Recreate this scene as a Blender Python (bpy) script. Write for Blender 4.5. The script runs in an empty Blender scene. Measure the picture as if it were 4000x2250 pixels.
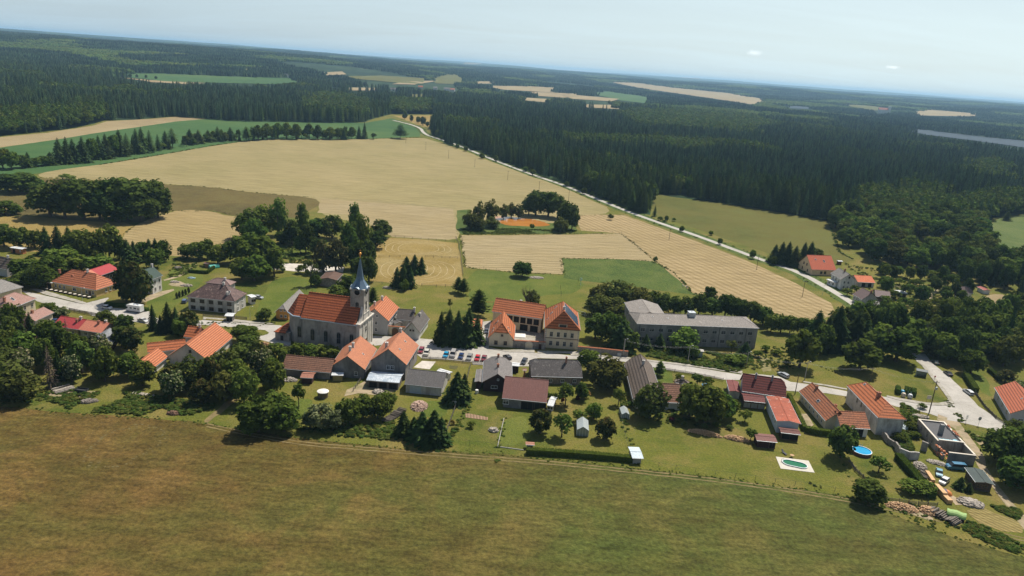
import bpy, math, random
from mathutils import Vector, Matrix, noise
from mathutils.geometry import tessellate_polygon
R=random.Random(7)
scn=bpy.context.scene
COL=scn.collection
# ------------------------------------------------------------ camera model (used to read ground points)
H=100.0;FL=2889.0;PT=math.radians(16.7);RL=math.radians(4.1)
cr,sr,cp,sp=math.cos(RL),math.sin(RL),math.cos(PT),math.sin(PT)
ORG={1:(0,800),2:(700,900),3:(1400,1000),4:(2100,1050),5:(0,1200),6:(700,1200),7:(1400,1350),8:(2000,1350),9:(2700,1400),10:(3200,1400),11:(3200,1700),12:(3000,900),13:(1400,650)}
SC={0:.644,12:2.574,13:1.84}
def c(n,x,y):
    if n==0: return (x/.644,y/.644)
    s=SC.get(n,3.22); return (ORG[n][0]+x/s,ORG[n][1]+y/s)
def D(x,y): return (x/.644,y/.644)
def ray(P):
    xi,yi=P[0]-2000,1125-P[1]
    a=xi*cr-yi*sr;b=xi*sr+yi*cr
    return Vector((a,FL*cp+b*sp,-FL*sp+b*cp))
def at(P,z=0.0):
    d=ray(P);t=(z-H)/d.z
    return Vector((d.x*t,d.y*t,z))
def proj(X,Y,Z):
    Z-=H;b=Y*sp+Z*cp;w=Y*cp-Z*sp
    if w<=0: return (-1e6,1e6)
    a=X*FL/w;b*=FL/w
    return (2000+a*cr+b*sr,1125-(-a*sr+b*cr))
def zat(P,X,Y):
    lo,hi=-5.0,95.0
    for _ in range(40):
        m=(lo+hi)/2
        if proj(X,Y,m)[1]>P[1]: lo=m
        else: hi=m
    return lo
def sstep(a,b,x):
    t=max(0.0,min(1.0,(x-a)/(b-a)));return t*t*(3-2*t)
def relief(x,y):
    r=math.hypot(x,y)
    if r<1150 or y<0: return 0.0
    az=math.degrees(math.atan2(x,y))
    k=sstep(12,-22,az)                     # left side rises sooner
    n1=noise.noise(Vector((x/1900,y/1500,3.1)));n2=noise.noise(Vector((x/700,y/600,7.7)))
    a=sstep(1300+2300*(1-k),4700+2500*(1-k),r)
    h=a*(42+20*k+38*n1+14*n2)
    d=sstep(9000,14500,r)*(52+70*noise.noise(Vector((x/3600,y/5200,1.3)))+30*noise.noise(Vector((x/1300,y/2200,5.3))))
    v=h*(1-.35*sstep(8000,13000,r))+d
    return max(0.0,v if v<76 else 76+(24+46*sstep(9500,14500,r))*(1-math.exp(-(v-76)/(24+46*sstep(9500,14500,r)))))
def march(P):
    d=ray(P).normalized();o=Vector((0,0,H));t=60.0
    for _ in range(4000):
        q=o+d*t
        dz=q.z-relief(q.x,q.y)
        if dz<=0.05 or t>24000: break
        t+=max(.4,dz*2.2)
    return o+d*t
def inpoly(p,poly):
    x,y=p;n=len(poly);r=False;j=n-1
    for i in range(n):
        xi,yi=poly[i];xj,yj=poly[j]
        if (yi>y)!=(yj>y) and x<(xj-xi)*(y-yi)/(yj-yi)+xi: r=not r
        j=i
    return r
# ------------------------------------------------------------ materials
MATS={}
def newmat(name):
    m=bpy.data.materials.new(name);m.use_nodes=True
    nt=m.node_tree;b=nt.nodes['Principled BSDF'];b.inputs['Roughness'].default_value=.85
    b.inputs['Specular IOR Level'].default_value=.25
    return m,nt,b
def N(nt,t,**k):
    n=nt.nodes.new(t)
    for a,v in k.items():
        if a.startswith('i_'):
            key=a[2:];n.inputs[int(key) if key.isdigit() else key.replace('_',' ')].default_value=v
        else: setattr(n,a,v)
    return n
def L(nt,a,b): nt.links.new(a,b)
def ramp(nt,fac,stops):
    n=nt.nodes.new('ShaderNodeValToRGB');e=n.color_ramp.elements
    while len(e)<len(stops): e.new(.5)
    for i,(p,col) in enumerate(stops): e[i].position=p;e[i].color=(*col,1)
    L(nt,fac,n.inputs[0]);return n.outputs[0]
def coords(nt,mode='Object',scale=(1,1,1),rot=0):
    tc=nt.nodes.new('ShaderNodeTexCoord');mp=nt.nodes.new('ShaderNodeMapping')
    mp.inputs['Scale'].default_value=scale;mp.inputs['Rotation'].default_value=(0,0,rot)
    L(nt,tc.outputs[mode],mp.inputs[0]);return mp.outputs[0]
def noi(nt,vec,s,det=4,rough=.55,dist=0):
    n=N(nt,'ShaderNodeTexNoise');n.inputs['Scale'].default_value=s;n.inputs['Detail'].default_value=det
    n.inputs['Roughness'].default_value=rough;n.inputs['Distortion'].default_value=dist
    L(nt,vec,n.inputs['Vector']);return n.outputs['Fac']
def mix(nt,f,a,b,mode='MIX'):
    n=nt.nodes.new('ShaderNodeMix');n.data_type='RGBA';n.blend_type=mode
    for s,v in ((0,f),(6,a),(7,b)):
        if isinstance(v,(int,float)): n.inputs[s].default_value=v
        elif isinstance(v,tuple): n.inputs[s].default_value=(*v,1)
        else: L(nt,v,n.inputs[s])
    return n.outputs[2]
def bump(nt,b,h,st,dist=.1):
    n=N(nt,'ShaderNodeBump');n.inputs['Strength'].default_value=st;n.inputs['Distance'].default_value=dist
    L(nt,h,n.inputs['Height']);L(nt,n.outputs[0],b.inputs['Normal'])
def grassmat(name,c1,c2,c3,s=.02,fine=1.4,k=.5,stretch=(1,1,1),rot=0,dry=None):
    m,nt,b=newmat(name);v=coords(nt,'Object',stretch,rot)
    a=noi(nt,v,s,6,.62,.6);col=ramp(nt,a,[(.34,c1),(.5,c2),(.68,c3)])
    g=noi(nt,coords(nt),s*7,5,.7);col=mix(nt,ramp(nt,g,[(.4,(0,0,0)),(.66,(.55,.55,.55))]),col,c3)
    if dry: 
        d=noi(nt,coords(nt),.055,5,.6,.5);col=mix(nt,ramp(nt,d,[(.47,(0,0,0)),(.68,(.75,.75,.75))]),col,dry)
    f=noi(nt,coords(nt),fine,3,.75);col=mix(nt,1.0,col,ramp(nt,f,[(.25,(1-k,1-k,1-k)),(.8,(1+k*.7,1+k*.7,1+k*.7))]),'MULTIPLY')
    L(nt,col,b.inputs['Base Color']);b.inputs['Roughness'].default_value=.95;b.inputs['Specular IOR Level'].default_value=.1
    bump(nt,b,f,.8,.35);return m
def stripemat(name,c1,c2,rot,per,c3=None,amt=.8,dist=2.0,s=.012):
    m,nt,b=newmat(name);v=coords(nt,'Object',(1,1,1),rot)
    w=N(nt,'ShaderNodeTexWave',i_Scale=1.0/per*.314*1.0,i_Distortion=dist,i_Detail=4.0,i_Detail_Scale=.6,i_Detail_Roughness=.65)
    w.bands_direction='Y';L(nt,v,w.inputs['Vector'])
    st=noi(nt,coords(nt,'Object',(.06,1,1),rot),.9/per*3,4,.7)
    a=noi(nt,v,s,6,.6)
    col=mix(nt,ramp(nt,a,[(.35,(0,0,0)),(.65,(1,1,1))]),c1,c3 or tuple(x*.8 for x in c1))
    col=mix(nt,ramp(nt,w.outputs['Fac'],[(.35,(0,0,0)),(.9,(amt,)*3)]),col,c2)
    col=mix(nt,1.0,col,ramp(nt,st,[(.3,(.66,.64,.58)),(.68,(1.26,1.26,1.24))]),'MULTIPLY')
    f=noi(nt,coords(nt),1.1,3,.8);col=mix(nt,1.0,col,ramp(nt,f,[(.3,(.82,.82,.8)),(.75,(1.16,1.16,1.16))]),'MULTIPLY')
    L(nt,col,b.inputs['Base Color']);b.inputs['Roughness'].default_value=.95;b.inputs['Specular IOR Level'].default_value=.1
    bump(nt,b,w.outputs['Fac'],.5,.15);return m
def solid(name,col,rough=.7,var=.12,s=1.2,metal=0,spec=.3,dirt=None,ds=.5):
    if name in MATS: return MATS[name]
    m,nt,b=newmat(name);v=coords(nt);a=noi(nt,v,s,5,.65)
    cc=ramp(nt,a,[(.3,tuple(x*(1-var) for x in col)),(.7,tuple(min(1,x*(1+var)) for x in col))])
    if dirt:
        d=noi(nt,coords(nt,'Object',(1,1,.45)),ds,7,.68,.4)
        cc=mix(nt,ramp(nt,d,[(.46,(0,0,0)),(.62,(.85,.85,.85))]),cc,dirt)
        d2=noi(nt,coords(nt,'Object',(1,1,.3)),ds*3.5,5,.7)
        cc=mix(nt,ramp(nt,d2,[(.5,(0,0,0)),(.75,(.45,.45,.45))]),cc,tuple(min(1,x*1.35) for x in col))
    L(nt,cc,b.inputs['Base Color']);b.inputs['Roughness'].default_value=rough
    b.inputs['Metallic'].default_value=metal;b.inputs['Specular IOR Level'].default_value=spec
    MATS[name]=m;return m
def roofmat(name,col,alt=None,row=.34,amt=.35,band=0,patch=.25,blot=None,blots=(.55,.7),bw=.28,diag=0):
    """tile / slate / sheet roof: courses across the slope (v), uneven ageing"""
    if name in MATS: return MATS[name]
    m,nt,b=newmat(name);v=coords(nt,'UV',(1,1,1),diag)
    br=N(nt,'ShaderNodeTexBrick',offset=.5,i_Scale=1.0,i_Mortar_Size=.035,i_Mortar_Smooth=.5,i_Bias=0.0,i_Brick_Width=bw,i_Row_Height=row)
    br.inputs['Color1'].default_value=(*[x*(1+patch*.5) for x in col],1)
    br.inputs['Color2'].default_value=(*[x*(1-patch*.6) for x in col],1)
    br.inputs['Mortar'].default_value=(*[x*(1-amt) for x in col],1)
    L(nt,v,br.inputs['Vector']);cc=br.outputs['Color']
    alt=alt or tuple(x*.72 for x in col)
    a=noi(nt,coords(nt,'UV'),.35,6,.65,.5);cc=mix(nt,ramp(nt,a,[(.42,(0,0,0)),(.66,(.75,.75,.75))]),cc,alt)
    if band:
        w=N(nt,'ShaderNodeTexWave',i_Scale=.314/band,i_Distortion=.6,i_Detail=2.0,i_Detail_Scale=1.5)
        w.bands_direction='Y';L(nt,coords(nt,'UV'),w.inputs['Vector'])
        cc=mix(nt,1.0,cc,ramp(nt,w.outputs['Fac'],[(.15,(.5,.48,.46)),(.55,(1.1,1.1,1.1))]),'MULTIPLY')
    g=noi(nt,coords(nt,'UV'),2.6,4,.8);cc=mix(nt,1.0,cc,ramp(nt,g,[(.32,(.68,.67,.66)),(.68,(1.25,1.25,1.25))]),'MULTIPLY')
    if blot:
        d=noi(nt,coords(nt,'UV'),.55,6,.75,.3);cc=mix(nt,ramp(nt,d,[(blots[0],(0,0,0)),(blots[1],(1,1,1))]),cc,blot)
    L(nt,cc,b.inputs['Base Color']);b.inputs['Roughness'].default_value=.75
    bump(nt,b,br.outputs['Fac'],-.5,.06)
    MATS[name]=m;return m
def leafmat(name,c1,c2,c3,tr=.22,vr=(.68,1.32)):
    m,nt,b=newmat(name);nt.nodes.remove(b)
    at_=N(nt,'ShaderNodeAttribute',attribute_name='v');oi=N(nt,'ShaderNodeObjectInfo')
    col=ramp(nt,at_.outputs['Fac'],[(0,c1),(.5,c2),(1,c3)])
    hs=N(nt,'ShaderNodeHueSaturation');mr=N(nt,'ShaderNodeMapRange');L(nt,oi.outputs['Random'],mr.inputs[0])
    mr.inputs[3].default_value=vr[0];mr.inputs[4].default_value=vr[1];L(nt,mr.outputs[0],hs.inputs['Value'])
    m2=N(nt,'ShaderNodeMapRange');wn=N(nt,'ShaderNodeTexWhiteNoise',noise_dimensions='1D');L(nt,oi.outputs['Random'],wn.inputs['W'])
    L(nt,wn.outputs['Value'],m2.inputs[0]);m2.inputs[3].default_value=.475;m2.inputs[4].default_value=.52;L(nt,m2.outputs[0],hs.inputs['Hue'])
    L(nt,col,hs.inputs['Color']);col=hs.outputs[0]
    d=N(nt,'ShaderNodeBsdfDiffuse');t=N(nt,'ShaderNodeBsdfTranslucent');ms=N(nt,'ShaderNodeMixShader');ms.inputs[0].default_value=tr
    L(nt,col,d.inputs[0]);L(nt,col,t.inputs[0]);L(nt,d.outputs[0],ms.inputs[1]);L(nt,t.outputs[0],ms.inputs[2])
    L(nt,ms.outputs[0],nt.nodes['Material Output'].inputs[0]);return m
# ------------------------------------------------------------ mesh builder
class MB:
    def __init__(s): s.v=[];s.f=[];s.m=[];s.uv=[];s.a=[]
    def poly(s,pts,m=0,uv=None,a=.5):
        i=len(s.v);pts=[Vector(p) for p in pts];s.v+=pts;s.f.append(tuple(range(i,i+len(pts))));s.m.append(m);s.a.append(a)
        if uv is None:
            e=(pts[1]-pts[0])
            if e.length<1e-6: e=Vector((1,0,0))
            e.normalize();n=None
            for k in range(2,len(pts)):
                n=e.cross(pts[k]-pts[0])
                if n.length>1e-6: break
            g=(n.normalized() if n and n.length>1e-6 else Vector((0,0,1))).cross(e)
            uv=[((p-pts[0]).dot(e),(p-pts[0]).dot(g)) for p in pts]
        s.uv.append(uv)
    def box(s,x0,y0,z0,x1,y1,z1,m=0,M=None):
        P=[Vector(p) for p in ((x0,y0,z0),(x1,y0,z0),(x1,y1,z0),(x0,y1,z0),(x0,y0,z1),(x1,y0,z1),(x1,y1,z1),(x0,y1,z1))]
        if M: P=[M@p for p in P]
        for q in ((0,1,5,4),(1,2,6,5),(2,3,7,6),(3,0,4,7),(4,5,6,7),(3,2,1,0)): s.poly([P[i] for i in q],m)
    def slab(s,pts,t,m=0,mside=None):
        pts=[Vector(p) for p in pts];lo=[p-Vector((0,0,t)) for p in pts];ms=m if mside is None else mside
        s.poly(pts,m);s.poly(lo[::-1],ms)
        n=len(pts)
        for i in range(n): s.poly([lo[i],lo[(i+1)%n],pts[(i+1)%n],pts[i]],ms)
    def prism(s,pts,z0,z1,m=0,mt=None):
        n=len(pts);a=[Vector((p[0],p[1],z0)) for p in pts];b=[Vector((p[0],p[1],z1)) for p in pts]
        for i in range(n): s.poly([a[i],a[(i+1)%n],b[(i+1)%n],b[i]],m)
        s.poly(b,m if mt is None else mt)
    def tube(s,p,q,r0,r1=None,n=6,m=0,cap=True):
        p=Vector(p);q=Vector(q);r1=r0 if r1 is None else r1
        d=(q-p).normalized();u=d.orthogonal().normalized();w=d.cross(u)
        A=[p+(u*math.cos(2*math.pi*k/n)+w*math.sin(2*math.pi*k/n))*r0 for k in range(n)]
        B=[q+(u*math.cos(2*math.pi*k/n)+w*math.sin(2*math.pi*k/n))*r1 for k in range(n)]
        for k in range(n): s.poly([A[k],A[(k+1)%n],B[(k+1)%n],B[k]],m)
        if cap: s.poly(B,m)
    def lathe(s,prof,n=16,m=0,cx=0,cy=0,sy=1):
        for (r0,z0),(r1,z1) in zip(prof,prof[1:]):
            for k in range(n):
                a,b=2*math.pi*k/n,2*math.pi*(k+1)/n
                s.poly([(cx+r0*math.cos(a),cy+sy*r0*math.sin(a),z0),(cx+r0*math.cos(b),cy+sy*r0*math.sin(b),z0),(cx+r1*math.cos(b),cy+sy*r1*math.sin(b),z1),(cx+r1*math.cos(a),cy+sy*r1*math.sin(a),z1)],m)
    def mesh(s,name,mats):
        me=bpy.data.meshes.new(name);me.from_pydata([tuple(v) for v in s.v],[],s.f)
        for m in (mats if isinstance(mats,(list,tuple)) else [mats]): me.materials.append(m)
        me.polygons.foreach_set('material_index',s.m)
        u=me.uv_layers.new(name='UVMap');fl=[]
        for q in s.uv:
            for a,b in q: fl+=[a,b]
        u.data.foreach_set('uv',fl)
        at_=me.attributes.new('v','FLOAT','FACE');at_.data.foreach_set('value',s.a)
        me.update();return me
    def build(s,name,mats,parent=None,loc=(0,0,0),rot=0,**k):
        return inst(name,s.mesh(name,mats),parent,loc,rot,**k)
def inst(name,me,parent=None,loc=(0,0,0),rot=0,scale=None,label=None,cat=None,group=None,kind=None):
    o=bpy.data.objects.new(name,me);COL.objects.link(o);o.parent=parent;o.location=loc
    o.rotation_euler=(0,0,rot)
    if scale: o.scale=scale
    tag(o,label,cat,group,kind);return o
def tag(o,label=None,cat=None,group=None,kind=None):
    if label: o['label']=label
    if cat: o['category']=cat
    if group: o['group']=group
    if kind: o['kind']=kind
def empty(name,loc,rot=0,label=None,cat=None,group=None): return inst(name,None,None,loc,rot,None,label,cat,group)
def dens(poly,step,jit=0,closed=True,seed=0):
    q=random.Random(seed);out=[];n=len(poly)
    for i in range(n if closed else n-1):
        a,b=Vector(poly[i]),Vector(poly[(i+1)%n]);k=max(1,int((b-a).length/step))
        for j in range(k):
            p=a.lerp(b,j/k)
            if jit: 
                p=p+Vector((q.uniform(-jit,jit),q.uniform(-jit,jit),0))
            out.append(p)
    if not closed: out.append(Vector(poly[-1]))
    return out
def chaikin(pts,n=2,closed=True):
    for _ in range(n):
        o=[];m=len(pts)
        if not closed:o.append(pts[0])
        for i in range(m if closed else m-1):
            a,b=pts[i],pts[(i+1)%m];o+=[a.lerp(b,.25),a.lerp(b,.75)]
        if not closed:o.append(pts[-1])
        pts=o
    return pts
def sheet(name,poly,z,mat,jit=.3,step=8,smooth=0,kind='structure',thick=0,**k):
    """flat ground sheet with its own outline"""
    pts=[Vector((p.x,p.y,z)) for p in poly]
    if smooth: pts=chaikin(pts,smooth)
    if jit: pts=dens(pts,step,jit,seed=len(pts))
    tri=tessellate_polygon([pts]);b=MB();b.v=pts
    for t in tri: b.f.append(tuple(t));b.m.append(0);b.a.append(.5);b.uv.append([(pts[i].x,pts[i].y) for i in t])
    if thick:
        n=len(pts)
        for i in range(n):
            p,q=pts[i],pts[(i+1)%n];b.poly([p,q,q-Vector((0,0,thick)),p-Vector((0,0,thick))])
    o=b.build(name,mat,kind=kind,**k)
    for p_ in o.data.polygons:
        if p_.normal.z<-.5: o.data.flip_normals();break
    return o
def PP(n,pts,z=0): return [at(c(n,*p),z) for p in pts]
def ribbon(pts,w,closed=False):
    """polygon round a centre line"""
    l=[];r=[]
    for i,p in enumerate(pts):
        a=pts[max(0,i-1)];b=pts[min(len(pts)-1,i+1)];d=(b-a);d.z=0;d.normalize();q=Vector((-d.y,d.x,0))*w/2
        l.append(p+q);r.append(p-q)
    return l+r[::-1]
# ------------------------------------------------------------ camera, sun, sky
cam=bpy.data.cameras.new('camera');co=bpy.data.objects.new('camera',cam);COL.objects.link(co);scn.camera=co
cam.sensor_width=36;cam.lens=FL/4000*36;cam.clip_start=1;cam.clip_end=60000
r0=Vector((1,0,0));u0=Vector((0,sp,cp));fw=Vector((0,cp,-sp))
rx=r0*cr+u0*sr;uy=-r0*sr+u0*cr
co.matrix_world=Matrix(((rx.x,uy.x,-fw.x,0),(rx.y,uy.y,-fw.y,0),(rx.z,uy.z,-fw.z,H),(0,0,0,1)))
SD=Vector((.37,.53,1)).normalized()
sun=bpy.data.lights.new('sun','SUN');sun.energy=5.0;sun.angle=math.radians(.53);sun.color=(1,.93,.83)
so=bpy.data.objects.new('sun',sun);COL.objects.link(so);so.rotation_euler=SD.to_track_quat('Z','Y').to_euler()
w=bpy.data.worlds.new('World');scn.world=w;w.use_nodes=True;nt=w.node_tree;bg=nt.nodes['Background']
sky=N(nt,'ShaderNodeTexSky',sky_type='NISHITA',sun_disc=False);sky.sun_elevation=math.asin(SD.z);sky.sun_rotation=math.atan2(SD.x,SD.y)
sky.altitude=500;sky.air_density=1.0;sky.dust_density=2.2;sky.ozone_density=1.5
# thin high cloud veil and two small clouds
tc=nt.nodes.new('ShaderNodeTexCoord')
sx=N(nt,'ShaderNodeSeparateXYZ');L(nt,tc.outputs['Generated'],sx.inputs[0])
ad=N(nt,'ShaderNodeMath',operation='ADD');ad.inputs[1].default_value=.12;L(nt,sx.outputs['Z'],ad.inputs[0])
dx=N(nt,'ShaderNodeVectorMath',operation='SCALE');iv=N(nt,'ShaderNodeMath',operation='DIVIDE');iv.inputs[0].default_value=1;L(nt,ad.outputs[0],iv.inputs[1])
L(nt,tc.outputs['Generated'],dx.inputs[0]);L(nt,iv.outputs[0],dx.inputs['Scale'])
mp=N(nt,'ShaderNodeMapping');mp.inputs['Scale'].default_value=(.5,1.3,.3);mp.inputs['Rotation'].default_value=(0,0,.25);L(nt,dx.outputs[0],mp.inputs[0])
cn=noi(nt,mp.outputs[0],1.1,7,.6,.8)
vf=N(nt,'ShaderNodeMapRange');L(nt,sx.outputs['Z'],vf.inputs[0]);vf.inputs[1].default_value=.02;vf.inputs[2].default_value=.75;vf.inputs[3].default_value=1;vf.inputs[4].default_value=.05
bk=N(nt,'ShaderNodeMapRange');L(nt,sx.outputs['Y'],bk.inputs[0]);bk.inputs[1].default_value=-.2;bk.inputs[2].default_value=.5;bk.inputs[3].default_value=.35
vfo=N(nt,'ShaderNodeMath',operation='MULTIPLY');L(nt,vf.outputs[0],vfo.inputs[0]);L(nt,bk.outputs[0],vfo.inputs[1])
veil=mix(nt,1.0,ramp(nt,cn,[(.3,(.74,.74,.74)),(.72,(.92,.92,.92))]),vfo.outputs[0],'MULTIPLY')
dt=N(nt,'ShaderNodeVectorMath',operation='DOT_PRODUCT');L(nt,tc.outputs['Generated'],dt.inputs[0]);dt.inputs[1].default_value=Vector((SD.x+.55,SD.y,0)).normalized()
glow=ramp(nt,dt.outputs['Value'],[(.0,(6.3,7.9,8.8)),(.5,(7.8,9.5,10.1)),(.9,(9.1,10.9,11.2)),(1.0,(9.3,11.0,11.2))])
skc=mix(nt,veil,sky.outputs[0],glow)
for P,rad,sq in ((c(0,1898,133),.0075,2.6),(c(0,2246,169),.0055,4.0)):
    d=ray(P).normalized()
    sb=N(nt,'ShaderNodeVectorMath',operation='SUBTRACT');L(nt,tc.outputs['Generated'],sb.inputs[0]);sb.inputs[1].default_value=d
    ml=N(nt,'ShaderNodeVectorMath',operation='MULTIPLY');L(nt,sb.outputs[0],ml.inputs[0]);ml.inputs[1].default_value=(1,1,sq)
    ln=N(nt,'ShaderNodeVectorMath',operation='LENGTH');L(nt,ml.outputs[0],ln.inputs[0])
    nn=noi(nt,tc.outputs['Generated'],220,5,.65)
    su=N(nt,'ShaderNodeMath',operation='MULTIPLY_ADD');su.inputs[1].default_value=-.012;L(nt,nn,su.inputs[0]);L(nt,ln.outputs['Value'],su.inputs[2])
    skc=mix(nt,ramp(nt,(lambda q:(L(nt,su.outputs[0],q.inputs[0]),setattr(q.inputs[1],'default_value',-rad*.9),setattr(q.inputs[2],'default_value',rad*.6),q.outputs[0])[3])(N(nt,'ShaderNodeMapRange')),[(0,(.85,.85,.85)),(1,(0,0,0))]),skc,(11.8,12.8,13.0))
L(nt,skc,bg.inputs[0]);bg.inputs[1].default_value=.075
vs=scn.view_settings;vs.view_transform='Standard';vs.look='None';vs.exposure=.3;vs.gamma=1
# ------------------------------------------------------------ haze
hz=MB();hz.box(-27000,-900,-2.0,27000,27000,158)
hm=bpy.data.materials.new('haze');hm.use_nodes=True;nt=hm.node_tree;nt.nodes.remove(nt.nodes['Principled BSDF'])
pv=N(nt,'ShaderNodeVolumePrincipled');pv.inputs['Color'].default_value=(.45,.74,1.0,1);pv.inputs['Density'].default_value=.000068;pv.inputs['Anisotropy'].default_value=.2
L(nt,pv.outputs[0],nt.nodes['Material Output'].inputs['Volume'])
hz.build('haze',hm,kind='stuff')
# ------------------------------------------------------------ terrain
azs=[-180+3*i for i in range(43)]+[-51+.5*i for i in range(1,204)]+[51+3*i for i in range(0,43)]
azs=sorted(set(a for a in azs if -180<=a<180))
rs=[3.0]
while rs[-1]<26000: rs.append(rs[-1]*1.06)
b=MB();b.v.append(Vector((0,0,0)));na=len(azs)
for r_ in rs:
    for a in azs:
        x=r_*math.sin(math.radians(a));y=r_*math.cos(math.radians(a));b.v.append(Vector((x,y,relief(x,y))))
def addf(f): b.f.append(f);b.m.append(0);b.a.append(.5);b.uv.append([(b.v[i].x,b.v[i].y) for i in f])
for j in range(na): addf((0,1+(j+1)%na,1+j))
for i in range(len(rs)-1):
    for j in range(na):
        addf((1+i*na+j,1+i*na+(j+1)%na,1+(i+1)*na+(j+1)%na,1+(i+1)*na+j))
m,nt,bs=newmat('forest_floor');a=noi(nt,coords(nt),.0022,8,.62,.4);fn=noi(nt,coords(nt),.02,5,.7)
cc=ramp(nt,a,[(.38,(.02,.036,.018)),(.56,(.03,.052,.022)),(.66,(.06,.075,.03)),(.7,(.18,.15,.075))])
cc=mix(nt,1.0,cc,ramp(nt,fn,[(.3,(.5,.5,.5)),(.7,(1.5,1.5,1.5))]),'MULTIPLY');L(nt,cc,bs.inputs['Base Color']);bs.inputs['Roughness'].default_value=1;bs.inputs['Specular IOR Level'].default_value=.05
o=b.build('terrain',m,kind='structure')
for p_ in o.data.polygons: p_.use_smooth=True
# open farmland sheet (everything in front of the forest edge)
EDGE=[(-60,348),(0,343),(80,335),(170,325),(235,312),(262,303),(330,302),(440,293),(520,300),(600,306),(700,306),(800,309),(917,308),(935,300),(985,287),(1030,287),(1095,288),(1098,305),(1082,325),(1088,345),(1130,366),(1180,380),(1260,408),(1330,434),(1390,452),(1420,474),(1480,495),(1540,516),(1600,535),(1636,541),(1640,487),(1700,497),(1800,509),(1900,524),(1990,540),(2085,556),(2130,560),(2250,556),(2400,560),(2480,566),(2500,548),(2576,538),(2660,536)]
E0=EDGE+[(2720,700),(2760,1600),(-200,1600),(-160,700)]
E0F=[D(*p) for p in E0]
OPEN=[at(D(*p)) for p in EDGE]+[Vector((420,300,0)),Vector((260,40,0)),Vector((90,-60,0)),Vector((-90,-60,0)),Vector((-260,40,0)),Vector((-600,500,0))]
g_lawn=grassmat('lawn',(.068,.092,.014),(.112,.126,.02),(.165,.148,.032),.03,1.6,.45,dry=(.22,.165,.055))
g_rank=grassmat('rank_grass',(.045,.082,.016),(.072,.11,.022),(.115,.135,.034),.05,1.1,.6)
sheet('grassland',OPEN,.02,g_lawn,jit=0)
# foreground meadow
g_fore=grassmat('meadow_grass',(.080,.064,.020),(.092,.080,.024),(.080,.090,.025),.018,.9,.62,(.55,1.5,1),.12,dry=(.145,.105,.038))
nt=g_fore.node_tree
# browner towards the dry left side of the meadow
bs=nt.nodes['Principled BSDF'];src=bs.inputs['Base Color'].links[0].from_socket
sx=N(nt,'ShaderNodeSeparateXYZ');L(nt,coords(nt),sx.inputs[0]);mr=N(nt,'ShaderNodeMapRange');L(nt,sx.outputs['X'],mr.inputs[0])
mr.inputs[1].default_value=-75;mr.inputs[2].default_value=35
bn=noi(nt,coords(nt),.02,7,.68);mm=N(nt,'ShaderNodeMath',operation='MULTIPLY_ADD');mm.inputs[1].default_value=1.1;L(nt,bn,mm.inputs[0])
m3=N(nt,'ShaderNodeMath',operation='ADD');m3.inputs[1].default_value=-.55;L(nt,mr.outputs[0],m3.inputs[0]);L(nt,m3.outputs[0],mm.inputs[2])
st_=noi(nt,coords(nt,'Object',(.35,1.2,1),.12),.33,6,.72);src=mix(nt,1.0,src,ramp(nt,st_,[(.3,(.6,.6,.57)),(.68,(1.36,1.36,1.3))]),'MULTIPLY');L(nt,mix(nt,mm.outputs[0],mix(nt,1.0,src,(1.16,.93,.85),'MULTIPLY'),mix(nt,1.0,src,(.86,1.02,.80),'MULTIPLY')),bs.inputs['Base Color'])
MEAD=[(-200,1035),(0,1022),(90,1030),(200,1042),(330,1050),(480,1060),(560,1072),(640,1085),(720,1098),(850,1112),(1000,1128),(1130,1135),(1250,1142),(1420,1160),(1590,1178),(1700,1190),(1850,1207),(1990,1228),(2130,1250),(2210,1280),(2300,1315),(2400,1350),(2520,1385),(2640,1420)]
sheet('meadow',[at(D(*p)) for p in MEAD]+[Vector((150,40,0)),Vector((60,-40,0)),Vector((-60,-40,0)),Vector((-190,60,0))],.04,g_fore,jit=.5,step=5)
TR=solid('dry_track',(.17,.13,.055),.95,.25,.6)
for off in (0,1.7):
    t=[at(D(x,y+off*4.2)) for x,y in ((520,1066),(640,1092),(760,1113),(900,1124),(1050,1136),(1200,1147),(1400,1162),(1600,1183),(1800,1204),(2000,1232),(2150,1258),(2300,1290),(2450,1325),(2600,1360))]
    sheet('track',ribbon(chaikin(t,2,False),.42),.055,TR,jit=.13,step=1.5)
sheet('track',[at(D(*p)) for p in ((520,1066),(600,1005),(575,1005),(510,1060))],.052,TR,jit=.3,step=2)
# fields (photo outlines, 2576 px wide)
STUB=(.30,.225,.095);STUB2=(.205,.155,.062)
m_big=stripemat('stubble_golden',STUB,(.225,.175,.07),math.radians(4),5.0,(.24,.195,.075),.75,3.2)
m_pink=stripemat('stubble_pale',(.33,.27,.165),(.21,.17,.085),math.radians(2),4.2,(.30,.235,.125),.85,3.0)
m_pink2=stripemat('stubble_rowed',(.35,.265,.145),(.19,.135,.055),math.radians(38),5.2,(.31,.235,.125),.95,1.2)
m_pad=stripemat('paddock_hay',(.27,.185,.06),(.33,.26,.12),math.radians(75),3.6,(.22,.17,.05),.6,9.0)
m_low=stripemat('stubble_lower',(.31,.24,.125),(.215,.165,.075),math.radians(-25),4.0,(.29,.22,.1),.8,2.5)
m_gold=grassmat('dry_golden_grass',(.2,.145,.045),(.27,.19,.06),(.25,.2,.07),.02,1.0,.3)
m_brn=grassmat('brown_meadow_grass',(.085,.068,.024),(.12,.09,.03),(.14,.12,.04),.02,1.0,.4)
m_gre=grassmat('green_crop',(.035,.085,.028),(.048,.105,.032),(.075,.125,.035),.006,.5,.22)
m_tan=grassmat('tan_field',(.22,.165,.085),(.27,.21,.11),(.31,.25,.14),.01,.8,.22)
m_rmd=grassmat('olive_meadow_grass',(.085,.088,.018),(.112,.1,.022),(.115,.125,.03),.012,1.0,.35)
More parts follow.
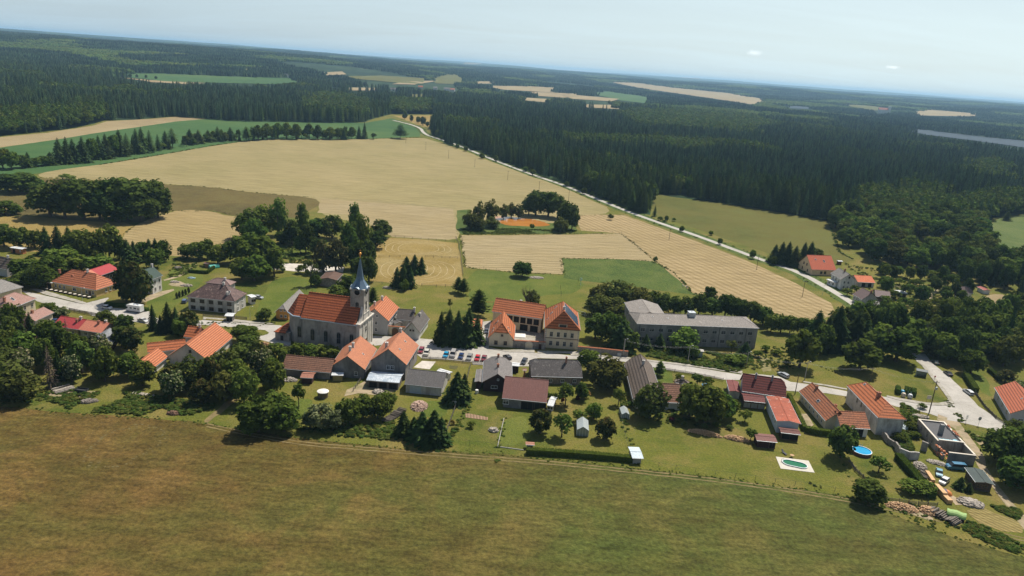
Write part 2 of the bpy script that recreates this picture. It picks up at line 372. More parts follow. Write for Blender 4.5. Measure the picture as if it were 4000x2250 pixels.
def dang(n,a,b):
    p=at(c(n,*a));q_=at(c(n,*b));return -math.atan2(q_.y-p.y,q_.x-p.x)
m_pink2=stripemat('stubble_rowed',(.33,.25,.138),(.22,.165,.078),dang(0,(1600,590),(2020,765)),4.4,(.28,.215,.11),.75,2.6)
m_big=stripemat('stubble_golden',(.30,.245,.125),(.215,.18,.082),dang(0,(300,420),(1250,425)),4.2,(.24,.205,.095),.7,4.5)
m_pink=stripemat('stubble_pale',(.33,.27,.165),(.21,.17,.085),dang(0,(1200,625),(1580,625)),3.6,(.30,.235,.125),.8,3.0)
m_low=stripemat('stubble_lower',(.31,.24,.125),(.215,.165,.075),dang(0,(330,600),(590,570)),3.6,(.29,.22,.1),.75,2.5)
m_pad=grassmat('paddock_grass',(.16,.125,.035),(.23,.165,.05),(.28,.205,.07),.03,1.0,.35,dry=(.32,.25,.11))
def field(name,pts,z,mat,smooth=0,jit=.6,step=9): return sheet(name,[at(D(*p)) for p in pts],z,mat,jit=jit,step=step,smooth=smooth)
field('crop_field',[(-60,385),(0,372),(150,350),(240,335),(330,322),(440,305),(500,299),(600,304),(720,307),(917,309),(985,298),(1030,310),(1056,330),(1058,344),(900,350),(640,352),(420,387),(250,415),(90,437),(-60,455)],.04,m_gre)
field('stubble_field',[(-60,352),(0,345),(120,334),(235,316),(270,305),(380,299),(440,294),(520,299),(440,306),(330,322),(240,335),(150,350),(0,371),(-60,383)],.05,m_tan)
field('stubble_field',[(990,291),(1092,290),(1098,303),(1082,320),(1060,318),(1030,306)],.05,m_gold)
field('stubble_field',[(92,437),(170,424),(250,415),(330,402),(420,387),(540,366),(640,352),(770,350),(900,351),(1060,346),(1085,352),(1170,380),(1235,407),(1300,430),(1400,465),(1480,500),(1540,528),(1515,541),(1450,541),(1440,560),(1380,585),(1250,587),(1158,582),(1150,605),(1060,600),(985,596),(965,580),(900,560),(820,545),(800,530),(806,514),(792,497),(640,485),(520,470),(420,464),(250,453),(150,450),(105,447)],.05,m_big,1)
sheet('field_margin',ribbon([at(D(*p)) for p in ((792,497),(900,503),(1000,511),(1090,520),(1145,524))],.7),.07,solid('dark_grass',(.09,.075,.03)),jit=.3,step=3)
field('stubble_field',[(1450,542),(1500,540),(1570,541),(1640,566),(1700,588),(1800,625),(1900,665),(2000,712),(2090,762),(2100,790),(2060,806),(2000,800),(1940,785),(1830,760),(1745,738),(1690,690),(1640,650),(1562,588),(1460,580)],.06,m_pink2)
field('stubble_field',[(1158,592),(1300,592),(1440,590),(1560,587),(1600,612),(1645,658),(1540,652),(1412,650),(1418,690),(1300,685),(1172,673)],.06,m_pink)
field('grassland',[(1412,650),(1540,652),(1648,658),(1700,690),(1738,725),(1750,742),(1420,700)],.055,g_rank)
field('stubble_field',[(808,500),(900,507),(1000,514),(1140,526),(1147,560),(1148,602),(1060,600),(985,596),(955,572),(880,540),(800,535)],.06,m_pink)
field('paddock',[(945,607),(985,598),(1060,602),(1152,612),(1160,650),(1165,722),(1050,716),(932,708),(938,650)],.06,m_pad)
field('stubble_field',[(300,595),(350,562),(430,531),(475,528),(530,531),(575,544),(608,545),(600,620),(540,640),(440,648),(330,625)],.06,m_low,1)
field('dry_meadow',[(-60,560),(0,545),(80,543),(200,556),(350,562),(300,595),(320,625),(-60,640)],.05,m_gold,1)
field('brown_meadow',[(100,448),(250,454),(420,465),(520,470),(640,485),(792,496),(806,514),(780,530),(760,548),(608,544),(575,541),(535,530),(430,530),(350,560),(200,555),(80,542),(0,543),(-60,550),(-60,500),(0,492),(90,470)],.045,m_brn,0)
field('pasture',[(1630,480),(1700,499),(1800,510),(1900,526),(1990,541),(2083,556),(2100,600),(2112,635),(2150,655),(2080,668),(2000,640),(1940,640),(1850,610),(1750,575),(1646,541)],.045,m_rmd)
field('pasture',[(2470,612),(2495,560),(2520,545),(2700,530),(2720,700),(2576,672),(2530,664),(2490,645)],.045,grassmat('pasture_grass',(.06,.095,.02),(.085,.12,.03),(.12,.14,.04),.02,.9,.3),1)
field('rank_meadow',[(1150,530),(1185,527),(1190,560),(1440,562),(1455,580),(1380,588),(1160,590),(1148,575)],.07,g_rank)
field('dry_clearing',[(2455,760),(2480,745),(2510,738),(2560,752),(2600,775),(2560,790),(2470,785)],.06,m_tan,1,.3,3)
# rows of raked hay in the paddock
m_hay=solid('raked_hay',(.33,.265,.14),.95,.2,2)
for ring,n_ in ((PP(13,[(110,660),(740,672),(742,845),(105,835)]),5),(PP(13,[(185,520),(705,560),(712,645),(120,640)]),3)):
    cx=sum((p for p in ring),Vector())/4
    for k in range(1,n_+1):
        f=1-k*.16;Q=[Vector((cx.x+(p.x-cx.x)*f,cx.y+(p.y-cx.y)*(1-k*.10),0)) for p in ring]
        Q=chaikin(Q,3);Q=Q+[Q[0]];Q=[p+Vector((R.uniform(-.25,.25),R.uniform(-.25,.25),0)) for p in dens(Q,2.5,0,False)]
        h_=len(Q)//2;sheet('hay_row',ribbon(Q[:h_+1],.34),.09,m_hay,jit=.1,step=1.2);sheet('hay_row',ribbon(Q[h_:],.34),.09,m_hay,jit=.1,step=1.2)
# far fields follow the relief
FAR=[('crop',[(195,188),(400,186),(560,193),(740,198),(765,208),(690,213),(560,210),(420,206),(330,197)],m_gre),
('t',[(300,196),(420,206),(520,210),(480,214),(380,208)],m_tan),('t',[(805,184),(862,181),(870,188),(815,191)],m_tan),
('t',[(872,193),(960,191),(1070,198),(1062,212),(1000,209),(900,200)],m_rmd),('t',[(1085,195),(1110,188),(1150,188),(1174,199),(1150,213),(1095,211)],m_rmd),
('t',[(865,221),(950,222),(985,229),(880,229)],m_tan),('t',[(1205,216),(1330,218),(1400,221),(1395,234),(1270,227)],m_tan),
('t',[(1335,232),(1480,238),(1420,247),(1345,242)],m_tan),('t',[(1295,245),(1390,251),(1385,260),(1310,253)],m_tan),
('crop',[(1480,234),(1530,231),(1645,247),(1640,263),(1560,254)],m_gre),('t',[(1440,263),(1560,266),(1560,276),(1480,272)],m_tan),
('t',[(1530,207),(1600,209),(1700,222),(1830,235),(1932,252),(1900,265),(1780,247),(1620,224)],m_tan),('t',[(2285,283),(2330,276),(2470,288),(2450,294),(2310,292)],m_tan),
('t',[(1655,185),(1760,196),(1760,200),(1655,190)],m_tan)]
FAR+=[('t',[(1000,240),(1060,238),(1110,243),(1050,247)],m_rmd),('t',[(1110,203),(1040,214),(985,213),(1010,207)],m_tan),('t',[(1395,236),(1480,243),(1560,250),(1540,256),(1440,250)],m_tan),('t',[(1180,205),(1240,206),(1260,211),(1190,212)],m_tan),('t',[(2100,262),(2180,266),(2260,276),(2200,279)],m_rmd),('t',[(600,172),(650,176),(640,179),(590,176)],m_rmd),('t',[(1170,158),(1210,160),(1205,164),(1165,162)],m_tan)]
WAT=[[(1950,266),(2010,268),(2080,275),(2080,277),(1990,273)],[(2235,320),(2320,327),(2450,343),(2700,368),(2700,384),(2576,372),(2450,355),(2330,340)]]
def drape(name,poly,mat,off,kind='structure',nx=26,ny=10):
    P=[D(*p) for p in poly];fl=len(P)
    pts=dens([Vector((x,y,0)) for x,y in P],22,0)
    # walk the outline onto the relief, then triangulate with inner points
    W=[]
    for q in pts:
        w_=march((q.x,q.y));W.append(Vector((w_.x,w_.y,0)))
    W=[q+Vector((R.uniform(-4,4),R.uniform(-6,6),0)) for q in W]
    tri=tessellate_polygon([W]);b=MB()
    import bmesh
    bm=bmesh.new();vs_=[bm.verts.new(q) for q in W]
    for t in tri:
        try: bm.faces.new([vs_[i] for i in t])
        except ValueError: pass
    bmesh.ops.triangulate(bm,faces=bm.faces);
    for _ in range(2): bmesh.ops.subdivide_edges(bm,edges=[e for e in bm.edges if e.calc_length()>60],cuts=1,use_grid_fill=True)
    for v in bm.verts: v.co.z=relief(v.co.x,v.co.y)+off+math.hypot(v.co.x,v.co.y)*.0004
    me=bpy.data.meshes.new(name);bm.to_mesh(me);bm.free();me.materials.append(mat)
    return inst(name,me,kind=kind)
for nm,poly,mt in FAR: drape('crop_field' if nm=='crop' else 'stubble_field',poly,mt,.8)
wm,nt,bs=newmat('river_water');bs.inputs['Base Color'].default_value=(.018,.032,.045,1);bs.inputs['Roughness'].default_value=.5;bs.inputs['Specular IOR Level'].default_value=.05
bump(nt,bs,noi(nt,coords(nt),.2,3,.6),.15,.3)
for poly in WAT: drape('river',poly,wm,.5)
# ponds
pm,nt,bs=newmat('pond_water');cc=ramp(nt,noi(nt,coords(nt),.08,4,.6,.5),[(.35,(.36,.14,.028)),(.65,(.46,.2,.045))]);L(nt,cc,bs.inputs['Base Color']);bs.inputs['Roughness'].default_value=.14;bs.inputs['Specular IOR Level'].default_value=.35
bump(nt,bs,noi(nt,coords(nt),.6,3,.6),.1,.1)
sheet('pond',PP(13,[(970,360),(1050,358),(1160,370),(1280,385),(1350,405),(1385,425),(1300,433),(1200,430),(1080,428),(1000,400)],0),.09,pm,jit=.4,step=4,smooth=1)
pm2,nt,bs=newmat('brown_pond');bs.inputs['Base Color'].default_value=(.16,.07,.025,1);bs.inputs['Roughness'].default_value=.2
sheet('pond',PP(12,[(1465,150),(1560,140),(1660,160),(1705,190),(1640,240),(1550,280),(1470,235)],0),.09,pm2,jit=.4,step=4,smooth=1)
# ------------------------------------------------------------ roads
m_road,nt,bs=newmat('road_surface')
a=noi(nt,coords(nt),.12,6,.65,.6);f=noi(nt,coords(nt),1.2,5,.75)
cc=ramp(nt,a,[(.36,(.33,.31,.27)),(.6,(.42,.395,.35))]);cc=mix(nt,1.0,cc,ramp(nt,f,[(.25,(.84,.84,.84)),(.75,(1.1,1.1,1.1))]),'MULTIPLY')
vo=N(nt,'ShaderNodeTexVoronoi',feature='DISTANCE_TO_EDGE',i_Scale=.16);L(nt,coords(nt),vo.inputs['Vector'])
cc=mix(nt,ramp(nt,vo.outputs[0],[(0,(.5,.5,.5)),(.02,(0,0,0))]),cc,(.24,.22,.2))
d=noi(nt,coords(nt),.4,5,.6,.5);cc=mix(nt,ramp(nt,d,[(.62,(0,0,0)),(.72,(.45,.45,.45))]),cc,(.25,.235,.21))
L(nt,cc,bs.inputs['Base Color']);bs.inputs['Roughness'].default_value=.9
m_walk=solid('pavement',(.33,.305,.26),.9,.18,.7,dirt=(.2,.19,.13),ds=.4)
m_dirt=solid('bare_earth',(.30,.235,.15),.95,.25,.35,dirt=(.16,.15,.06),ds=.25)
m_conc=solid('concrete_yard',(.5,.46,.4),.9,.16,.5,dirt=(.36,.33,.28),ds=.3)
def RD(pts,z=.08,mat=None,name='road',n=None,jit=.12,**k): return sheet(name,[at(c(*p)) for p in pts],z,mat or m_road,jit=jit,step=3,**k)
RD([(1,-90,1040),(1,200,1058),(1,420,1110),(1,600,1150),(1,760,1190),(1,900,1220),(1,1040,1250),(1,1300,1290),(1,1500,1305),(1,1880,1345),(1,1880,1440),(5,1560,160),(5,1300,120),(5,1160,110),(1,1090,1345),(1,870,1322),(1,640,1270),(1,470,1215),(1,400,1170),(1,270,1080),(1,-90,1070)],.08)
RD([(1,1040,1252),(1,1080,1235),(1,1220,1205),(1,1345,1165),(1,1372,1175),(1,1330,1215),(1,1320,1292),(1,1200,1275)],.084)
RD([(5,1560,90),(5,1880,105),(5,2200,215),(2,310,1130),(2,310,1190),(5,2150,290),(5,1870,215),(5,1560,165)],.088)
RD([(2,290,1128),(2,600,1150),(2,1000,1180),(2,1260,1195),(2,1400,1230),(2,1420,1330),(2,1400,1450),(2,1190,1450),(2,1150,1410),(2,1000,1370),(2,975,1320),(2,1040,1320),(2,1110,1310),(2,1130,1290),(2,1080,1255),(2,1010,1250),(2,700,1220),(2,290,1188)],.08)
RD([(2,1380,1210),(2,1480,1000),(3,60,985),(3,160,1012),(3,420,1010),(3,160,1130),(3,40,1100),(2,1900,1330),(2,1410,1330)],.084)
RD([(3,130,1005),(3,420,1008),(3,640,1022),(3,890,1052),(3,930,1050),(3,1000,1080),(3,1180,1100),(3,1400,1110),(3,1640,1160),(3,1780,1185),(3,2080,1215),(3,2400,1225),(4,430,1092),(4,430,1137),(4,0,1125),(3,2150,1390),(3,1960,1390),(3,1580,1375),(3,1440,1368),(3,1430,1335),(3,1000,1300),(3,800,1290),(3,740,1240),(3,760,1130),(3,480,1020),(3,290,1120),(3,200,1130)],.088)
RD([(3,1400,1112),(3,1470,1070),(3,1480,1020),(3,1560,1005),(3,1560,830),(3,1670,815),(3,1640,1162)],.092)
RD([(4,425,1090),(4,800,1092),(4,1190,1140),(4,1480,1175),(4,1800,1215),(4,2100,1262),(4,2560,1335),(9,640,190),(9,900,205),(9,1110,230),(9,1260,300),(9,1260,412),(9,1190,405),(9,640,275),(9,400,270),(9,0,195),(4,2250,1365),(4,1900,1315),(4,1600,1270),(4,1300,1210),(4,1080,1170),(4,800,1150),(4,425,1135)],.08)
RD([(9,1255,298),(9,1420,320),(9,1700,365),(9,1960,415),(10,860,490),(10,1100,545),(10,1300,580),(10,1500,598),(10,1620,590),(10,1620,782),(10,1600,775),(10,1400,700),(10,1200,650),(10,960,605),(10,860,570),(9,1960,480),(9,1700,440),(9,1370,420),(9,1255,412)],.084)
RD([(10,1615,600),(10,1700,570),(10,1620,480),(10,1500,330),(10,1380,180),(10,1230,40),(10,1160,-60),(10,1330,-60),(10,1420,60),(10,1530,150),(10,1650,245),(10,1800,390),(10,2000,600),(10,2250,770),(10,2420,850),(10,2700,960),(10,2700,1040),(10,2380,955),(10,2100,880),(10,1760,805),(10,1610,780)],.088)
RD([(3,1650,1155),(3,1800,1185),(3,2215,1180),(3,2215,1218),(3,1900,1212),(3,1700,1180)],.2,m_walk,'pavement',thick=.14)
RD([(4,0,1035),(4,500,1045),(4,640,1090),(4,790,1078),(4,1060,1105),(4,1180,1125),(4,1190,1142),(4,800,1104),(4,420,1094),(4,410,1068),(4,0,1065)],.2,m_walk,'pavement',thick=.14)
RD([(9,1400,290),(9,1700,335),(9,1960,385),(9,1960,400),(9,1690,352),(9,1410,305)],.2,m_walk,'pavement',thick=.14)
RD([(4,1200,1130),(4,1500,1160),(4,1850,1200),(4,2200,1235),(4,2576,1290),(4,2576,1325),(4,2200,1270),(4,1850,1222),(4,1500,1180)],.2,m_walk,'pavement',thick=.14)
RD([(10,850,470),(10,1100,520),(10,1350,560),(10,1500,565),(10,1600,545),(10,1615,510),(10,1560,430),(10,1480,330),(10,1400,235),(10,1290,90),(10,1240,40),(10,1260,30),(10,1420,200),(10,1520,320),(10,1640,470),(10,1690,560),(10,1650,595),(10,1500,600),(10,1300,583),(10,1000,530),(10,850,490)],.2,m_walk,'pavement',thick=.14)
RD([(2,300,1092),(2,700,1125),(2,1150,1170),(2,1200,1185),(2,800,1165),(2,300,1125)],.2,m_walk,'pavement',thick=.14)
RD([(2,340,1115),(2,680,1140),(2,640,1152),(2,330,1128)],.22,g_lawn,'verge',thick=.1)
RD([(1,480,1055),(1,600,1065),(1,1050,1220),(1,1080,1225),(1,1350,1140),(1,1375,1165),(1,1200,1205),(1,1060,1245),(1,850,1205),(1,540,1110)],.12,g_lawn,'verge')
RD([(1,380,1060),(1,480,1060),(1,700,1120),(1,1090,1235),(1,1040,1250),(1,820,1195),(1,560,1130)],.2,m_walk,'pavement',thick=.14)
RD([(2,1010,1262),(2,1080,1258),(2,1120,1285),(2,1115,1305),(2,1060,1325),(2,980,1330),(2,960,1300)],.2,g_lawn,'verge',thick=.12)
# country road and its verges
CR=[(3440,1270),(3340,1190),(3250,1135),(3120,1062),(3000,1024),(2880,980),(2720,920),(2500,845),(2350,785),(2200,722),(2100,690),(1980,645),(1880,605),(1790,567),(1700,538),(1668,528),(1650,514),(1645,502),(1610,488),(1570,478),(1535,470)]
crp=chaikin([at(p) for p in CR],2,False)
sheet('verge',ribbon(crp,13),.075,g_rank,jit=1.0,step=6)
sheet('road',ribbon(crp,4.5),.1,m_road,jit=.12,step=4)
# yards, paths
RD([(2,1130,400),(2,1640,430),(2,1900,450),(2,2080,465),(2,2060,530),(2,1700,525),(2,1430,515),(2,1160,490)],.08,m_conc,'concrete_yard')
RD([(7,800,195),(7,970,205),(7,900,300),(7,880,300),(7,690,275)],.08,m_conc,'concrete_yard')
RD([(7,100,440),(7,380,500),(7,500,560),(7,330,640),(7,0,600),(7,-180,640),(7,-150,560)],.07,m_dirt,'bare_yard')
RD([(1,1920,1110),(1,2190,1060),(1,2195,1080),(1,2000,1160),(1,1800,1235),(1,1700,1240),(1,1880,1140)],.07,m_dirt,'path')
RD([(1,2050,945),(1,2250,890),(1,2460,745),(1,2470,755),(1,2270,905),(1,2070,960)],.07,m_dirt,'path')
RD([(1,2110,1000),(1,2250,960),(1,2400,1020),(1,2300,1035),(1,2160,1020)],.07,m_dirt,'bare_patch')
RD([(5,540,1110),(5,700,1060),(5,900,1050),(5,1240,1060),(5,1190,1120),(5,1000,1145),(5,760,1130)],.07,m_dirt,'bare_patch')
RD([(10,1500,705),(10,1760,805),(10,1830,900),(10,1950,1060),(10,2080,1240),(11,2100,400),(11,2200,560),(11,2400,820),(11,2576,1010),(11,2700,1200),(11,2576,1190),(11,2330,860),(11,2080,520),(11,1990,380),(10,1920,1200),(10,1800,1010),(10,1690,880),(10,1480,770)],.085,m_dirt,'lane')
RD([(11,1850,950),(11,2030,900),(11,2200,980),(11,2400,1040),(11,2576,1130),(11,2560,1230),(11,2300,1210),(11,2020,1110),(11,1900,1010)],.07,stripemat('mown_hay',(.27,.2,.085),(.15,.13,.05),.9,1.2,(.2,.17,.06),.9,3),'mown_strip')
RD([(11,1640,740),(11,1740,800),(11,1800,880),(11,1720,880),(11,1640,800)],.07,m_dirt,'bare_patch')
RD([(11,850,850),(11,1260,880),(11,1300,960),(11,1440,1050),(11,1420,1090),(11,1180,1000),(11,950,930)],.07,m_dirt,'bare_patch')
RD([(9,1370,700),(9,1450,700),(9,1545,840),(9,1480,870),(9,1440,860)],.07,m_dirt,'vegetable_bed')
RD([(10,1940,960),(10,2210,1020),(10,2200,1080),(10,2020,1090),(10,1960,1040)],.07,m_tan,'mown_strip')
RD([(12,1585,710),(12,1640,620),(12,1730,570),(12,1745,580),(12,1680,640),(12,1630,715)],.07,m_dirt,'path')
RD([(12,1960,1000),(12,1960,930),(12,2040,900),(12,2080,920),(12,2000,990)],.07,m_dirt,'path')
RD([(9,840,0),(9,960,0),(9,1010,160),(9,900,165)],.07,stripemat('mown_weeds',(.3,.24,.13),(.09,.1,.035),.3,1.4,(.22,.2,.09),.9,4),'overgrown_path')
RD([(7,1345,860),(7,1370,855),(7,1635,905),(7,1620,942),(7,1350,905)],.1,stripemat('bed_soil',(.17,.11,.07),(.30,.2,.14),1.45,.9,(.2,.14,.09),.9,.5),'vegetable_bed')

RD([(3,1900,1150),(3,1960,1060),(3,1990,900),(3,2340,930),(3,2345,1170)],.07,m_walk,'courtyard')
SCF=solid('scuffed_turf',(.118,.095,.038),.95,.3,1.5)
q=random.Random(3);ctr=at(D(313,1119))
for k in range(60):
    a=k/60*6.283;rr=q.uniform(.85,1.1);p=ctr+Vector((math.cos(a)*8.3*rr,math.sin(a)*10.5*rr,0));sheet('scuffed_turf',[p+Vector((math.cos(t*1.05)*q.uniform(.15,.6),math.sin(t*1.05)*q.uniform(.1,.4),0)) for t in range(6)],.046+k*.0002,SCF,jit=0) if k%5 else None

g_fresh=grassmat('fresh_lawn_grass',(.062,.094,.015),(.09,.122,.02),(.135,.146,.03),.04,1.6,.4)
for i,pl in enumerate(([(690,700),(760,695),(800,720),(790,750),(720,775),(690,800),(640,790),(665,740)],[(1172,676),(1300,688),(1420,693),(1470,700),(1460,740),(1330,745),(1240,800),(1180,760)],[(690,600),(780,612),(785,655),(700,655)],[(1140,1010),(1090,1010),(1030,1010),(1040,1035),(1120,1060)],[(1255,1060),(1330,1040),(1340,1110),(1255,1130)],[(1640,925),(1700,935),(1690,970),(1645,965)],[(2430,900),(2480,950),(2500,1000),(2470,990),(2420,930)],[(420,680),(490,660),(520,700),(460,760),(400,790),(350,800)],[(740,1000),(790,1005),(800,1030),(750,1060)])):
    field('fresh_lawn',pl,.03+.001*i,g_fresh,2,.8,4)
m_soil=stripemat('garden_soil',(.14,.10,.06),(.06,.09,.025),.5,.8,(.1,.085,.04),.9,1.0)
for i,(n_,pts) in enumerate(((9,[(420,830),(520,835),(555,890),(470,900)]),(8,[(1300,490),(1385,490),(1385,520),(1300,515)]),(12,[(1230,545),(1450,555),(1450,590),(1230,575)]),(12,[(1290,640),(1400,650),(1400,670),(1300,665)]),(7,[(1150,250),(1260,255),(1240,300),(1140,290)]),(12,[(1400,500),(1500,505),(1480,530),(1400,525)]),(10,[(1080,815),(1180,830),(1170,900),(1090,880)]),(4,[(620,960),(720,965),(700,985),(610,978)]))):
    RD([(n_,*t) for t in pts],.062+.001*i,m_soil,'vegetable_bed')
# ------------------------------------------------------------ building kit
WH=solid('white_render',(.62,.6,.56),.85,.06,.8,dirt=(.45,.42,.37),ds=.25)
CREAM=solid('cream_render',(.62,.52,.36),.85,.06,.8,dirt=(.5,.42,.3),ds=.3)
PEACH=solid('peach_render',(.62,.45,.27),.85,.05,.8)
YEL=solid('yellow_render',(.58,.42,.16),.85,.06,.8,dirt=(.48,.36,.18),ds=.2)
OCH=solid('ochre_render',(.55,.27,.06),.85,.06,.8)
GREYR=solid('grey_render',(.40,.39,.38),.85,.06,.8)
OLDW=solid('weathered_white_render',(.5,.48,.44),.9,.15,.7,dirt=(.27,.25,.22),ds=.32)
OLDG=solid('weathered_grey_render',(.22,.205,.19),.9,.25,.6,dirt=(.11,.105,.1),ds=.3)
CHUR=solid('aged_lime_plaster',(.36,.33,.285),.9,.2,.4,dirt=(.17,.155,.14),ds=.3)
CHUF=solid('pale_lime_plaster',(.55,.51,.44),.9,.12,.5,dirt=(.33,.31,.27),ds=.35)
BARR=solid('soot_grey_render',(.20,.19,.175),.9,.3,.3,dirt=(.34,.315,.275),ds=.22)
STONE=solid('rubble_stone',(.26,.235,.205),.9,.4,1.6,dirt=(.15,.135,.12),ds=.9)
DWOOD=solid('dark_stained_wood',(.045,.022,.018),.8,.25,.8)
GWOOD=solid('grey_weathered_wood',(.13,.115,.1),.9,.3,1.5)
BWOOD=solid('brown_wood',(.15,.08,.04),.85,.25,1.5)
GLASS,nt,bs=newmat('window_glass');bs.inputs['Base Color'].default_value=(.02,.024,.028,1);bs.inputs['Roughness'].default_value=.15;bs.inputs['Specular IOR Level'].default_value=.5
FRW=solid('white_frame_paint',(.66,.65,.62),.6,.05);FRB=solid('brown_frame_paint',(.10,.06,.04),.6,.1);FRG=solid('stone_surround',(.38,.36,.33),.8,.1)
DARK=solid('dark_opening',(.012,.011,.01),.9,.1);METAL=solid('galvanised_metal',(.42,.45,.47),.45,.15,metal=.4)
SLATEB=solid('blue_zinc_sheet',(.13,.19,.25),.42,.14,.8,metal=.35,dirt=(.10,.14,.19),ds=.5)
ZINC=solid('light_zinc_sheet',(.42,.5,.56),.4,.1,.8,metal=.3)
GOLD=solid('gilded_copper',(.75,.36,.08),.35,.1,metal=.6)
BRICK=solid('chimney_brick',(.34,.16,.10),.9,.2,2);CHW=solid('chimney_render',(.5,.47,.43),.9,.15,2)
R_OR=roofmat('bright_orange_clay_tiles',(.47,.155,.06),(.38,.115,.045),band=1.05)
R_OR2=roofmat('smooth_orange_clay_tiles',(.50,.175,.078),(.43,.14,.06),amt=.25,patch=.3,band=.7)
R_CH=roofmat('church_clay_tiles',(.46,.125,.045),(.36,.095,.04),band=1.0,patch=.35)
R_YI=roofmat('faded_clay_tiles',(.46,.16,.075),(.36,.12,.06),band=.95,patch=.4)
R_PK=roofmat('rose_asbestos_shingles',(.33,.19,.155),(.26,.17,.14),patch=.3,row=.4,bw=.4)
R_GR=roofmat('grey_cement_shingles',(.235,.22,.20),(.17,.16,.145),row=.4,bw=.4,patch=.3,blot=(.34,.32,.28),blots=(.6,.75))
R_SL=roofmat('dark_diamond_slates',(.105,.095,.09),(.075,.068,.064),row=.4,bw=.4,diag=.785,patch=.5,amt=.45,blot=(.25,.235,.21),blots=(.57,.68))
R_SH=roofmat('brown_shingles',(.16,.125,.10),(.11,.09,.075),row=.4,bw=.4,band=1.1,patch=.4,blot=(.27,.24,.2),blots=(.62,.75))
R_SW=roofmat('patched_shingles',(.15,.125,.105),(.11,.09,.075),row=.4,bw=.4,patch=.4,blot=(.75,.73,.68),blots=(.545,.56))
R_AP=roofmat('mossy_maroon_shingles',(.125,.08,.072),(.085,.06,.055),row=.4,bw=.4,diag=.785,patch=.6,blot=(.33,.22,.18),blots=(.54,.66))
R_DR=roofmat('dark_red_tiles',(.155,.037,.03),(.12,.03,.025),band=.9,patch=.3)
R_RU=roofmat('rusty_red_sheet',(.34,.085,.042),(.22,.06,.035),row=3.2,bw=.9,amt=.35,patch=.35,blot=(.55,.42,.34),blots=(.60,.63))
R_BR=roofmat('brown_profile_sheet',(.19,.085,.07),(.16,.075,.062),row=1.6,bw=.22,amt=.3,patch=.2)
R_RE=roofmat('red_profile_sheet',(.38,.05,.052),(.32,.05,.05),row=.9,bw=.22,amt=.2,patch=.12)
R_SA=roofmat('salmon_profile_sheet',(.52,.19,.12),(.46,.155,.095),row=.9,bw=.22,amt=.2,patch=.12)
R_MI=roofmat('mixed_clay_tiles',(.40,.15,.07),(.24,.11,.065),band=.8,patch=.55)
R_BA=roofmat('old_brown_clay_tiles',(.27,.135,.085),(.17,.095,.065),band=.7,patch=.55)
R_BK=roofmat('barrack_shingles',(.25,.225,.20),(.19,.17,.15),row=.4,bw=.4,patch=.35,blot=(.34,.31,.27),blots=(.56,.7))
R_FL=roofmat('flat_felt_roof',(.17,.2,.19),(.14,.17,.16),row=2,bw=9,amt=.12,patch=.1)
R_GN=roofmat('dark_green_shingles',(.045,.075,.06),(.035,.06,.05),row=.5,bw=.5,patch=.15)
R_WT=roofmat('white_corrugated_sheet',(.62,.64,.64),(.5,.52,.52),row=3,bw=.25,amt=.3,patch=.12)
R_CO=roofmat('corrugated_cement_sheet',(.12,.112,.108),(.09,.085,.08),row=1.3,bw=.2,amt=.25,patch=.3,blot=(.2,.18,.14),blots=(.6,.72))
R_WD=roofmat('grey_wood_shingles',(.125,.112,.10),(.09,.08,.072),row=.35,bw=.18,patch=.4,blot=(.2,.19,.17),blots=(.55,.7))
R_RC=roofmat('rusty_corrugated_sheet',(.55,.6,.64),(.12,.2,.28),row=2.2,bw=.25,amt=.3,patch=.2,blot=(.32,.14,.07),blots=(.6,.68))
WINC={}
def winmesh(w,h,fr,style):
    k=(round(w,2),round(h,2),fr.name,style)
    if k in WINC: return WINC[k]
    p=MB();p.box(-w/2,-.05,0,w/2,.02,h)
    if style=='arch':
        p=MB();pts=[(-w/2,0),(w/2,0)]+[(w/2*math.cos(a),h-w/2+w/2*math.sin(a)) for a in [math.pi*i/8 for i in range(9)]]
        p.poly([(x,.03,z) for x,z in pts]);
    f=MB();t=.09 if style!='big' else .14
    if style=='arch':
        pts=[(-w/2,0),(w/2,0)]+[(w/2*math.cos(a),h-w/2+w/2*math.sin(a)) for a in [math.pi*i/8 for i in range(9)]]
        cxx,czz=0,h/2
        for i in range(len(pts)):
            a=pts[i];b=pts[(i+1)%len(pts)]
            o=lambda q,k_:(cxx+(q[0]-cxx)*k_,.07,czz+(q[1]-czz)*k_)
            f.poly([o(a,.95),o(b,.95),o(b,1.13),o(a,1.13)])
        f.box(-.03,.0,0,.03,.06,h);f.box(-w/2,.0,h*.45,w/2,.055,h*.45+.06)
    else:
        f.box(-w/2-t,-.03,-t,-w/2+.02,.06,h+t);f.box(w/2-.02,-.03,-t,w/2+t,.06,h+t)
        f.box(-w/2-t,-.03,h-.02,w/2+t,.063,h+t);f.box(-w/2-t-.05,-.03,-t-.03,w/2+t+.05,.14,.02)
        if style!='door':
            f.box(-.035,-.02,0,.035,.05,h)
            if h>1.1: f.box(-w/2,-.02,h*.62,w/2,.047,h*.62+.06)
        else: f.box(-.02,-.02,0,.02,.04,h)
    WINC[k]=(p.mesh('window' if style!='door' else 'door',GLASS if style!='door' else BWOOD),f.mesh('frame',fr));return WINC[k]
def addwin(par,pos,ang,w,h,fr=FRW,style='',pane=None,name='window'):
    a,b=winmesh(w,h,fr,style)
    if pane:
        a=a.copy();a.materials[0]=pane
    o=inst(name,a,par,pos,ang);inst('frame',b,o);return o
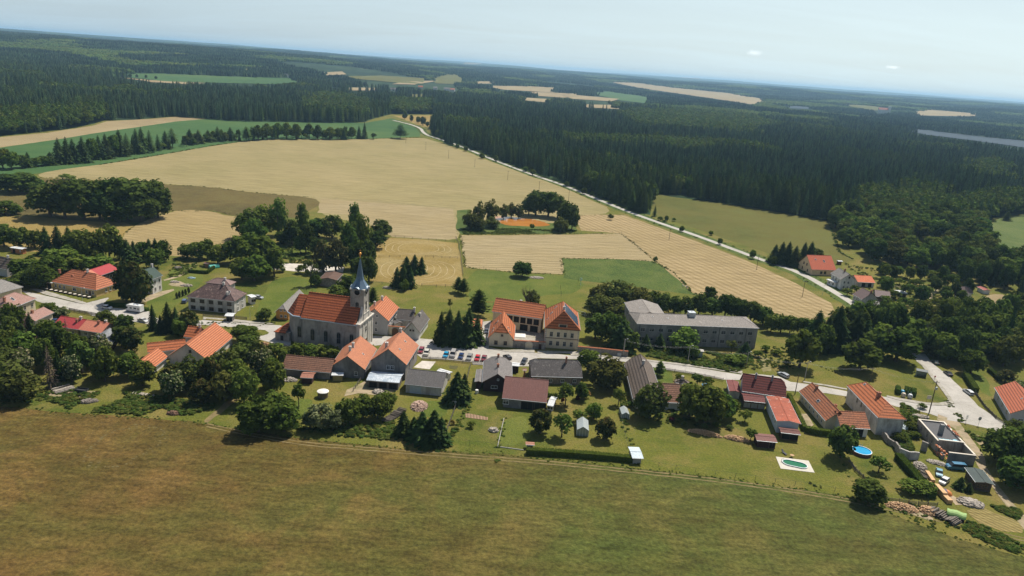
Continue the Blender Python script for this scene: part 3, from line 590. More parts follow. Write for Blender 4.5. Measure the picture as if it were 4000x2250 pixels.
def house(name,label,cat,C,A,B,he,roof,wall,ridge='A',Rg=None,pitch=40,hip=(0,0),half=(1,1),wins=(),chim=(),sky=(),oh=.45,group=None,base=None,gable=None,fascia=None,he_px=None,dorm=(),low=-.3,thick=.16,parts=(),off=(0,0)):
    """C near eave corner, A and B its neighbours (photo points at eave height, or a length in metres)"""
    c0=at(C,he);
    if isinstance(A,(int,float)):
        b0=at(B,he);u=(b0-c0).normalized();v=Vector((-u.y,u.x,0)); v=v if v.y>0 else -v; a0=c0+v*A
    else: a0=at(A,he)
    if isinstance(B,(int,float)):
        u=(a0-c0).normalized();v=Vector((-u.y,u.x,0));v=v if v.y>0 else -v;b0=c0+v*B
    elif B is not None: b0=at(B,he)
    else: b0=None
    if ridge=='B': a0,b0=b0,a0
    ex=(a0-c0);Lx=ex.length;ex.normalize()
    perp=Vector((-ex.y,ex.x,0))
    if b0 is None:
        s=1 if perp.y>0 else -1
    else: s=1 if perp.dot(b0-c0)>0 else -1
    ey=perp*s
    tp=math.tan(math.radians(pitch))
    def planez(d): # ray of Rg hits vertical plane at distance d
        r=ray(Rg);o=Vector((0,0,H));n=ey;q=c0+ey*d
        t=(q-o).dot(n)/r.dot(n);return (o+r*t).z
    if b0 is None:
        lo,hi=.5,30
        for _ in range(40):
            m=(lo+hi)/2
            if planez(m)-he>tp*m: lo=m
            else: hi=m
        Ly=2*lo;hr=he+tp*lo
    else:
        Ly=(b0-c0).dot(ey)
        if Rg is not None and hip[0]==0:
            md=c0+ey*Ly/2;hr=zat(Rg,md.x,md.y)
            if half[0]<1: hr=he+(hr-he)
        else: hr=he+tp*Ly/2
    if Ly<2: print('WARN narrow',name,label,round(Ly,2))
    pit=math.degrees(math.atan2(hr-he,Ly/2))
    if not(5<pit<62) or Lx>60: print('CHECK',label[:50],'Lx %.1f Ly %.1f he %.1f hr %.1f pitch %.0f'%(Lx,Ly,he,hr,pit))
    if pit>58: hr=he+math.tan(math.radians(50))*Ly/2
    if pit<5: hr=he+.15*Ly/2
    sl=(hr-he)/(Ly/2)
    ang=math.atan2(ex.y,ex.x)
    loc=Vector((c0.x,c0.y,0))+ex*off[0]+ey*off[1]
    E=empty(name,loc,ang,label,cat,group)
    Y=lambda y:y*s
    rf=MB()
    def endpts(x,sgn,k,ins):
        # returns list of points from y=0 side to y=Ly side at this end
        P=[Vector((x,0,he))]
        if k>0: P.append(Vector((x,k*Ly/2,he+k*(hr-he))))
        top=Vector((x+sgn*ins,Ly/2,hr)) if k<1 else None
        Q=[Vector((x,Ly,he))]
        if k>0: Q.append(Vector((x,Ly-k*Ly/2,he+k*(hr-he))))
        return P,top,Q
    k0=half[0] if hip[0]>0 else 1;k1=half[1] if hip[1]>0 else 1
    P0,t0,Q0=endpts(0,1,k0,hip[0]);P1,t1,Q1=endpts(Lx,-1,k1,hip[1])
    def flip(pts): return [Vector((p.x,Y(p.y),p.z)) for p in pts]
    front=P0+([t0] if t0 else [])+([t1] if t1 else [])+P1[::-1]
    back=Q0+([t0] if t0 else [])+([t1] if t1 else [])+Q1[::-1]
    def slope(pts,e0,e1,d):
        pts=flip(pts);
        # uv: u along eave, v up slope
        b_=flip([e0])[0];u=(flip([e1])[0]-b_).normalized()
        v=max(((p-b_)-u*(p-b_).dot(u) for p in pts),key=lambda t:t.length).normalized()
        uv=[((p-b_).dot(u),(p-b_).dot(v)) for p in pts]
        rf.poly(pts,0,uv);lo=[p-Vector((0,0,thick)) for p in pts];rf.poly(lo[::-1],1)
        n=len(pts)
        for i in range(n): rf.poly([lo[i],lo[(i+1)%n],pts[(i+1)%n],pts[i]],1)
    slope(front,Vector((0,0,he)),Vector((Lx,0,he)),0);slope(back,Vector((0,Ly,he)),Vector((Lx,Ly,he)),0)
    if t0:
        e=[P0[-1],t0,Q0[-1]] if k0>0 else [P0[0],t0,Q0[0]];slope(e,e[0],e[2],0)
    if t1:
        e=[P1[-1],t1,Q1[-1]] if k1>0 else [P1[0],t1,Q1[0]];slope(e,e[0],e[2],0)
    # ridge tiles
    ra=t0 or Vector((0,Ly/2,hr));rb=t1 or Vector((Lx,Ly/2,hr))
    rt=flip([ra,rb]);rf.tube(rt[0]+Vector((0,0,-.02)),rt[1]+Vector((0,0,-.02)),.13,.13,5,0)
    for t_,PQ in ((t0,(P0[-1],Q0[-1])),(t1,(P1[-1],Q1[-1]))):
        if t_:
            for q in PQ:
                a_,b_=flip([q,t_]);rf.tube(a_,b_,.1,.1,5,0)
    roofo=rf.build('roof',[roof,fascia or BWOOD],E)
    o=oh;zt=he+sl*o-thick-.02
    wl=MB()
    def wp(x,y,z): return Vector((x,Y(y),z))
    wl.poly([wp(o,o,low),wp(Lx-o,o,low),wp(Lx-o,o,zt),wp(o,o,zt)])
    wl.poly([wp(o,Ly-o,low),wp(Lx-o,Ly-o,low),wp(Lx-o,Ly-o,zt),wp(o,Ly-o,zt)])
    gb=MB() if gable else wl
    for x,k in ((o,k0),(Lx-o,k1)):
        top=[]
        if k>0.05:
            if k>=1: top=[wp(x,Ly/2,hr-thick-.02)]
            else:
                yk=k*Ly/2;zk=he+k*(hr-he)-thick-.12;top=[wp(x,Ly-yk,zk),wp(x,yk,zk)]
        if gable:
            wl.poly([wp(x,o,low),wp(x,Ly-o,low),wp(x,Ly-o,zt),wp(x,o,zt)])
            if top: gb.poly([wp(x,Ly-o,zt),*top,wp(x,o,zt)])
        else: wl.poly([wp(x,o,low),wp(x,Ly-o,low),wp(x,Ly-o,zt),*top,wp(x,o,zt)])
    if low>-1: wl.build('wall',wall,E)
    if gable and gb.f: gb.build('gable',gable,E)
    # gutter along the eaves
    for y in (-.06,Ly+.06): gt=MB();gt.tube(wp(0,y,he-thick*.7),wp(Lx,y,he-thick*.7),.07,.07,5);gt.build('gutter',METAL,E)
    rz=lambda x,y:he+sl*min(y,Ly-y)
    for t in chim:
        fx,fy,hh=t[:3];mm=t[3] if len(t)>3 else CHW;cw=t[4] if len(t)>4 else .35
        x=fx*Lx;y=fy*Ly;z=rz(x,y);q=MB();q.box(x-cw,Y(y)-cw,z-.6,x+cw,Y(y)+cw,z+hh);q.box(x-cw-.08,Y(y)-cw-.08,z+hh,x+cw+.08,Y(y)+cw+.08,z+hh+.12)
        q.box(x-.13,Y(y)-.13,z+hh+.1,x+.13,Y(y)+.13,z+hh+.35);q.build('chimney',mm,roofo)
    for t in sky:
        fx,fy=t[:2];sw,sh=(t[2],t[3]) if len(t)>3 else (.55,.8)
        x=fx*Lx;y=fy*Ly;sg=1 if fy<.5 else -1;q=MB();an=math.atan(sl)
        M_=Matrix.Translation((x,Y(y),rz(x,y)))@Matrix.Rotation(an*sg*s,4,'X')
        q.box(-sw,-sh,0,sw,sh,.1,0,M_);q.box(-sw+.1,-sh+.1,.05,sw-.1,sh-.1,.13,1,M_);q.build('skylight',[FRW,GLASS],roofo)
    for w_ in wins:
        face,n,z0,ww,wh=w_[:5];t0_,t1_=w_[5] if len(w_)>5 else (.1,.9);fr=w_[6] if len(w_)>6 else FRW;st=w_[7] if len(w_)>7 else ''
        pn=w_[8] if len(w_)>8 else None
        side='L' if face==ridge else 'G'
        if face=='F': side='F'
        for i in range(n):
            t=t0_+(t1_-t0_)*(i+.5)/n if n>1 else (t0_+t1_)/2
            nm='door' if st=='door' else 'window'
            if side=='L': pos=(t*Lx,Y(o),z0);an=math.pi if s>0 else 0
            elif side=='F': pos=(Lx-o,Y(o+t*(Ly-2*o)),z0);an=-math.pi/2
            else: pos=(o,Y(o+t*(Ly-2*o)),z0);an=math.pi/2
            addwin(E,pos,an,ww,wh,fr,st,pn,nm)
    E['_d']=0;del E['_d']
    return E,dict(Lx=Lx,Ly=Ly,hr=hr,s=s,ang=ang,he=he,ex=ex,ey=ey,c0=c0,roof=roofo,sl=sl)
HS='house'
h=house
# ---- left part of the village
h('inn','long yellow inn with hipped faded orange tile roof beside the left road',HS,c(1,1205,1075),c(1,640,968),c(1,1440,972),3.1,R_YI,YEL,'A',None,38,(5.2,5.2),(0,0),wins=[('A',2,1.0,1.0,1.3,(.02,.3)),('A',1,1.0,1.6,1.3,(.45,.55)),('A',3,1.0,.9,1.3,(.68,.97)),('A',1,.1,1.3,2.1,(.12,.2),FRG,'door'),('B',3,1.0,.8,1.3,(.35,.95),FRW)],chim=[(.42,.5,1.2,CHW),(.98,.35,.9,BRICK)],fascia=FRW)
h('flat_annex','low yellow flat-roofed annex on the left end of the yellow inn','annex',c(1,655,985),c(1,560,965),4.0,2.9,R_WT,YEL,'A',None,4,wins=[('A',1,.0,1.9,2.3,(.3,.8),FRB,'door',DARK)])
h('barn','barn with half red half orange metal roof behind the yellow inn','barn',c(1,1262,890),c(1,1030,963),9.0,4.2,R_SA,WH,'A',None,24)
h('barn','bright red metal-roofed barn wing joined to the orange one','barn',c(1,1497,810),c(1,1262,890),9.0,4.2,R_RE,DWOOD,'A',None,24,wins=[('A',3,.2,1.6,2.6,(.3,1),FRG,'door',DARK)])
h('white_house','white two-storey house with dark green roof behind the lime tree',HS,c(1,1915,938),8.5,c(1,2048,885),6.6,R_GN,WH,'B',None,38,wins=[('B',2,1.1,.9,1.3,(.1,.95),FRG),('B',2,4.1,.9,1.3,(.1,.95),FRG),('A',2,1.1,.9,1.3,(.1,.7),FRG),('A',2,4.1,1.0,1.6,(.1,.7),FRG,'arch')],chim=[(.9,.5,1.1)])
h('brick_shed','small orange brick shed with flat grey roof under the far left trees','shed',c(1,280,560),c(1,120,537),c(1,400,552),2.6,R_WT,solid('orange_brick',(.42,.17,.07),.9,.2),'A',None,5,wins=[('A',1,1.1,.6,.6,(.1,.4)),('A',1,.05,1.4,2,(.55,.95),FRB,'door',DARK)])
h('grey_house','grey-gabled house with brown roof at the far left edge',HS,c(1,275,765),c(1,80,812),9.5,3.6,R_SH,GREYR,'B',c(1,170,680),40,wins=[('A',1,4.6,1.1,.8,(.4,.55))],chim=[(.3,.5,1.0)])
h('pink_roof_house','pale house with broad grey roof at the left picture edge',HS,c(1,292,1030),c(1,-10,1112),11,4.4,R_GR,CREAM,'A',None,30,(4,4),(0,0))
h('cream_house','cream house with dusty pink hipped roof facing the left road',HS,c(1,95,1322),c(1,-190,1285),c(1,460,1176),4.9,R_PK,CREAM,'B',None,36,(4.6,4.6),(0,0),wins=[('B',3,2.2,1.0,1.4,(.22,.98),FRG)],chim=[(.2,.35,1.1,BRICK)],sky=[(.42,.3)],fascia=FRW)
h('outbuilding','low outbuilding with flat pinkish roof and cream end wall beside the cream house','outbuilding',c(1,440,1462),c(1,285,1392),c(1,682,1352),3.0,R_PK,CREAM,'B',None,24,chim=[(.35,.45,.9,BRICK)])
h('dark_barn','dark timber-gabled barn with brown shingle roof at the lower left edge','barn',c(5,440,172),c(5,262,246),12,3.6,R_SH,DWOOD,'B',c(5,330,108),38)
h('red_row_house','left half of a long low row house with red metal roof and ochre wall',HS,c(5,981,280),c(5,655,233),8.6,2.9,R_RE,solid('ochre_plain',(.42,.33,.18),.9,.1,dirt=(.33,.27,.18)),'A',None,27,wins=[('A',3,1.0,.8,.9,(.1,.95))],chim=[(.2,.48,.9),(.25,.33,1.0,BRICK)])
h('salmon_row_house','right half of the long low row house with salmon metal roof and grey wall',HS,c(5,1272,326),c(5,981,280),8.6,2.9,R_SA,OLDW,'A',None,27,wins=[('A',1,1.0,1.1,1.1,(.6,.85)),('A',1,.1,1.1,2,(.3,.5),FRG,'door')],chim=[(.4,.4,1.0,BRICK),(.2,.55,.8)])
h('porch_shed','small lean-to with plain orange roof on the end of the row house','shed',c(5,1330,346),c(5,1275,325),c(5,1500,262),2.2,R_OR2,OLDW,'B',None,18)
h('grey_shed','grey metal-roofed timber shed in front of the long row house','shed',c(5,1400,472),c(5,1150,455),c(5,1515,325),3.0,roofmat('grey_profile_sheet',(.21,.22,.23),(.17,.18,.19),row=2.5,bw=.5,amt=.25),DWOOD,'B',c(5,1290,405),26,wins=[('A',2,1.0,.9,1.1,(.1,.6))])
h('rusty_shed','white-walled garden shed with rusty brown roof among the left trees','shed',c(5,600,400),c(5,470,365),c(5,680,345),2.3,roofmat('rust_brown_sheet',(.24,.10,.075),row=2,bw=.25),WH,'B',None,14)
# farmhouse of orange roofs
h('orange_farmhouse','big white farmhouse with large smooth orange gable roof amid the lower left trees',HS,c(6,345,657),c(6,-20,520),c(6,686,371),2.9,R_OR2,WH,'B',c(6,150,462),44,wins=[('A',1,4.6,.7,.8,(.35,.5),FRB),('A',1,.1,1.0,2.0,(.25,.4),FRB,'door')],gable=None)
h('farmhouse_wing','wide orange-tiled wing joined left of the big orange farmhouse',HS,c(5,2345,522),c(5,1855,573),None,3.0,R_OR,WH,'A',c(5,2485,388),40)
h('farmhouse_back_wing','small orange-tiled back wing with chimney behind the orange farmhouse',HS,c(5,2470,392),c(5,2305,372),None,3.6,R_OR,WH,'A',c(5,2560,256),40,chim=[(.1,.5,1.0)])
h('farmhouse_side_wing','narrow smooth orange side roof pointing down left below the farmhouse',HS,c(5,1895,796),6.5,c(5,2115,622),2.4,R_OR2,WH,'B',None,42)
# apartment house
_,ap=h('apartment_house','weathered white two-storey block with mossy maroon hipped roof',HS,c(2,697,893),c(2,88,832),c(2,882,795),5.4,R_AP,OLDW,'A',None,40,(6.2,6.2),(0,0),wins=[('A',5,.5,1.7,1.3,(.03,.97),FRB),('A',5,3.3,1.7,1.3,(.03,.97),FRB),('B',2,.6,1.1,1.4,(.1,.9)),('B',2,3.4,1.1,1.4,(.1,.9),FRW)],chim=[(.35,.5,.9),(.2,.2,.9)],sky=[(.19,.25,.6,.9)])
h('apartment_annex','pink-grey hipped rear wing of the weathered white block',HS,c(2,640,690),c(2,330,655),c(2,700,645),6.4,roofmat('pink_grey_shingles',(.26,.17,.15),(.2,.15,.135),row=.4,bw=.4),OLDW,'A',None,34,(4,4),(0,0),chim=[(.3,.4,.8)])
h('apartment_extension','small bright white flat extension on the right of the maroon-roofed block','annex',c(2,905,845),4.0,c(2,975,832),3.2,R_WT,WH,'B',None,6,wins=[('B',2,1.2,.7,.8,(.1,.95),FRB)])
h('garage','flat pale-roofed roadside garage in front of the maroon-roofed block','garage',c(2,680,1080),c(2,568,1075),c(2,708,1040),2.4,R_WT,GWOOD,'A',None,4,wins=[('A',1,.0,2.2,1.9,(.2,.8),FRG,'door',DARK)])
h('garden_hut','small orange-brown wooden hut beside the green tunnel','hut',c(2,375,420),c(2,305,412),2.4,2.1,R_BR,solid('orange_wood',(.3,.14,.06)),'A',None,10)
h('stone_barn','stone barn with flat brown roof and pale ridge strip under the trees','barn',c(2,1985,628),c(2,1760,607),c(2,2062,545),3.4,roofmat('umber_sheet',(.12,.07,.05),row=2,bw=.3),STONE,'B',None,12)
h('ochre_house','ochre yellow house with grey half-hipped roof behind the church apse',HS,c(2,1385,1045),c(2,1160,1068),c(2,1600,828),2.9,R_GR,OCH,'B',c(2,1288,952),44,(1.6,0),(.55,1),wins=[('A',2,1.0,.8,.9,(.08,.75)),('A',2,3.5,.7,.8,(.15,.75))])
# priory house and barns right of the church
h('priory_house','pale grey two-storey gabled house with smooth orange roof right of the church',HS,c(3,381,819),c(3,0,806),c(3,515,648),5.9,R_OR2,GREYR,'B',c(3,195,662),42,wins=[('A',3,1.3,.85,1.2,(.34,.95),FRW),('A',3,3.9,.85,1.2,(.34,.95),FRW),('A',2,6.9,.7,.8,(.3,.75),FRW),('B',4,1.3,.8,1.2,(.1,.9)),('B',4,3.9,.8,1.2,(.1,.9))],chim=[(.65,.5,1.5),(.55,.72,1.5)])
h('shingle_barn','grey wood-shingled barn at the back of the priory yard','barn',c(3,690,812),c(3,472,797),None,4.0,R_WD,WH,'A',c(3,722,678),40,chim=[(.02,.45,1.3)])
h('stone_barn','white gabled barn with grey shingle roof and lean slope beside the garden','barn',c(3,772,962),c(3,582,918),c(3,895,788),3.2,R_WD,WH,'B',c(3,650,835),40,wins=[('A',2,3.3,.5,.5,(.3,.7),FRB)],chim=[(.62,.4,1.1)])
h('lean_to','small slate lean-to against the orange-roofed grey house','lean-to',c(3,475,850),c(3,425,820),2.8,3.6,R_CO,WH,'A',None,12)
# houses below the church
h('tile_house','old grey-gabled house with terracotta roof directly below the church front',HS,c(6,2336,787),c(6,1950,668),c(6,2487,522),3.4,R_YI and roofmat('terracotta_tiles',(.44,.175,.09),(.34,.135,.075),amt=.25),OLDG,'B',c(6,2135,614),42,wins=[('A',1,1.0,1.0,1.2,(.18,.3))],chim=[(.25,.52,1.6,OLDW),(.42,.5,1.5,OLDW)],sky=[(.45,.22,.35,.4)])
h('tile_house','tall grey plaster gable house with terracotta roof beside the parked cars',HS,c(3,606,1371),c(3,138,1323),c(3,762,1124),5.6,roofmat('terracotta_tiles',(.44,.175,.09)),OLDG,'B',c(3,372,1168),40,wins=[('A',2,3.3,1.0,1.3,(.32,.56),FRW),('B',2,3.0,1.0,1.3,(.2,.8),FRB)],chim=[(.3,.66,1.5,CHW,.45),(.9,.5,1.3)],sky=[(.3,.3,.35,.4),(.72,.3,.35,.4)])
h('lean_to_shed','open lean-to with rusty corrugated sheets under the tall grey gable','shed',c(7,515,468),c(7,98,432),c(7,575,352),2.7,R_RC,GWOOD,'A',None,10,wins=[('A',3,.0,2.4,2.0,(.05,.95),FRB,'door',DARK)])
h('long_barn','long low barn with old brown tiles in front of the church','barn',c(6,1905,826),c(6,1290,768),None,2.6,R_BA,OLDG,'A',c(6,1945,652),36,chim=[])
h('tool_shed','little tool shed with tile roof and white side before the long low barn','shed',c(6,1682,892),c(6,1520,883),c(6,1716,822),2.3,roofmat('small_clay_tiles',(.4,.18,.12),band=.4),DWOOD,'A',None,14)
h('board_hut','yellowish board hut with pale sheet roof at the barn end','hut',c(6,2065,858),c(6,1912,855),2.6,2.2,R_WT,solid('yellow_boards',(.32,.25,.1)),'A',None,8)
h('garage','grey corrugated-roofed garage with pale blue double doors','garage',c(7,1062,532),c(7,576,480),None,3.1,R_CO,OLDW,'A',c(7,1112,340),26,wins=[('A',1,.1,3.6,2.5,(.56,.86),FRG,'door',solid('pale_blue_paint',(.36,.42,.45)))])
h('canopy_shed','small flat white sheet canopy behind the grey garage','shed',c(7,1140,360),c(7,985,315),c(7,1165,325),2.4,R_WT,WH,'A',None,4)
h('wooden_barn','dark brown timber barn with grey slate gable roof beside the lawns','barn',c(7,1935,482),c(7,1556,466),c(7,1930,212),3.3,R_SL and roofmat('light_grey_slates',(.19,.175,.165),(.13,.12,.115),row=.4,bw=.4,patch=.4,amt=.3),DWOOD,'B',c(7,1745,356),40,(0,3.0),(1,.5),wins=[('A',1,1.2,1.9,.9,(.5,.7)),('A',1,4.0,.5,.5,(.4,.55))],chim=[(.8,.5,.9,BRICK),(.33,.5,.9,BRICK)])
h('side_shed','slate lean-to on the left flank of the dark timber barn','shed',c(7,1560,462),c(7,1460,488),c(7,1580,305),2.6,roofmat('light_grey_slates',(.19,.175,.165)),DWOOD,'B',None,14)
h('metal_barn','barn with wide brown profiled metal roof and open dark front','barn',c(7,2372,716),c(7,1806,660),None,3.2,R_BR,OLDG,'A',c(7,2391,436),30,wins=[('A',2,.0,4.0,2.5,(.03,.55),FRB,'door',DARK),('A',1,1.2,1.6,1.2,(.85,.97))])
h('white_lean_to','white corrugated lean-to on the right of the brown metal barn','lean-to',c(7,2452,762),c(7,2372,748),c(7,2446,640),2.4,R_WT,GWOOD,'A',None,10,wins=[('A',1,.9,1.6,1.0,(.1,.9))])
h('gate_house','small orange gate house with dark garage door between the slate roofs','gate',c(7,2025,260),c(7,1928,250),3.0,2.6,R_WT,solid('orange_brown_render',(.42,.16,.07)),'A',None,4,wins=[('A',1,.0,2.0,2.2,(.1,.9),FRB,'door',DWOOD)])
h('small_turret_shed','tiny orange shed with pink tile roof beside the orange gate','shed',c(7,2118,315),c(7,2068,312),1.8,3.0,R_PK,solid('orange_brown_render',(.42,.16,.07)),'A',None,20)
h('slate_house','long low stone house with dark diamond-slate half-hipped roof',HS,c(8,889,402),c(8,241,385),None,2.9,R_SL,solid('rough_stone_wall',(.24,.19,.15),.9,.4,1.5,dirt=(.12,.1,.085)),'A',c(8,842,181),38,(1.5,1.5),(.6,.6),wins=[('A',4,.8,1.0,1.1,(.03,.97),FRW,'',None)],chim=[(.3,.42,1.8,BRICK,.28),(.52,.9,.7,BRICK)],fascia=FRW)
h('shingle_house','long brown shingle-roofed house end-on beside the street bend',HS,c(8,1522,668),c(8,1412,220),c(8,1895,648),2.9,R_SH,CREAM,'A',None,44,(0,2.2),(1,.5),chim=[(.63,.5,1.1,OLDW)])
h('patched_roof_house','lower half of the brown shingle house with white lichen patches on its roof',HS,c(8,1545,690),c(8,1480,455),c(8,1898,668),3.02,R_SW,CREAM,'A',None,44,off=(0,0))
h('tile_barn','brown clay-tiled barn wing half hidden by two big garden trees','barn',c(8,2140,722),c(8,1915,712),None,2.8,R_BA,WH,'A',c(8,2290,490),38)
h('hip_cottage','tiny cottage with steep brown hipped roof and white chimney',HS,c(8,2232,492),c(8,2042,462),c(8,2312,468),2.3,R_SH,CREAM,'A',None,46,(2.4,2.4),(0,0),chim=[(.5,.5,.8)])
# right part
_,dr=h('dark_red_house','white house with dark red tiled half-hipped roof and two grey chimneys',HS,c(9,1196,492),c(9,638,410),None,3.4,R_DR,WH,'A',c(9,1138,257),42,(1.8,0),(.55,1),chim=[(.33,.42,1.6,solid('grey_chimney',(.2,.2,.21)),.28),(.7,.42,1.5,solid('grey_chimney',(.2,.2,.21)),.28)],wins=[('F',2,3.8,.6,1.0,(.3,.7))])
h('veranda','dark red tiled veranda on posts in front of the dark red house','veranda',c(9,945,560),c(9,666,530),c(9,938,462),2.7,R_DR,DWOOD,'A',None,11,wins=[('A',3,.2,2.2,1.7,(.03,.97),BWOOD,'door',solid('pale_screen',(.32,.31,.28)))])
h('side_garage','low shed with smooth dark red roof left of the dark red house','shed',c(9,635,430),c(9,485,425),c(9,590,288),2.6,roofmat('smooth_dark_red_sheet',(.16,.045,.038),row=2,bw=3,amt=.1),OLDW,'B',None,9)
h('rusty_roof_house','long narrow building with rusty red sheet roof and pale blue front',HS,c(9,1078,786),c(9,944,474),c(9,1376,812),4.0,R_RU,solid('pale_blue_render',(.50,.53,.56),.85,.08),'A',None,8,fascia=FRW,wins=[('A',2,1.5,.9,1.1,(.1,.5))])
h('wood_porch','brown lean-to porch on posts against the rusty-roofed building','porch',c(9,1380,960),c(9,1128,930),c(9,1358,892),2.5,roofmat('plain_brown_sheet',(.14,.055,.045),row=2,bw=.3),DWOOD,'A',None,8,wins=[('A',1,.3,4.6,1.7,(.1,.9),BWOOD,'door',DARK)])
h('garden_shed','dark brown garden shed with purplish brown roof on the big lawn','shed',c(9,1086,1055),c(9,824,1030),c(9,1062,962),2.4,R_BR,DWOOD,'A',None,9,wins=[('A',1,.2,1.6,1.7,(.05,.35),BWOOD,'door',DARK)])
h('long_tile_house','long narrow tiled house with small windows running down to the hedge',HS,c(9,1690,786),c(9,1355,411),None,3.0,R_MI,CREAM,'A',c(9,1868,662),42,wins=[('A',6,.9,.8,1.0,(.08,.95))],chim=[(.8,.47,.8,BRICK),(.45,.93,.7,BRICK)],sky=[(.5,.24,.7,.5)])
h('tile_wing','white-walled tiled wing with open dark barn doorway joined to the long tiled house',HS,c(9,2256,888),c(9,1880,868),None,3.0,R_MI,WH,'A',c(9,2250,680),34,wins=[('A',1,.0,3.4,2.6,(.2,.55),FRW,'door',DARK),('A',1,.1,1,2.0,(.9,1.0),FRB,'door')])
_,th=h('tall_tile_house','tall pale house with orange hipped roof at the road junction',HS,c(10,740,746),c(10,346,341),c(10,1096,768),5.9,R_OR,OLDW,'A',None,36,(5.0,3.4),(0,0),wins=[('A',2,3.6,.9,1.5,(.45,.72),FRG),('A',1,.6,.6,.6,(.55,.6),FRG)],chim=[(.42,.45,1.3,BRICK,.5)],sky=[(.82,.42,.4,.4)],fascia=FRW)
_,re=h('corner_house','grey house with red-orange roof and arched windows at the right edge',HS,c(10,2402,692),c(10,2204,364),c(10,2780,620),3.6,roofmat('smooth_red_orange_tiles',(.44,.13,.065),(.37,.105,.05),amt=.25,patch=.25,band=.8),GREYR,'A',None,34,wins=[('A',3,1.0,1.0,1.7,(.1,.9),FRW,'arch'),('B',2,.9,1.5,1.4,(.1,.9))],sky=[(.35,.4,.3,.3)],gable=GREYR)
h('flat_cabin','wooden cabin with flat dark green roof at the lane end','cabin',c(11,1970,590),c(11,1830,402),c(11,2206,622),2.6,roofmat('dark_green_felt',(.055,.075,.07),row=2,bw=5,amt=.1,patch=.08),solid('dark_boards',(.07,.05,.035),.8,.3),'A',None,4,wins=[('B',2,1.0,1.3,1.0,(.1,.7),BWOOD),('A',1,1.0,1.0,1.0,(.1,.5),BWOOD)])
h('sheet_shed','small shed with one pale blue sheet roof at the meadow edge','shed',c(8,1656,1418),c(8,1512,1412),c(8,1628,1278),2.0,roofmat('pale_blue_sheet',(.5,.58,.62),row=3,bw=.6,amt=.12,patch=.08),solid('rubble_wall_grey',(.3,.28,.25)),'A',None,5)
h('hen_house','tiny hen house with rusty sheet roof by the hedge corner','hen house',c(8,285,1250),c(8,172,1243),c(8,290,1215),1.5,roofmat('rust_mixed',(.42,.2,.13),row=2,bw=.25,blot=(.6,.55,.5),blots=(.55,.62)),GWOOD,'A',None,7)
# across the country road
h('peach_house','peach house with bright orange-red gable roof beside the country road',HS,c(12,440,393),c(12,688,401),c(12,352,322),3.4,roofmat('orange_red_tiles',(.5,.12,.055),(.45,.1,.05),amt=.2,patch=.15),PEACH,'A',None,40,wins=[('A',2,1.0,1.2,1.3,(.35,.65),FRB),('B',2,1.0,.9,1.3,(.1,.9),FRB),('B',2,4.0,.9,1.3,(.3,.75),FRB)],sky=[(.3,.35,.4,.5),(.62,.3,.5,.8)],chim=[(.5,.75,1.2,BRICK)])
h('white_grey_roof_house','white two-storey house with grey slate gable roof next to the peach house',HS,c(12,737,493),c(12,628,428),c(12,908,514),5.6,R_GR,WH,'A',None,38,wins=[('A',3,3.4,1.0,1.2,(.1,.9),FRG),('B',2,3.4,.9,1.2,(.1,.7),FRW),('B',2,.8,.9,1.2,(.1,.7)),('B',1,6.3,.7,.8,(.5,.6),FRB)],chim=[(.45,.5,1.2,BRICK)])
h('white_porch','low white flat-roofed porch in front of the white slate-roofed house','porch',c(12,682,527),c(12,586,490),c(12,712,520),2.8,R_WT,WH,'A',None,5,wins=[('A',2,.9,1.1,1.1,(.1,.9))])
h('orange_shed','small garage with plain orange roof behind the white house','garage',c(12,1082,527),c(12,902,518),None,2.8,roofmat('plain_orange_sheet',(.55,.14,.05),row=2,bw=.3,amt=.15,patch=.1),OLDW,'A',c(12,1078,460),24,wins=[('A',2,.2,1.8,2.0,(.1,.8),FRB,'door',DARK)])
h('arched_window_house','low house with mauve-brown roof and white-framed windows along the country road',HS,c(12,946,694),c(12,849,639),c(12,1108,694),3.6,roofmat('mauve_brown_tiles',(.17,.12,.11),(.14,.1,.095)),OLDW,'A',None,38,wins=[('A',4,.9,1.0,1.7,(.05,.95),FRW,'arch')],chim=[(.1,.5,.9,BRICK)])
h('barn_wing','short brown-roofed wing behind the low mauve-roofed house','barn',c(12,1236,682),c(12,1080,660),None,3.0,roofmat('mauve_brown_tiles',(.17,.12,.11)),OLDG,'A',c(12,1224,616),20)
h('patched_barn','old barn with white-blotched slate roof near the country road','barn',c(12,1110,822),c(12,984,756),c(12,1290,824),3.2,R_SW,GWOOD,'A',None,30)
h('far_house','pale house with steep mauve roof among the trees right of the field path',HS,c(12,1960,632),c(12,1822,598),c(12,2066,632),3.4,roofmat('mauve_brown_tiles',(.17,.12,.11)),WH,'B',c(12,1945,540) and None,44,wins=[('A',1,2.6,.7,.8,(.4,.6),FRB)])
h('red_roof_hut','tiny hut with dull red roof right of the far mauve-roofed house','hut',c(12,2172,602),c(12,2098,566),c(12,2190,580),2.2,roofmat('dull_red_sheet',(.33,.09,.07),row=2,bw=.3),WH,'A',None,14)
h('little_hut','little brown hut with white roof edge behind the peach house','hut',c(12,755,312),c(12,705,310),2.4,2.2,R_WT,BWOOD,'A',None,8)
h('glass_lean_shed','low grey shed with pale roof in the gardens by the greenhouse rows','shed',c(12,1408,636),c(12,1325,632),c(12,1380,604),2.0,R_WT,GWOOD,'A',None,8)
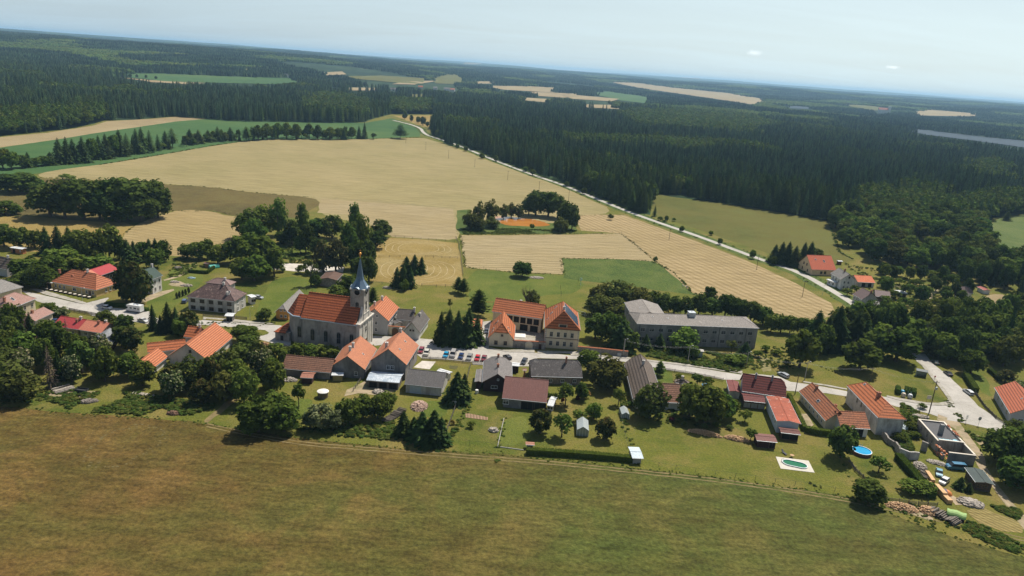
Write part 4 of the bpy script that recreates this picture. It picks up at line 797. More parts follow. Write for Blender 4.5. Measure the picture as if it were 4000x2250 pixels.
# inn with courtyard
_,iw=h('courtyard_inn_wing','left cream wing of the courtyard inn with orange half-hipped roof and skylights',HS,c(3,1962,1056),c(3,1628,1031),c(3,1976,872),3.3,R_OR,CREAM,'B',None,48,(2.4,0),(.45,1),wins=[('A',2,.9,1.1,1.4,(.12,.9),FRB),('A',1,4.2,.7,.7,(.42,.52),FRB)],sky=[(.35,.85,.4,.6),(.6,.75,.5,1.0),(.15,.2,.35,.5),(.3,.26,.35,.5),(.2,.86,.35,.5)])
h('courtyard_inn_gallery','long rear wing of the courtyard inn with timber gallery under orange tiles',HS,c(3,2312,792),c(3,1676,698),None,6.2,R_OR,CREAM,'A',c(3,2415,622),38,wins=[('A',5,3.2,2.0,2.2,(.05,.7),BWOOD,'door',DARK),('A',2,.2,3,2.4,(.05,.45),FRB,'door',DARK)],chim=[(.5,.55,.6)])
_,ib=h('courtyard_inn_block','tall cream corner block of the courtyard inn with orange roof and solar panels',HS,c(4,542,780),c(4,90,746),c(4,506,545),7.9,R_OR,CREAM,'B',None,45,(1.6,8.5),(0,0),wins=[('A',4,4.7,1.0,1.7,(.09,.93),FRG),('A',4,1.2,1.0,1.6,(.09,.93),FRG)],sky=[(.3,.12,.3,.5),(.35,.92,.3,.5),(.5,.82,.5,.6),(.62,.7,.3,.7)],chim=[(.18,.5,.9)],oh=.55)
h('small_outbuilding','little cream outbuilding with orange striped roof beside the tall firs','outbuilding',c(3,1556,930),c(3,1392,912),c(3,1566,800),3.2,R_OR,CREAM,'B',None,8)
# long grey barrack
_,bk=h('barrack','long derelict soot-grey two-storey barrack with flat-pitched grey roof','barrack',c(4,2790,746),c(4,1246,688),13.5,8.7,R_BK,BARR,'A',None,17,(5,3),(0,0),wins=[('A',13,5.6,1.7,1.2,(.03,.98),FRG),('A',13,1.9,1.7,1.2,(.03,.98),FRG)],chim=[(.52,.5,1.2,METAL,1.3)],sky=[(.85,.35,.3,.3),(.73,.3,.3,.3),(.5,.35,.3,.3),(.28,.3,.3,.3)],oh=.35,low=-.3)
h('barrack_wing','side wing of the derelict barrack running back towards the bushes','barrack',c(4,1188,590),c(4,1092,421),c(4,1620,602),8.72,R_BK,BARR,'A',None,15,wins=[('A',5,5.6,1.4,1.2,(.05,.9),FRG)],sky=[(.4,.3,.3,.2)],oh=.35)
# solar panels on the corner block
s_=ib['s'];an=math.atan(ib['sl']);pm_,nt,bs=newmat('solar_glass');bs.inputs['Base Color'].default_value=(.035,.06,.10,1);bs.inputs['Roughness'].default_value=.25;bs.inputs['Specular IOR Level'].default_value=.5
Ly=ib['Ly'];Lx=ib['Lx'];slp=math.hypot(Ly/2,ib['hr']-ib['he'])
for i in range(4):
    q=MB();M_=Matrix.Translation((2.6+Lx*(.12*i+.05),s_*Ly*.26,ib['he']+ib['sl']*Ly*.26+.1))@Matrix.Rotation(an*s_,4,'X')
    q.box(-Lx*.056,-slp*.40,0,Lx*.056,slp*.40,.08,0,M_);q.box(-Lx*.0595,-slp*.41,-.02,Lx*.0595,slp*.41,.04,1,M_);q.build('solar_panel',[pm_,METAL],ib['roof'])
# corner quoins of the corner block
E_=ib['roof'].parent;q=MB()
for z in range(10):
    for y in (.55,Ly-.55): q.box(.50,s_*(y-.28),z*.76,.56,s_*(y+.28)if 0 else s_*y+.28,z*.76+.55)
q.build('quoins',FRG,E_);q=MB();q.box(.46,s_*.5,3.9,.58,s_*(Ly-.5),4.15);q.build('string_course',FRB,E_)
# dormer of the corner block
dm=MB();dm.box(.2,s_*Ly*.38,8.5,2.4,s_*Ly*.62,9.9);dmo=dm.build('dormer',[CREAM],ib['roof']);q=MB();q.box(.17,s_*Ly*.40,8.65,.22,s_*Ly*.6,9.6);q.build('window',GLASS,dmo)
q=MB();q.slab([(-.05,s_*Ly*.36,9.95),(-.05,s_*Ly*.64,9.95),(2.9,s_*Ly*.64,10.7),(2.9,s_*Ly*.36,10.7)],.12);q.build('dormer_roof',R_OR2,ib['roof'])
# barrack roof lantern is its chimney; add downpipes
q=MB();E_=bk['roof'].parent
for t in (.1,.32,.56,.8,.97): q.tube((bk['Lx']*t,bk['s']*.27,0),(bk['Lx']*t,bk['s']*.27,8.5),.08,.08,6)
q.build('downpipe',DARK,E_)
# ------------------------------------------------------------ church
he=10.6;C=at(c(2,2252,1190),he);A=at(c(2,1545,1095),he);B=at(c(2,2396,1042),he)
ex=(A-C).normalized();ey=Vector((-ex.y,ex.x,0));ey=ey if ey.dot(B-C)>0 else -ey;s=1 if Vector((-ex.y,ex.x,0)).dot(ey)>0 else -1
Ln=(A-C).length;W=(B-C).dot(ey);print('church nave',round(Ln,1),round(W,1),'s',s)
Ch=empty('church',(C.x,C.y,0),math.atan2(ex.y,ex.x),'baroque village church with grey plaster nave, orange tile roof and blue spire','church')
def X(x,y,z): return Vector((x,s*y,z))
Lc=(at(c(2,1340,1045),he)-C).dot(ex);o=.4
Lq=(at(c(2,1412,1092),he)-C).dot(ex)
mdp=C+ex*(Ln*.35)+ey*W/2;hr=zat(c(2,1980,833),mdp.x,mdp.y);print('nave ridge',hr)
nv=MB();nv.prism([(.3,s*o),(Ln,s*o),(Ln,s*(W-o)),(.3,s*(W-o))],-.3,he-.15)
nv.poly([X(.3,o,he-.15),X(.3,W/2,hr-.3),X(.3,W-o,he-.15)])
nv.poly([X(Ln,o,he-.15),X(Ln,W/2,hr-.3),X(Ln,W-o,he-.15)])
for t in (.02,.235,.47,.72,.98): nv.box(Ln*t-.35 if t>.1 else .25,s*(o-.12) if s>0 else s*(o-.12),-.3,Ln*t+.35 if t<.9 else Ln,s*(o+.05),he-.2)
nvo=nv.build('nave_wall',CHUR,Ch)
ch=MB();ci=.9;hc=hr-1.1
ap=[(Ln-.1,s*(o+ci)),(Lq,s*(o+ci)),(Lc,s*(W*.33)),(Lc,s*(W*.67)),(Lq,s*(W-o-ci)),(Ln-.1,s*(W-o-ci))]
ch.prism(ap,-.3,he-.15);ch.build('chancel_wall',CHUR,Ch)
rf=MB();rf.slab([X(.9,-.25,he),X(Ln+.4,-.25,he),X(Ln+.4,W/2,hr),X(.9,W/2,hr)],.2);rf.slab([X(.9,W+.25,he),X(Ln+.4,W+.25,he),X(Ln+.4,W/2,hr),X(.9,W/2,hr)],.2)
rf.tube(X(.9,W/2,hr),X(Ln+.4,W/2,hr),.16,.16,6);rf.build('nave_roof',R_CH,Ch)
rf=MB();T=X((Lq*1.6+Lc*.4)/2,W/2,hc);e=[X(Ln,ci-.1,he-.02),X(Lq+.3,ci-.1,he-.02),X(Lc+.5,W*.31,he-.02),X(Lc+.5,W*.69,he-.02),X(Lq+.3,W-ci+.1,he-.02),X(Ln,W-ci+.1,he-.02)]
R1=X(Ln,W/2,hc)
rf.slab([e[0],e[1],T,R1],.2);rf.slab([e[5],e[4],T,R1],.2);rf.slab([e[1],e[2],T],.2);rf.slab([e[2],e[3],T],.2);rf.slab([e[3],e[4],T],.2);rf.build('chancel_roof',R_CH,Ch)
gt=MB();gt.box(.2,s*-.42,he-.45,Ln+.5,s*-.05,he-.1);gt.box(.2,s*(W+.05),he-.45,Ln+.5,s*(W+.42),he-.1)
for a_,b_ in zip(e[:-1],e[1:]):
    gt.tube(a_+Vector((0,0,-.2)),b_+Vector((0,0,-.2)),.28,.28,6)
gt.build('eaves_gutter',ZINC,Ch)
def archm(w,h,n=10): return [(-w/2,0),(w/2,0)]+[(w/2*math.cos(a),h-w/2+w/2*math.sin(a)) for a in [math.pi*i/n for i in range(n+1)]]
for t in (.12,.35,.58,.82): addwin(Ch,X(Ln*t,o-.14,2.6),math.pi if s>0 else 0,1.35,4.1,OLDG,'arch')
addwin(Ch,X(Ln+(Lq-Ln)*.5,o+ci-.02,2.6),math.pi if s>0 else 0,1.35,4.1,OLDG,'arch')
# annex (sacristy)
q=MB();q.prism([(Lc-1.2,s*1.6),(Lc+4.2,s*1.6),(Lc+4.2,s*(W*.8)),(Lc-1.2,s*(W*.8))],-.3,3.3);sa=q.build('sacristy_wall',CHUR,Ch)
q=MB();tz=6.3;y0,y1=1.2,W*.84;x1=Lc+4.6;x0=Lc
q.slab([X(x0,y0,3.3),X(x1,y0,3.3),X(x0,(y0+y1)/2,tz)],.15);q.slab([X(x1,y0,3.3),X(x1,y1,3.3),X(x0,(y0+y1)/2,tz)],.15);q.slab([X(x0,y1,3.3),X(x1,y1,3.3),X(x0,(y0+y1)/2,tz)],.15);q.build('sacristy_roof',R_CH,Ch)
addwin(Ch,X(Lc+1.6,1.58,.2),math.pi if s>0 else 0,1.0,1.9,OLDG,'door',DARK,'door')
# facade with curved shoulders
tw=4.7;ym=W/2;tzb=he+3.0
nb=c(2,2288,742)
tn=C+ex*0+ey*(ym-tw/2);ztop=zat(nb,tn.x,tn.y);tc_=C+ex*tw/2+ey*ym;zsp=zat(c(2,2228,345),tc_.x,tc_.y);print('tower',round(ztop,1),'spire',round(zsp,1))
prof=[]
for i in range(9):
    t=i/8;prof.append((t*(ym-tw/2+.2),he+.3+ (5.6)*(t**2.3)))
pts=[(y,z) for y,z in prof];pts=pts+[(W-y,z) for y,z in reversed(prof)]
fc=MB();out=[X(-.25,0,-.3)]+[X(-.25,y,z) for y,z in pts]+[X(-.25,W,-.3)];inn=[p+Vector((1.0,0,0)) for p in out]
fc.poly(out);fc.poly(inn)
for i in range(len(out)): fc.poly([out[i],out[(i+1)%len(out)],inn[(i+1)%len(out)],inn[i]])
for y in (.15,W*.27,W*.62,W-1.0): fc.box(-.42,s*y,-.2,-.2,s*(y+.75),he-.2)
fa=fc.build('facade',CHUF,Ch)
q=MB();q.box(-.75,s*-.25,he-.15,.9,s*(W+.25),he+.25);q.box(-.6,s*-.1,he-.7,-.2,s*(W+.1),he-.45);q.build('cornice',CHUF,Ch)
addwin(Ch,X(-.3,W/2,6.2),math.pi/2,1.2,2.0,CHUF,'arch');addwin(Ch,X(-.3,W/2,.1),math.pi/2,1.9,3.4,CHUF,'door',None,'door')
addwin(Ch,X(-.3,W/2,he+2.4),math.pi/2,.8,1.0,CHUF,'arch')
tx0=-.2;tx1=tx0+tw;q=MB();q.box(tx0,s*(ym-tw/2),0,tx1,s*(ym+tw/2),ztop-.5)
for xx in (tx0,tx1):
    for yy in (ym-tw/2,ym+tw/2): q.box(xx-.12,s*yy-.12,he,xx+.12,s*yy+.12,ztop-.6)
tmid=(he+ztop)/2+1.2
tow=q.build('tower',CHUR,Ch)
q=MB();q.box(tx0-.3,s*(ym-tw/2-.3),ztop-3.6,tx1+.3,s*(ym+tw/2+.3),ztop-3.3)if 0 else None
q.box(tx0-.35,s*(ym-tw/2)-.35*s,ztop-.5,tx1+.35,s*(ym+tw/2)+.35*s,ztop-.1);q.box(tx0-.2,s*(ym-tw/2)-.2*s,tmid-4.6,tx1+.2,s*(ym+tw/2)+.2*s,tmid-4.35);q.build('cornice',CHUF,tow)
bell=archm(1.3,3.0)
for pos,an in ((X(tx0+tw/2,ym-tw/2-.04,tmid-3.2),math.pi if s>0 else 0),(X(tx0-.04,ym,tmid-3.2),math.pi/2),(X(tx1+.04,ym,tmid-3.2),-math.pi/2)):
    addwin(Ch,pos,an,1.25,3.0,CHUR,'arch')
for dx_,dy_ in ((0,-1),(-1,0),(1,0)):
    q=MB();cx=tx0+tw/2+dx_*(tw/2+.08);cy=s*ym+s*dy_*(tw/2+.08);cz=ztop-1.35
    u=Vector((0,1,0)) if dx_ else Vector((1,0,0));n_=Vector((dx_,s*dy_,0))
    ring=[Vector((cx,cy,cz))+u*math.cos(a)*1.0+Vector((0,0,1))*math.sin(a)*1.0+n_*.12 for a in [2*math.pi*i/20 for i in range(20)]]
    q.poly(ring);
    for i in range(20):
        a_=ring[i];b_=ring[(i+1)%20];cc_=Vector((cx,cy,cz))+n_*.12;q.poly([a_+n_*.06,b_+n_*.06,cc_+(b_-cc_)*1.22+n_*.02,cc_+(a_-cc_)*1.22+n_*.02],1)
    q.build('clock_face',[DARK,FRG],tow)
# spire: flared skirt, then a slim octagonal needle
def ring8(hw,z,k): # k 0 square .. 1 octagon
    P=[]
    for i in range(8):
        a=math.pi/8+i*math.pi/4
        ox,oy=math.cos(a),math.sin(a);m_=max(abs(ox),abs(oy));sx_,sy_=ox/m_,oy/m_
        rr=hw/math.cos(math.pi/8)
        P.append(Vector((tx0+tw/2+(ox*rr*k+sx_*hw*(1-k)),s*ym+(oy*rr*k+sy_*hw*(1-k)),z)))
    return P
hs=zsp-ztop
rings=[ring8(tw/2+.75,ztop-.1,0),ring8(tw/2+.35,ztop+.5,.05),ring8(tw/2-.35,ztop+1.6,.3),ring8(tw/2-1.0,ztop+2.7,.8),ring8(tw/2-1.25,ztop+3.8,1),ring8(.12,zsp,1)]
q=MB()
for a_,b_ in zip(rings,rings[1:]):
    for i in range(8): q.poly([a_[i],a_[(i+1)%8],b_[(i+1)%8],b_[i]])
for i in range(8): q.tube(rings[4][i],rings[5][i],.05,.03,4)
q.build('spire',SLATEB,Ch)
for dx_,dy_ in ((0,-1),(-1,0),(1,0),(0,1)): # rounded eyebrow gables over the clock faces
    q=MB();u=Vector((0,1,0)) if dx_ else Vector((1,0,0));n_=Vector((dx_,s*dy_,0));c_=Vector((tx0+tw/2,s*ym,ztop-1.3))
    ar=[(1.55*math.cos(a),1.6*math.sin(a)) for a in [math.pi*i/10 for i in range(11)]]
    o_=[c_+u*a+Vector((0,0,b+.2))+n_*(tw/2+.8) for a,b in ar];i_=[c_+u*a*.6+Vector((0,0,b+.9))+n_*(tw/2-1.2) for a,b in ar]
    for k in range(10): q.poly([o_[k],o_[k+1],i_[k+1],i_[k]])
    q.build('eyebrow_gable',ZINC,Ch)
q=MB();cx,cy=tx0+tw/2,s*ym
q.lathe([(.1,zsp-.2),(.16,zsp+.5),(.1,zsp+.8),(.42,zsp+1.15),(.5,zsp+1.5),(.36,zsp+1.85),(.06,zsp+2.0),(.05,zsp+3.0)],12,0,cx,cy);q.box(cx-.4,cy-.04,zsp+2.5,cx+.4,cy+.04,zsp+2.6);q.build('finial',GOLD,Ch)
# ------------------------------------------------------------ vegetation kit (unit trees: height 1, crown radius 1)
LF_D=leafmat('leaf_dark_green',(.032,.056,.012),(.055,.090,.018),(.10,.142,.031),.3)
LF_M=leafmat('leaf_mid_green',(.045,.073,.012),(.08,.12,.02),(.145,.188,.038),.33)
LF_B=leafmat('leaf_bright_green',(.06,.10,.016),(.095,.155,.025),(.15,.21,.042),.35)
LF_O=leafmat('leaf_olive',(.052,.064,.015),(.085,.1,.023),(.135,.148,.036),.28)
LF_S=leafmat('needle_dark',(.018,.034,.011),(.030,.053,.015),(.058,.086,.025),.15)
LF_T=leafmat('needle_forest',(.028,.050,.020),(.054,.086,.033),(.11,.15,.06),.25,(.45,1.6))
LF_L=leafmat('needle_larch',(.035,.058,.014),(.058,.088,.022),(.11,.15,.04),.28,(.6,1.5))
LF_F=leafmat('leaf_flowering',(.03,.055,.012),(.05,.08,.02),(.32,.31,.16),.2)
LF_W=leafmat('leaf_willow_pale',(.07,.09,.035),(.11,.135,.055),(.2,.22,.11),.25)
LF_R=leafmat('leaf_brownish',(.036,.042,.014),(.062,.066,.022),(.10,.085,.035),.2)
LF_Y=leafmat('leaf_autumn_tips',(.024,.038,.011),(.042,.058,.015),(.125,.095,.028),.2)
BARK=solid('bark',(.09,.07,.052),.95,.3,3)
def leafquad(b,p,n,sz,a,q,asp=1.0):
    u=n.orthogonal().normalized();w=n.cross(u);t=q.uniform(0,6.28);e=(u*math.cos(t)+w*math.sin(t))*sz;g=(w*math.cos(t)-u*math.sin(t))*sz*asp
    i=len(b.v);b.v+=[p-e*.6-g*.5,p+e*.7-g*.35,p+e*.35+g*.65,p-e*.5+g*.5];b.f.append((i,i+1,i+2,i+3));b.m.append(0);b.a.append(a);b.uv.append([(0,0)]*4)
def rv(q):
    while 1:
        v=Vector((q.uniform(-1,1),q.uniform(-1,1),q.uniform(-1,1)))
        if .05<v.length<1: return v.normalized()
def broad(seed,ncl=46,per=52,leaf=.12,zc=.49,zr=.50,low=-.85,clr=.3,flower=0,taper=0,spread=.72):
    q=random.Random(seed);b=MB();cl=[]
    for i in range(ncl):
        d=rv(q)
        while d.z<low: d=rv(q)
        k=q.uniform(.45,1)**.6*spread;tz=1-taper*max(0,d.z)
        c_=Vector((d.x*k*tz,d.y*k*tz,zc/1+d.z*zr*k*1.12));cl.append((c_,clr*q.uniform(.65,1.25),q.uniform(-.22,.22)))
    for c_,r_,tone in cl:
        for j in range(per):
            d=rv(q)
            if d.z<-.35: d.z*=-.6;d.normalize()
            rr=r_*q.uniform(.72,1.08)
            p=Vector((c_.x+d.x*rr,c_.y+d.y*rr,c_.z+d.z*rr*zr*1.15))
            if p.z<.04: continue
            n=(d*.9+rv(q)*.65+Vector((0,0,.25))).normalized()
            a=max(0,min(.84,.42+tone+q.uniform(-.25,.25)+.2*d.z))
            if flower and q.random()<flower and d.z>-.1: a=1.0
            # vertical size is scaled by the tree's height, so squash z of the leaf
            sz=leaf*q.uniform(.6,1.3);u=n.orthogonal().normalized();w_=n.cross(u);t=q.uniform(0,6.28)
            e=(u*math.cos(t)+w_*math.sin(t))*sz;g=(w_*math.cos(t)-u*math.sin(t))*sz;e.z*=.45;g.z*=.45
            i=len(b.v);b.v+=[p-e*.6-g*.5,p+e*.7-g*.35,p+e*.35+g*.65,p-e*.5+g*.5];b.f.append((i,i+1,i+2,i+3));b.m.append(0);b.a.append(a);b.uv.append([(0,0)]*4)
    return b
def conifer(seed,tiers=22,br=13,seg=3,droop=.2,leaf=.19,start=.03,taper=.8,ragged=.42):
    q=random.Random(seed);b=MB()
    for t in range(tiers):
        z=start+(1-start)*(t/tiers)**.92;R_=(1-((z-start)/(1-start)))**taper*(1+q.uniform(-.1,.1))+.03;nb=max(4,int(br*(.4+.6*R_)));o=q.uniform(0,6)
        for k in range(nb):
            an=o+k*2*math.pi/nb+q.uniform(-.25,.25);L_=R_*q.uniform(1-ragged,1+ragged*.35);d=Vector((math.cos(an),math.sin(an),0));sd=Vector((-d.y,d.x,0))
            tone=q.uniform(-.2,.2)
            for s_ in range(seg):
                f0=s_/seg;f1=(s_+1)/seg+.1;wd=leaf*(1.15-f0*.5)*(.6+.5*R_)
                zz0=z-droop*f0*f0*L_*.55;zz1=z-droop*f1*f1*L_*.55-.008
                i=len(b.v);p0=d*L_*f0+Vector((0,0,zz0));p1=d*L_*f1+Vector((0,0,zz1))
                hang=Vector((0,0,-.018))
                b.v+=[p0,p0.lerp(p1,.55)+sd*wd+hang,p1+Vector((0,0,.004*q.uniform(-1,1))),p0.lerp(p1,.55)-sd*wd+hang]
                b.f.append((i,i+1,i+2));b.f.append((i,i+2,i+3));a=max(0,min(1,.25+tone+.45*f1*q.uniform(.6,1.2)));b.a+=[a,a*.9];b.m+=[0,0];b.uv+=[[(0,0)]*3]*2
    i=len(b.v);b.v+=[Vector((.03,0,.93)),Vector((-.02,.03,.93)),Vector((-.02,-.03,.93)),Vector((0,0,1.02))];b.f+=[(i,i+1,i+3),(i+1,i+2,i+3),(i+2,i,i+3)];b.m+=[0]*3;b.a+=[.6]*3;b.uv+=[[(0,0)]*3]*3
    return b
def trunkmesh(seed,limbs=5,conif=False,bare=False):
    q=random.Random(seed);b=MB()
    if conif: b.tube((0,0,-.02),(0,0,.92),.055,.01,6);return b
    p=Vector((0,0,-.02));pts=[p]
    for k in range(3): p=p+Vector((q.uniform(-.04,.04),q.uniform(-.04,.04),.2));pts.append(p)
    rr=[.095,.07,.055,.035]
    for k in range(3): b.tube(pts[k],pts[k+1],rr[k],rr[k+1],7)
    for k in range(limbs):
        a=k*6.28/limbs+q.uniform(-.4,.4);st=pts[1].lerp(pts[3],q.uniform(.1,.9));en=st+Vector((math.cos(a)*q.uniform(.35,.6),math.sin(a)*q.uniform(.35,.6),q.uniform(.12,.3)))
        b.tube(st,en,.035,.012,5)
        for j in range(5 if bare else 2):
            e2=en+Vector((q.uniform(-.3,.3),q.uniform(-.3,.3),q.uniform(.08,.28)));b.tube(st.lerp(en,.6 if j else 1),e2,.014,.004,4)
    return b
KM={}
def kit(key,fn,mats):
    KM[key]=[f.mesh(key,mats) if isinstance(f,MB) else f for f in fn]
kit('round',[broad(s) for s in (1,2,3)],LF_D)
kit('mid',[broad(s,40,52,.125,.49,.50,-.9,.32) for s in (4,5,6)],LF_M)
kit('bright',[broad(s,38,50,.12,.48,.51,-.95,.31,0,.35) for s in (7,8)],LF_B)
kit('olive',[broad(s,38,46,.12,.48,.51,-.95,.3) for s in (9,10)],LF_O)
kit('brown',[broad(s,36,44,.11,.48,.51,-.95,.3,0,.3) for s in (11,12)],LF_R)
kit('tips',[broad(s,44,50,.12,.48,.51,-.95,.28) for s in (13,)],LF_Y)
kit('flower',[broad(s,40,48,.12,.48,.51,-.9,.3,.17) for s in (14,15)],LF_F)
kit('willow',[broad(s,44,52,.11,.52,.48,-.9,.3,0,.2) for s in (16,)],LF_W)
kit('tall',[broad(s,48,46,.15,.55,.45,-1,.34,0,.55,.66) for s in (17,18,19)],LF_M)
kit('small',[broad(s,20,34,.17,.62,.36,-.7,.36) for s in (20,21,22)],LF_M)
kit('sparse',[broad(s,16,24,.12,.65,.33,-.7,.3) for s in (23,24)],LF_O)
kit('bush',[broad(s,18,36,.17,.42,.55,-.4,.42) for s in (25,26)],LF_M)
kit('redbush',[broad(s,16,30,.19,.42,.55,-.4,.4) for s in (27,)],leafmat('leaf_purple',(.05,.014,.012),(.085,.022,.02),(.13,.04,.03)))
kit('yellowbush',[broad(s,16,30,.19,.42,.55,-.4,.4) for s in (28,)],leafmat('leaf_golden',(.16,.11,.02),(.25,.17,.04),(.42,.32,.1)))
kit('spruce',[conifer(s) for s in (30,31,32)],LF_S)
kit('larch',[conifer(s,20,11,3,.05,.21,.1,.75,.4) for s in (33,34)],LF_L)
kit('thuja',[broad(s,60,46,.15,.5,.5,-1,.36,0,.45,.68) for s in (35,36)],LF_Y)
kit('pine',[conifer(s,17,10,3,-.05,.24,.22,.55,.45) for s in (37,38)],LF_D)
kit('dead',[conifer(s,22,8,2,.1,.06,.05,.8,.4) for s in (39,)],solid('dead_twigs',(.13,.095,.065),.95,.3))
TK=[trunkmesh(s).mesh('trunk',BARK) for s in (1,2,3)];TC=[trunkmesh(1,0,True).mesh('trunk',BARK)];TB=trunkmesh(5,9,bare=True).mesh('trunk',BARK)
CON={'spruce','larch','pine','dead'}
NAME={'x':'x','spruce':'spruce_tree','larch':'larch_tree','thuja':'cypress_tree','pine':'pine_tree','dead':'dead_tree','bush':'bush','redbush':'bush','yellowbush':'bush','flower':'elder_tree','willow':'willow_tree','round':'broadleaf_tree','mid':'leafy_tree','bright':'leafy_tree','olive':'tree','brown':'tree','tips':'tree','tall':'broadleaf_tree','small':'fruit_tree','sparse':'young_tree','bare':'bare_tree'}
def tree(x,y,hh,rad,kind,label,group,cat=None):
    con=kind in CON;nm=NAME[kind]
    E=empty(nm,(x,y,relief(x,y)),R.uniform(0,6.28),label,cat or ('bush' if 'bush' in kind else CATK.get(kind,'tree')),group)
    if kind=='bare':
        inst('trunk',TB,E,scale=(rad*1.3,rad*1.3,hh));return E
    inst('crown',R.choice(KM[kind]),E,scale=(rad,rad*R.uniform(.9,1.05),hh))
    if 'bush' not in kind: inst('trunk',R.choice(TC if con else TK),E,scale=((hh*.28,hh*.28,hh) if con else (rad*.85,rad*.85,hh)))
    return E
ORD=['leftmost','second-left','third-left','fourth-left','fifth-left','sixth-left','seventh-left','eighth-left','ninth-left','tenth-left','eleventh-left','twelfth-left']
CATK={'spruce':'spruce','larch':'larch','thuja':'cypress','pine':'pine','dead':'dead tree','round':'broadleaf tree','tall':'broadleaf tree','mid':'leafy tree','bright':'leafy tree','small':'fruit tree','flower':'elder'}
NUM=['','','two','three','four','five','six','seven','eight','nine','ten','eleven','twelve']
ALLT=[]
def cluster(desc,where,items,kind,frac=.5,cat=None):
    """items: (x, ytop, ybase, w[,kind]) in the 2576-px frame; trees read left to right"""
    items=sorted(items,key=lambda t:t[0]);n=len(items)
    kinds=set((t[4] if len(t)>4 else kind) for t in items)
    for i,t in enumerate(items):
        kd=t[4] if len(t)>4 else kind;P=D(t[0],t[2]);g=at(P);dist=(g-Vector((0,0,H))).length
        wm_=t[3]/.644*dist/FL*.5
        # ybase is where the crown's foot or the trunk meets the ground
        g=g+Vector((g.x,g.y,0)).normalized()*wm_*.55 if kd not in('small','sparse','bare') else g
        zt=zat(D(t[0],t[1]),g.x,g.y);zt=max(zt*.97,wm_*.8)
        if zt>32: zt=32
        if n==1: lab=f'{desc} {where}';gr=None
        elif n<=12: lab=f'{ORD[i] if i<n-1 or n<3 else "rightmost"} of {NUM[n]} {desc} {where}';gr=f'{desc} {where}'
        else:
            th=['in the left third','in the middle','in the right third'][min(2,i*3//n)];lab=f'one of the {desc} {th} {where}';gr=f'{desc} {where}'
        if len(lab.replace(',',' ').split())>16: print('LONG',lab)
        tree(g.x,g.y,zt,wm_*(1.45 if kd=='spruce' else 1.14),kd,lab,gr,cat);ALLT.append((g.x,g.y,wm_))
def fill(desc,where,poly,step,kinds,hr,wr,cat=None,minus=()):
    """closely grown trees filling an outlined piece of ground"""
    q=random.Random(len(desc)+int(poly[0][0]));W=[at(D(*p)) for p in poly];w2=[(p.x,p.y) for p in W]
    xs=[p[0] for p in w2];ys=[p[1] for p in w2];out=[]
    y=min(ys);row=0
    while y<max(ys):
        x=min(xs)+(step/2 if row%2 else 0)
        while x<max(xs):
            px,py=x+q.uniform(-.38,.38)*step,y+q.uniform(-.38,.38)*step
            if inpoly((px,py),w2) and not any((px-a)**2+(py-b)**2<(.55*(step*.5+r_))**2 for a,b,r_ in ALLT) and not any(inpoly((px,py),m_) for m_ in minus): out.append((px,py))
            x+=step
        y+=step*.86;row+=1
    out.sort(key=lambda p:p[0]/max(1,p[1]));n=len(out)
    for i,(x,y) in enumerate(out):
        kd=q.choice(kinds);hh=q.uniform(*hr);rr=q.uniform(*wr)*(.62 if kd in CON else 1)
        if kd in CON: hh*=1.2
        dk={'spruce':'dark pointed spruce','larch':'soft pointed larch','pine':'open-crowned pine','thuja':'tall brownish cypress','flower':'cream-flowering elder','olive':'olive-green tree','bright':'bright light-green tree','mid':'mid-green leafy tree','round':'dark round-crowned tree','tall':'tall oval leafy tree','brown':'brownish-green tree','bush':'low leafy bush','tips':'bronze-tipped tree','small':'small fruit tree','sparse':'thin young tree','willow':'pale willow','dead':'bare brown dead conifer'}[kd]
        tree(x,y,hh,rr,kd,f'{dk} {where}',f'{dk}s {where}',cat);ALLT.append((x,y,rr))
    print('fill',desc,len(out))
T=cluster
T('big dark round-crowned trees','in the brown meadow clump at left',[(128,465,552,88),(165,452,556,82),(212,445,557,100),(252,470,558,70),(285,440,556,84),(325,442,560,96),(372,445,556,100),(398,470,552,60),(355,490,562,80),(300,490,566,70)],'round')
T('dark bushy trees','at the left edge below the spruce row',[(20,435,486,62),(62,432,488,72),(96,450,482,40)],'round')
T('single low round bush','on the far side of the dark tree clump',[(167,440,455,32)],'bush')
T('small dark trees','at the left edge beside the golden meadow',[(14,504,543,50),(38,516,541,28)],'mid')
T('leafy trees','behind the orange brick shed at far left',[(12,562,624,48),(50,568,628,44),(88,576,628,42)],'mid')
T('dark spruces','behind the yellow inn at left',[(118,566,642,34),(148,561,642,34),(176,564,642,32)],'spruce')
T('broad leafy trees','crowding behind the yellow inn',[(200,574,655,60),(228,580,662,54),(276,562,655,52),(300,590,655,32),(70,645,705,60),(108,662,728,66),(60,682,728,56),(132,640,708,60),(160,618,690,70),(192,640,690,60),(250,640,690,60)],'mid')
T('spruces and leafy trees','behind the green-roofed white house',[(322,598,668,36,'spruce'),(338,602,664,30,'spruce'),(362,606,650,34,'mid'),(377,597,658,32,'spruce'),(393,596,658,30,'spruce'),(412,601,660,36,'mid'),(388,622,678,44,'mid')],'spruce')
T('huge bronze-tipped cypresses','between the yellow inn and the white house',[(318,662,762,52),(334,650,768,60),(354,672,766,54)],'thuja')
T('leafy trees','in the copse by the green tunnel',[(472,612,652,40),(500,606,656,44),(522,600,654,36),(548,612,668,44)],'mid')
T('bright light-green trees','on the far side of the copse behind the church',[(626,520,605,64),(655,512,600,66),(700,493,596,44),(762,508,606,34),(640,546,625,60),(892,508,618,44),(907,536,645,50),(876,556,655,46)],'bright')
T('tall leafy trees','in the copse above the white concrete yard',[(596,590,668,62),(632,582,660,64),(668,590,690,76),(640,640,712,74),(608,645,708,56),(690,620,700,50)],'tall')
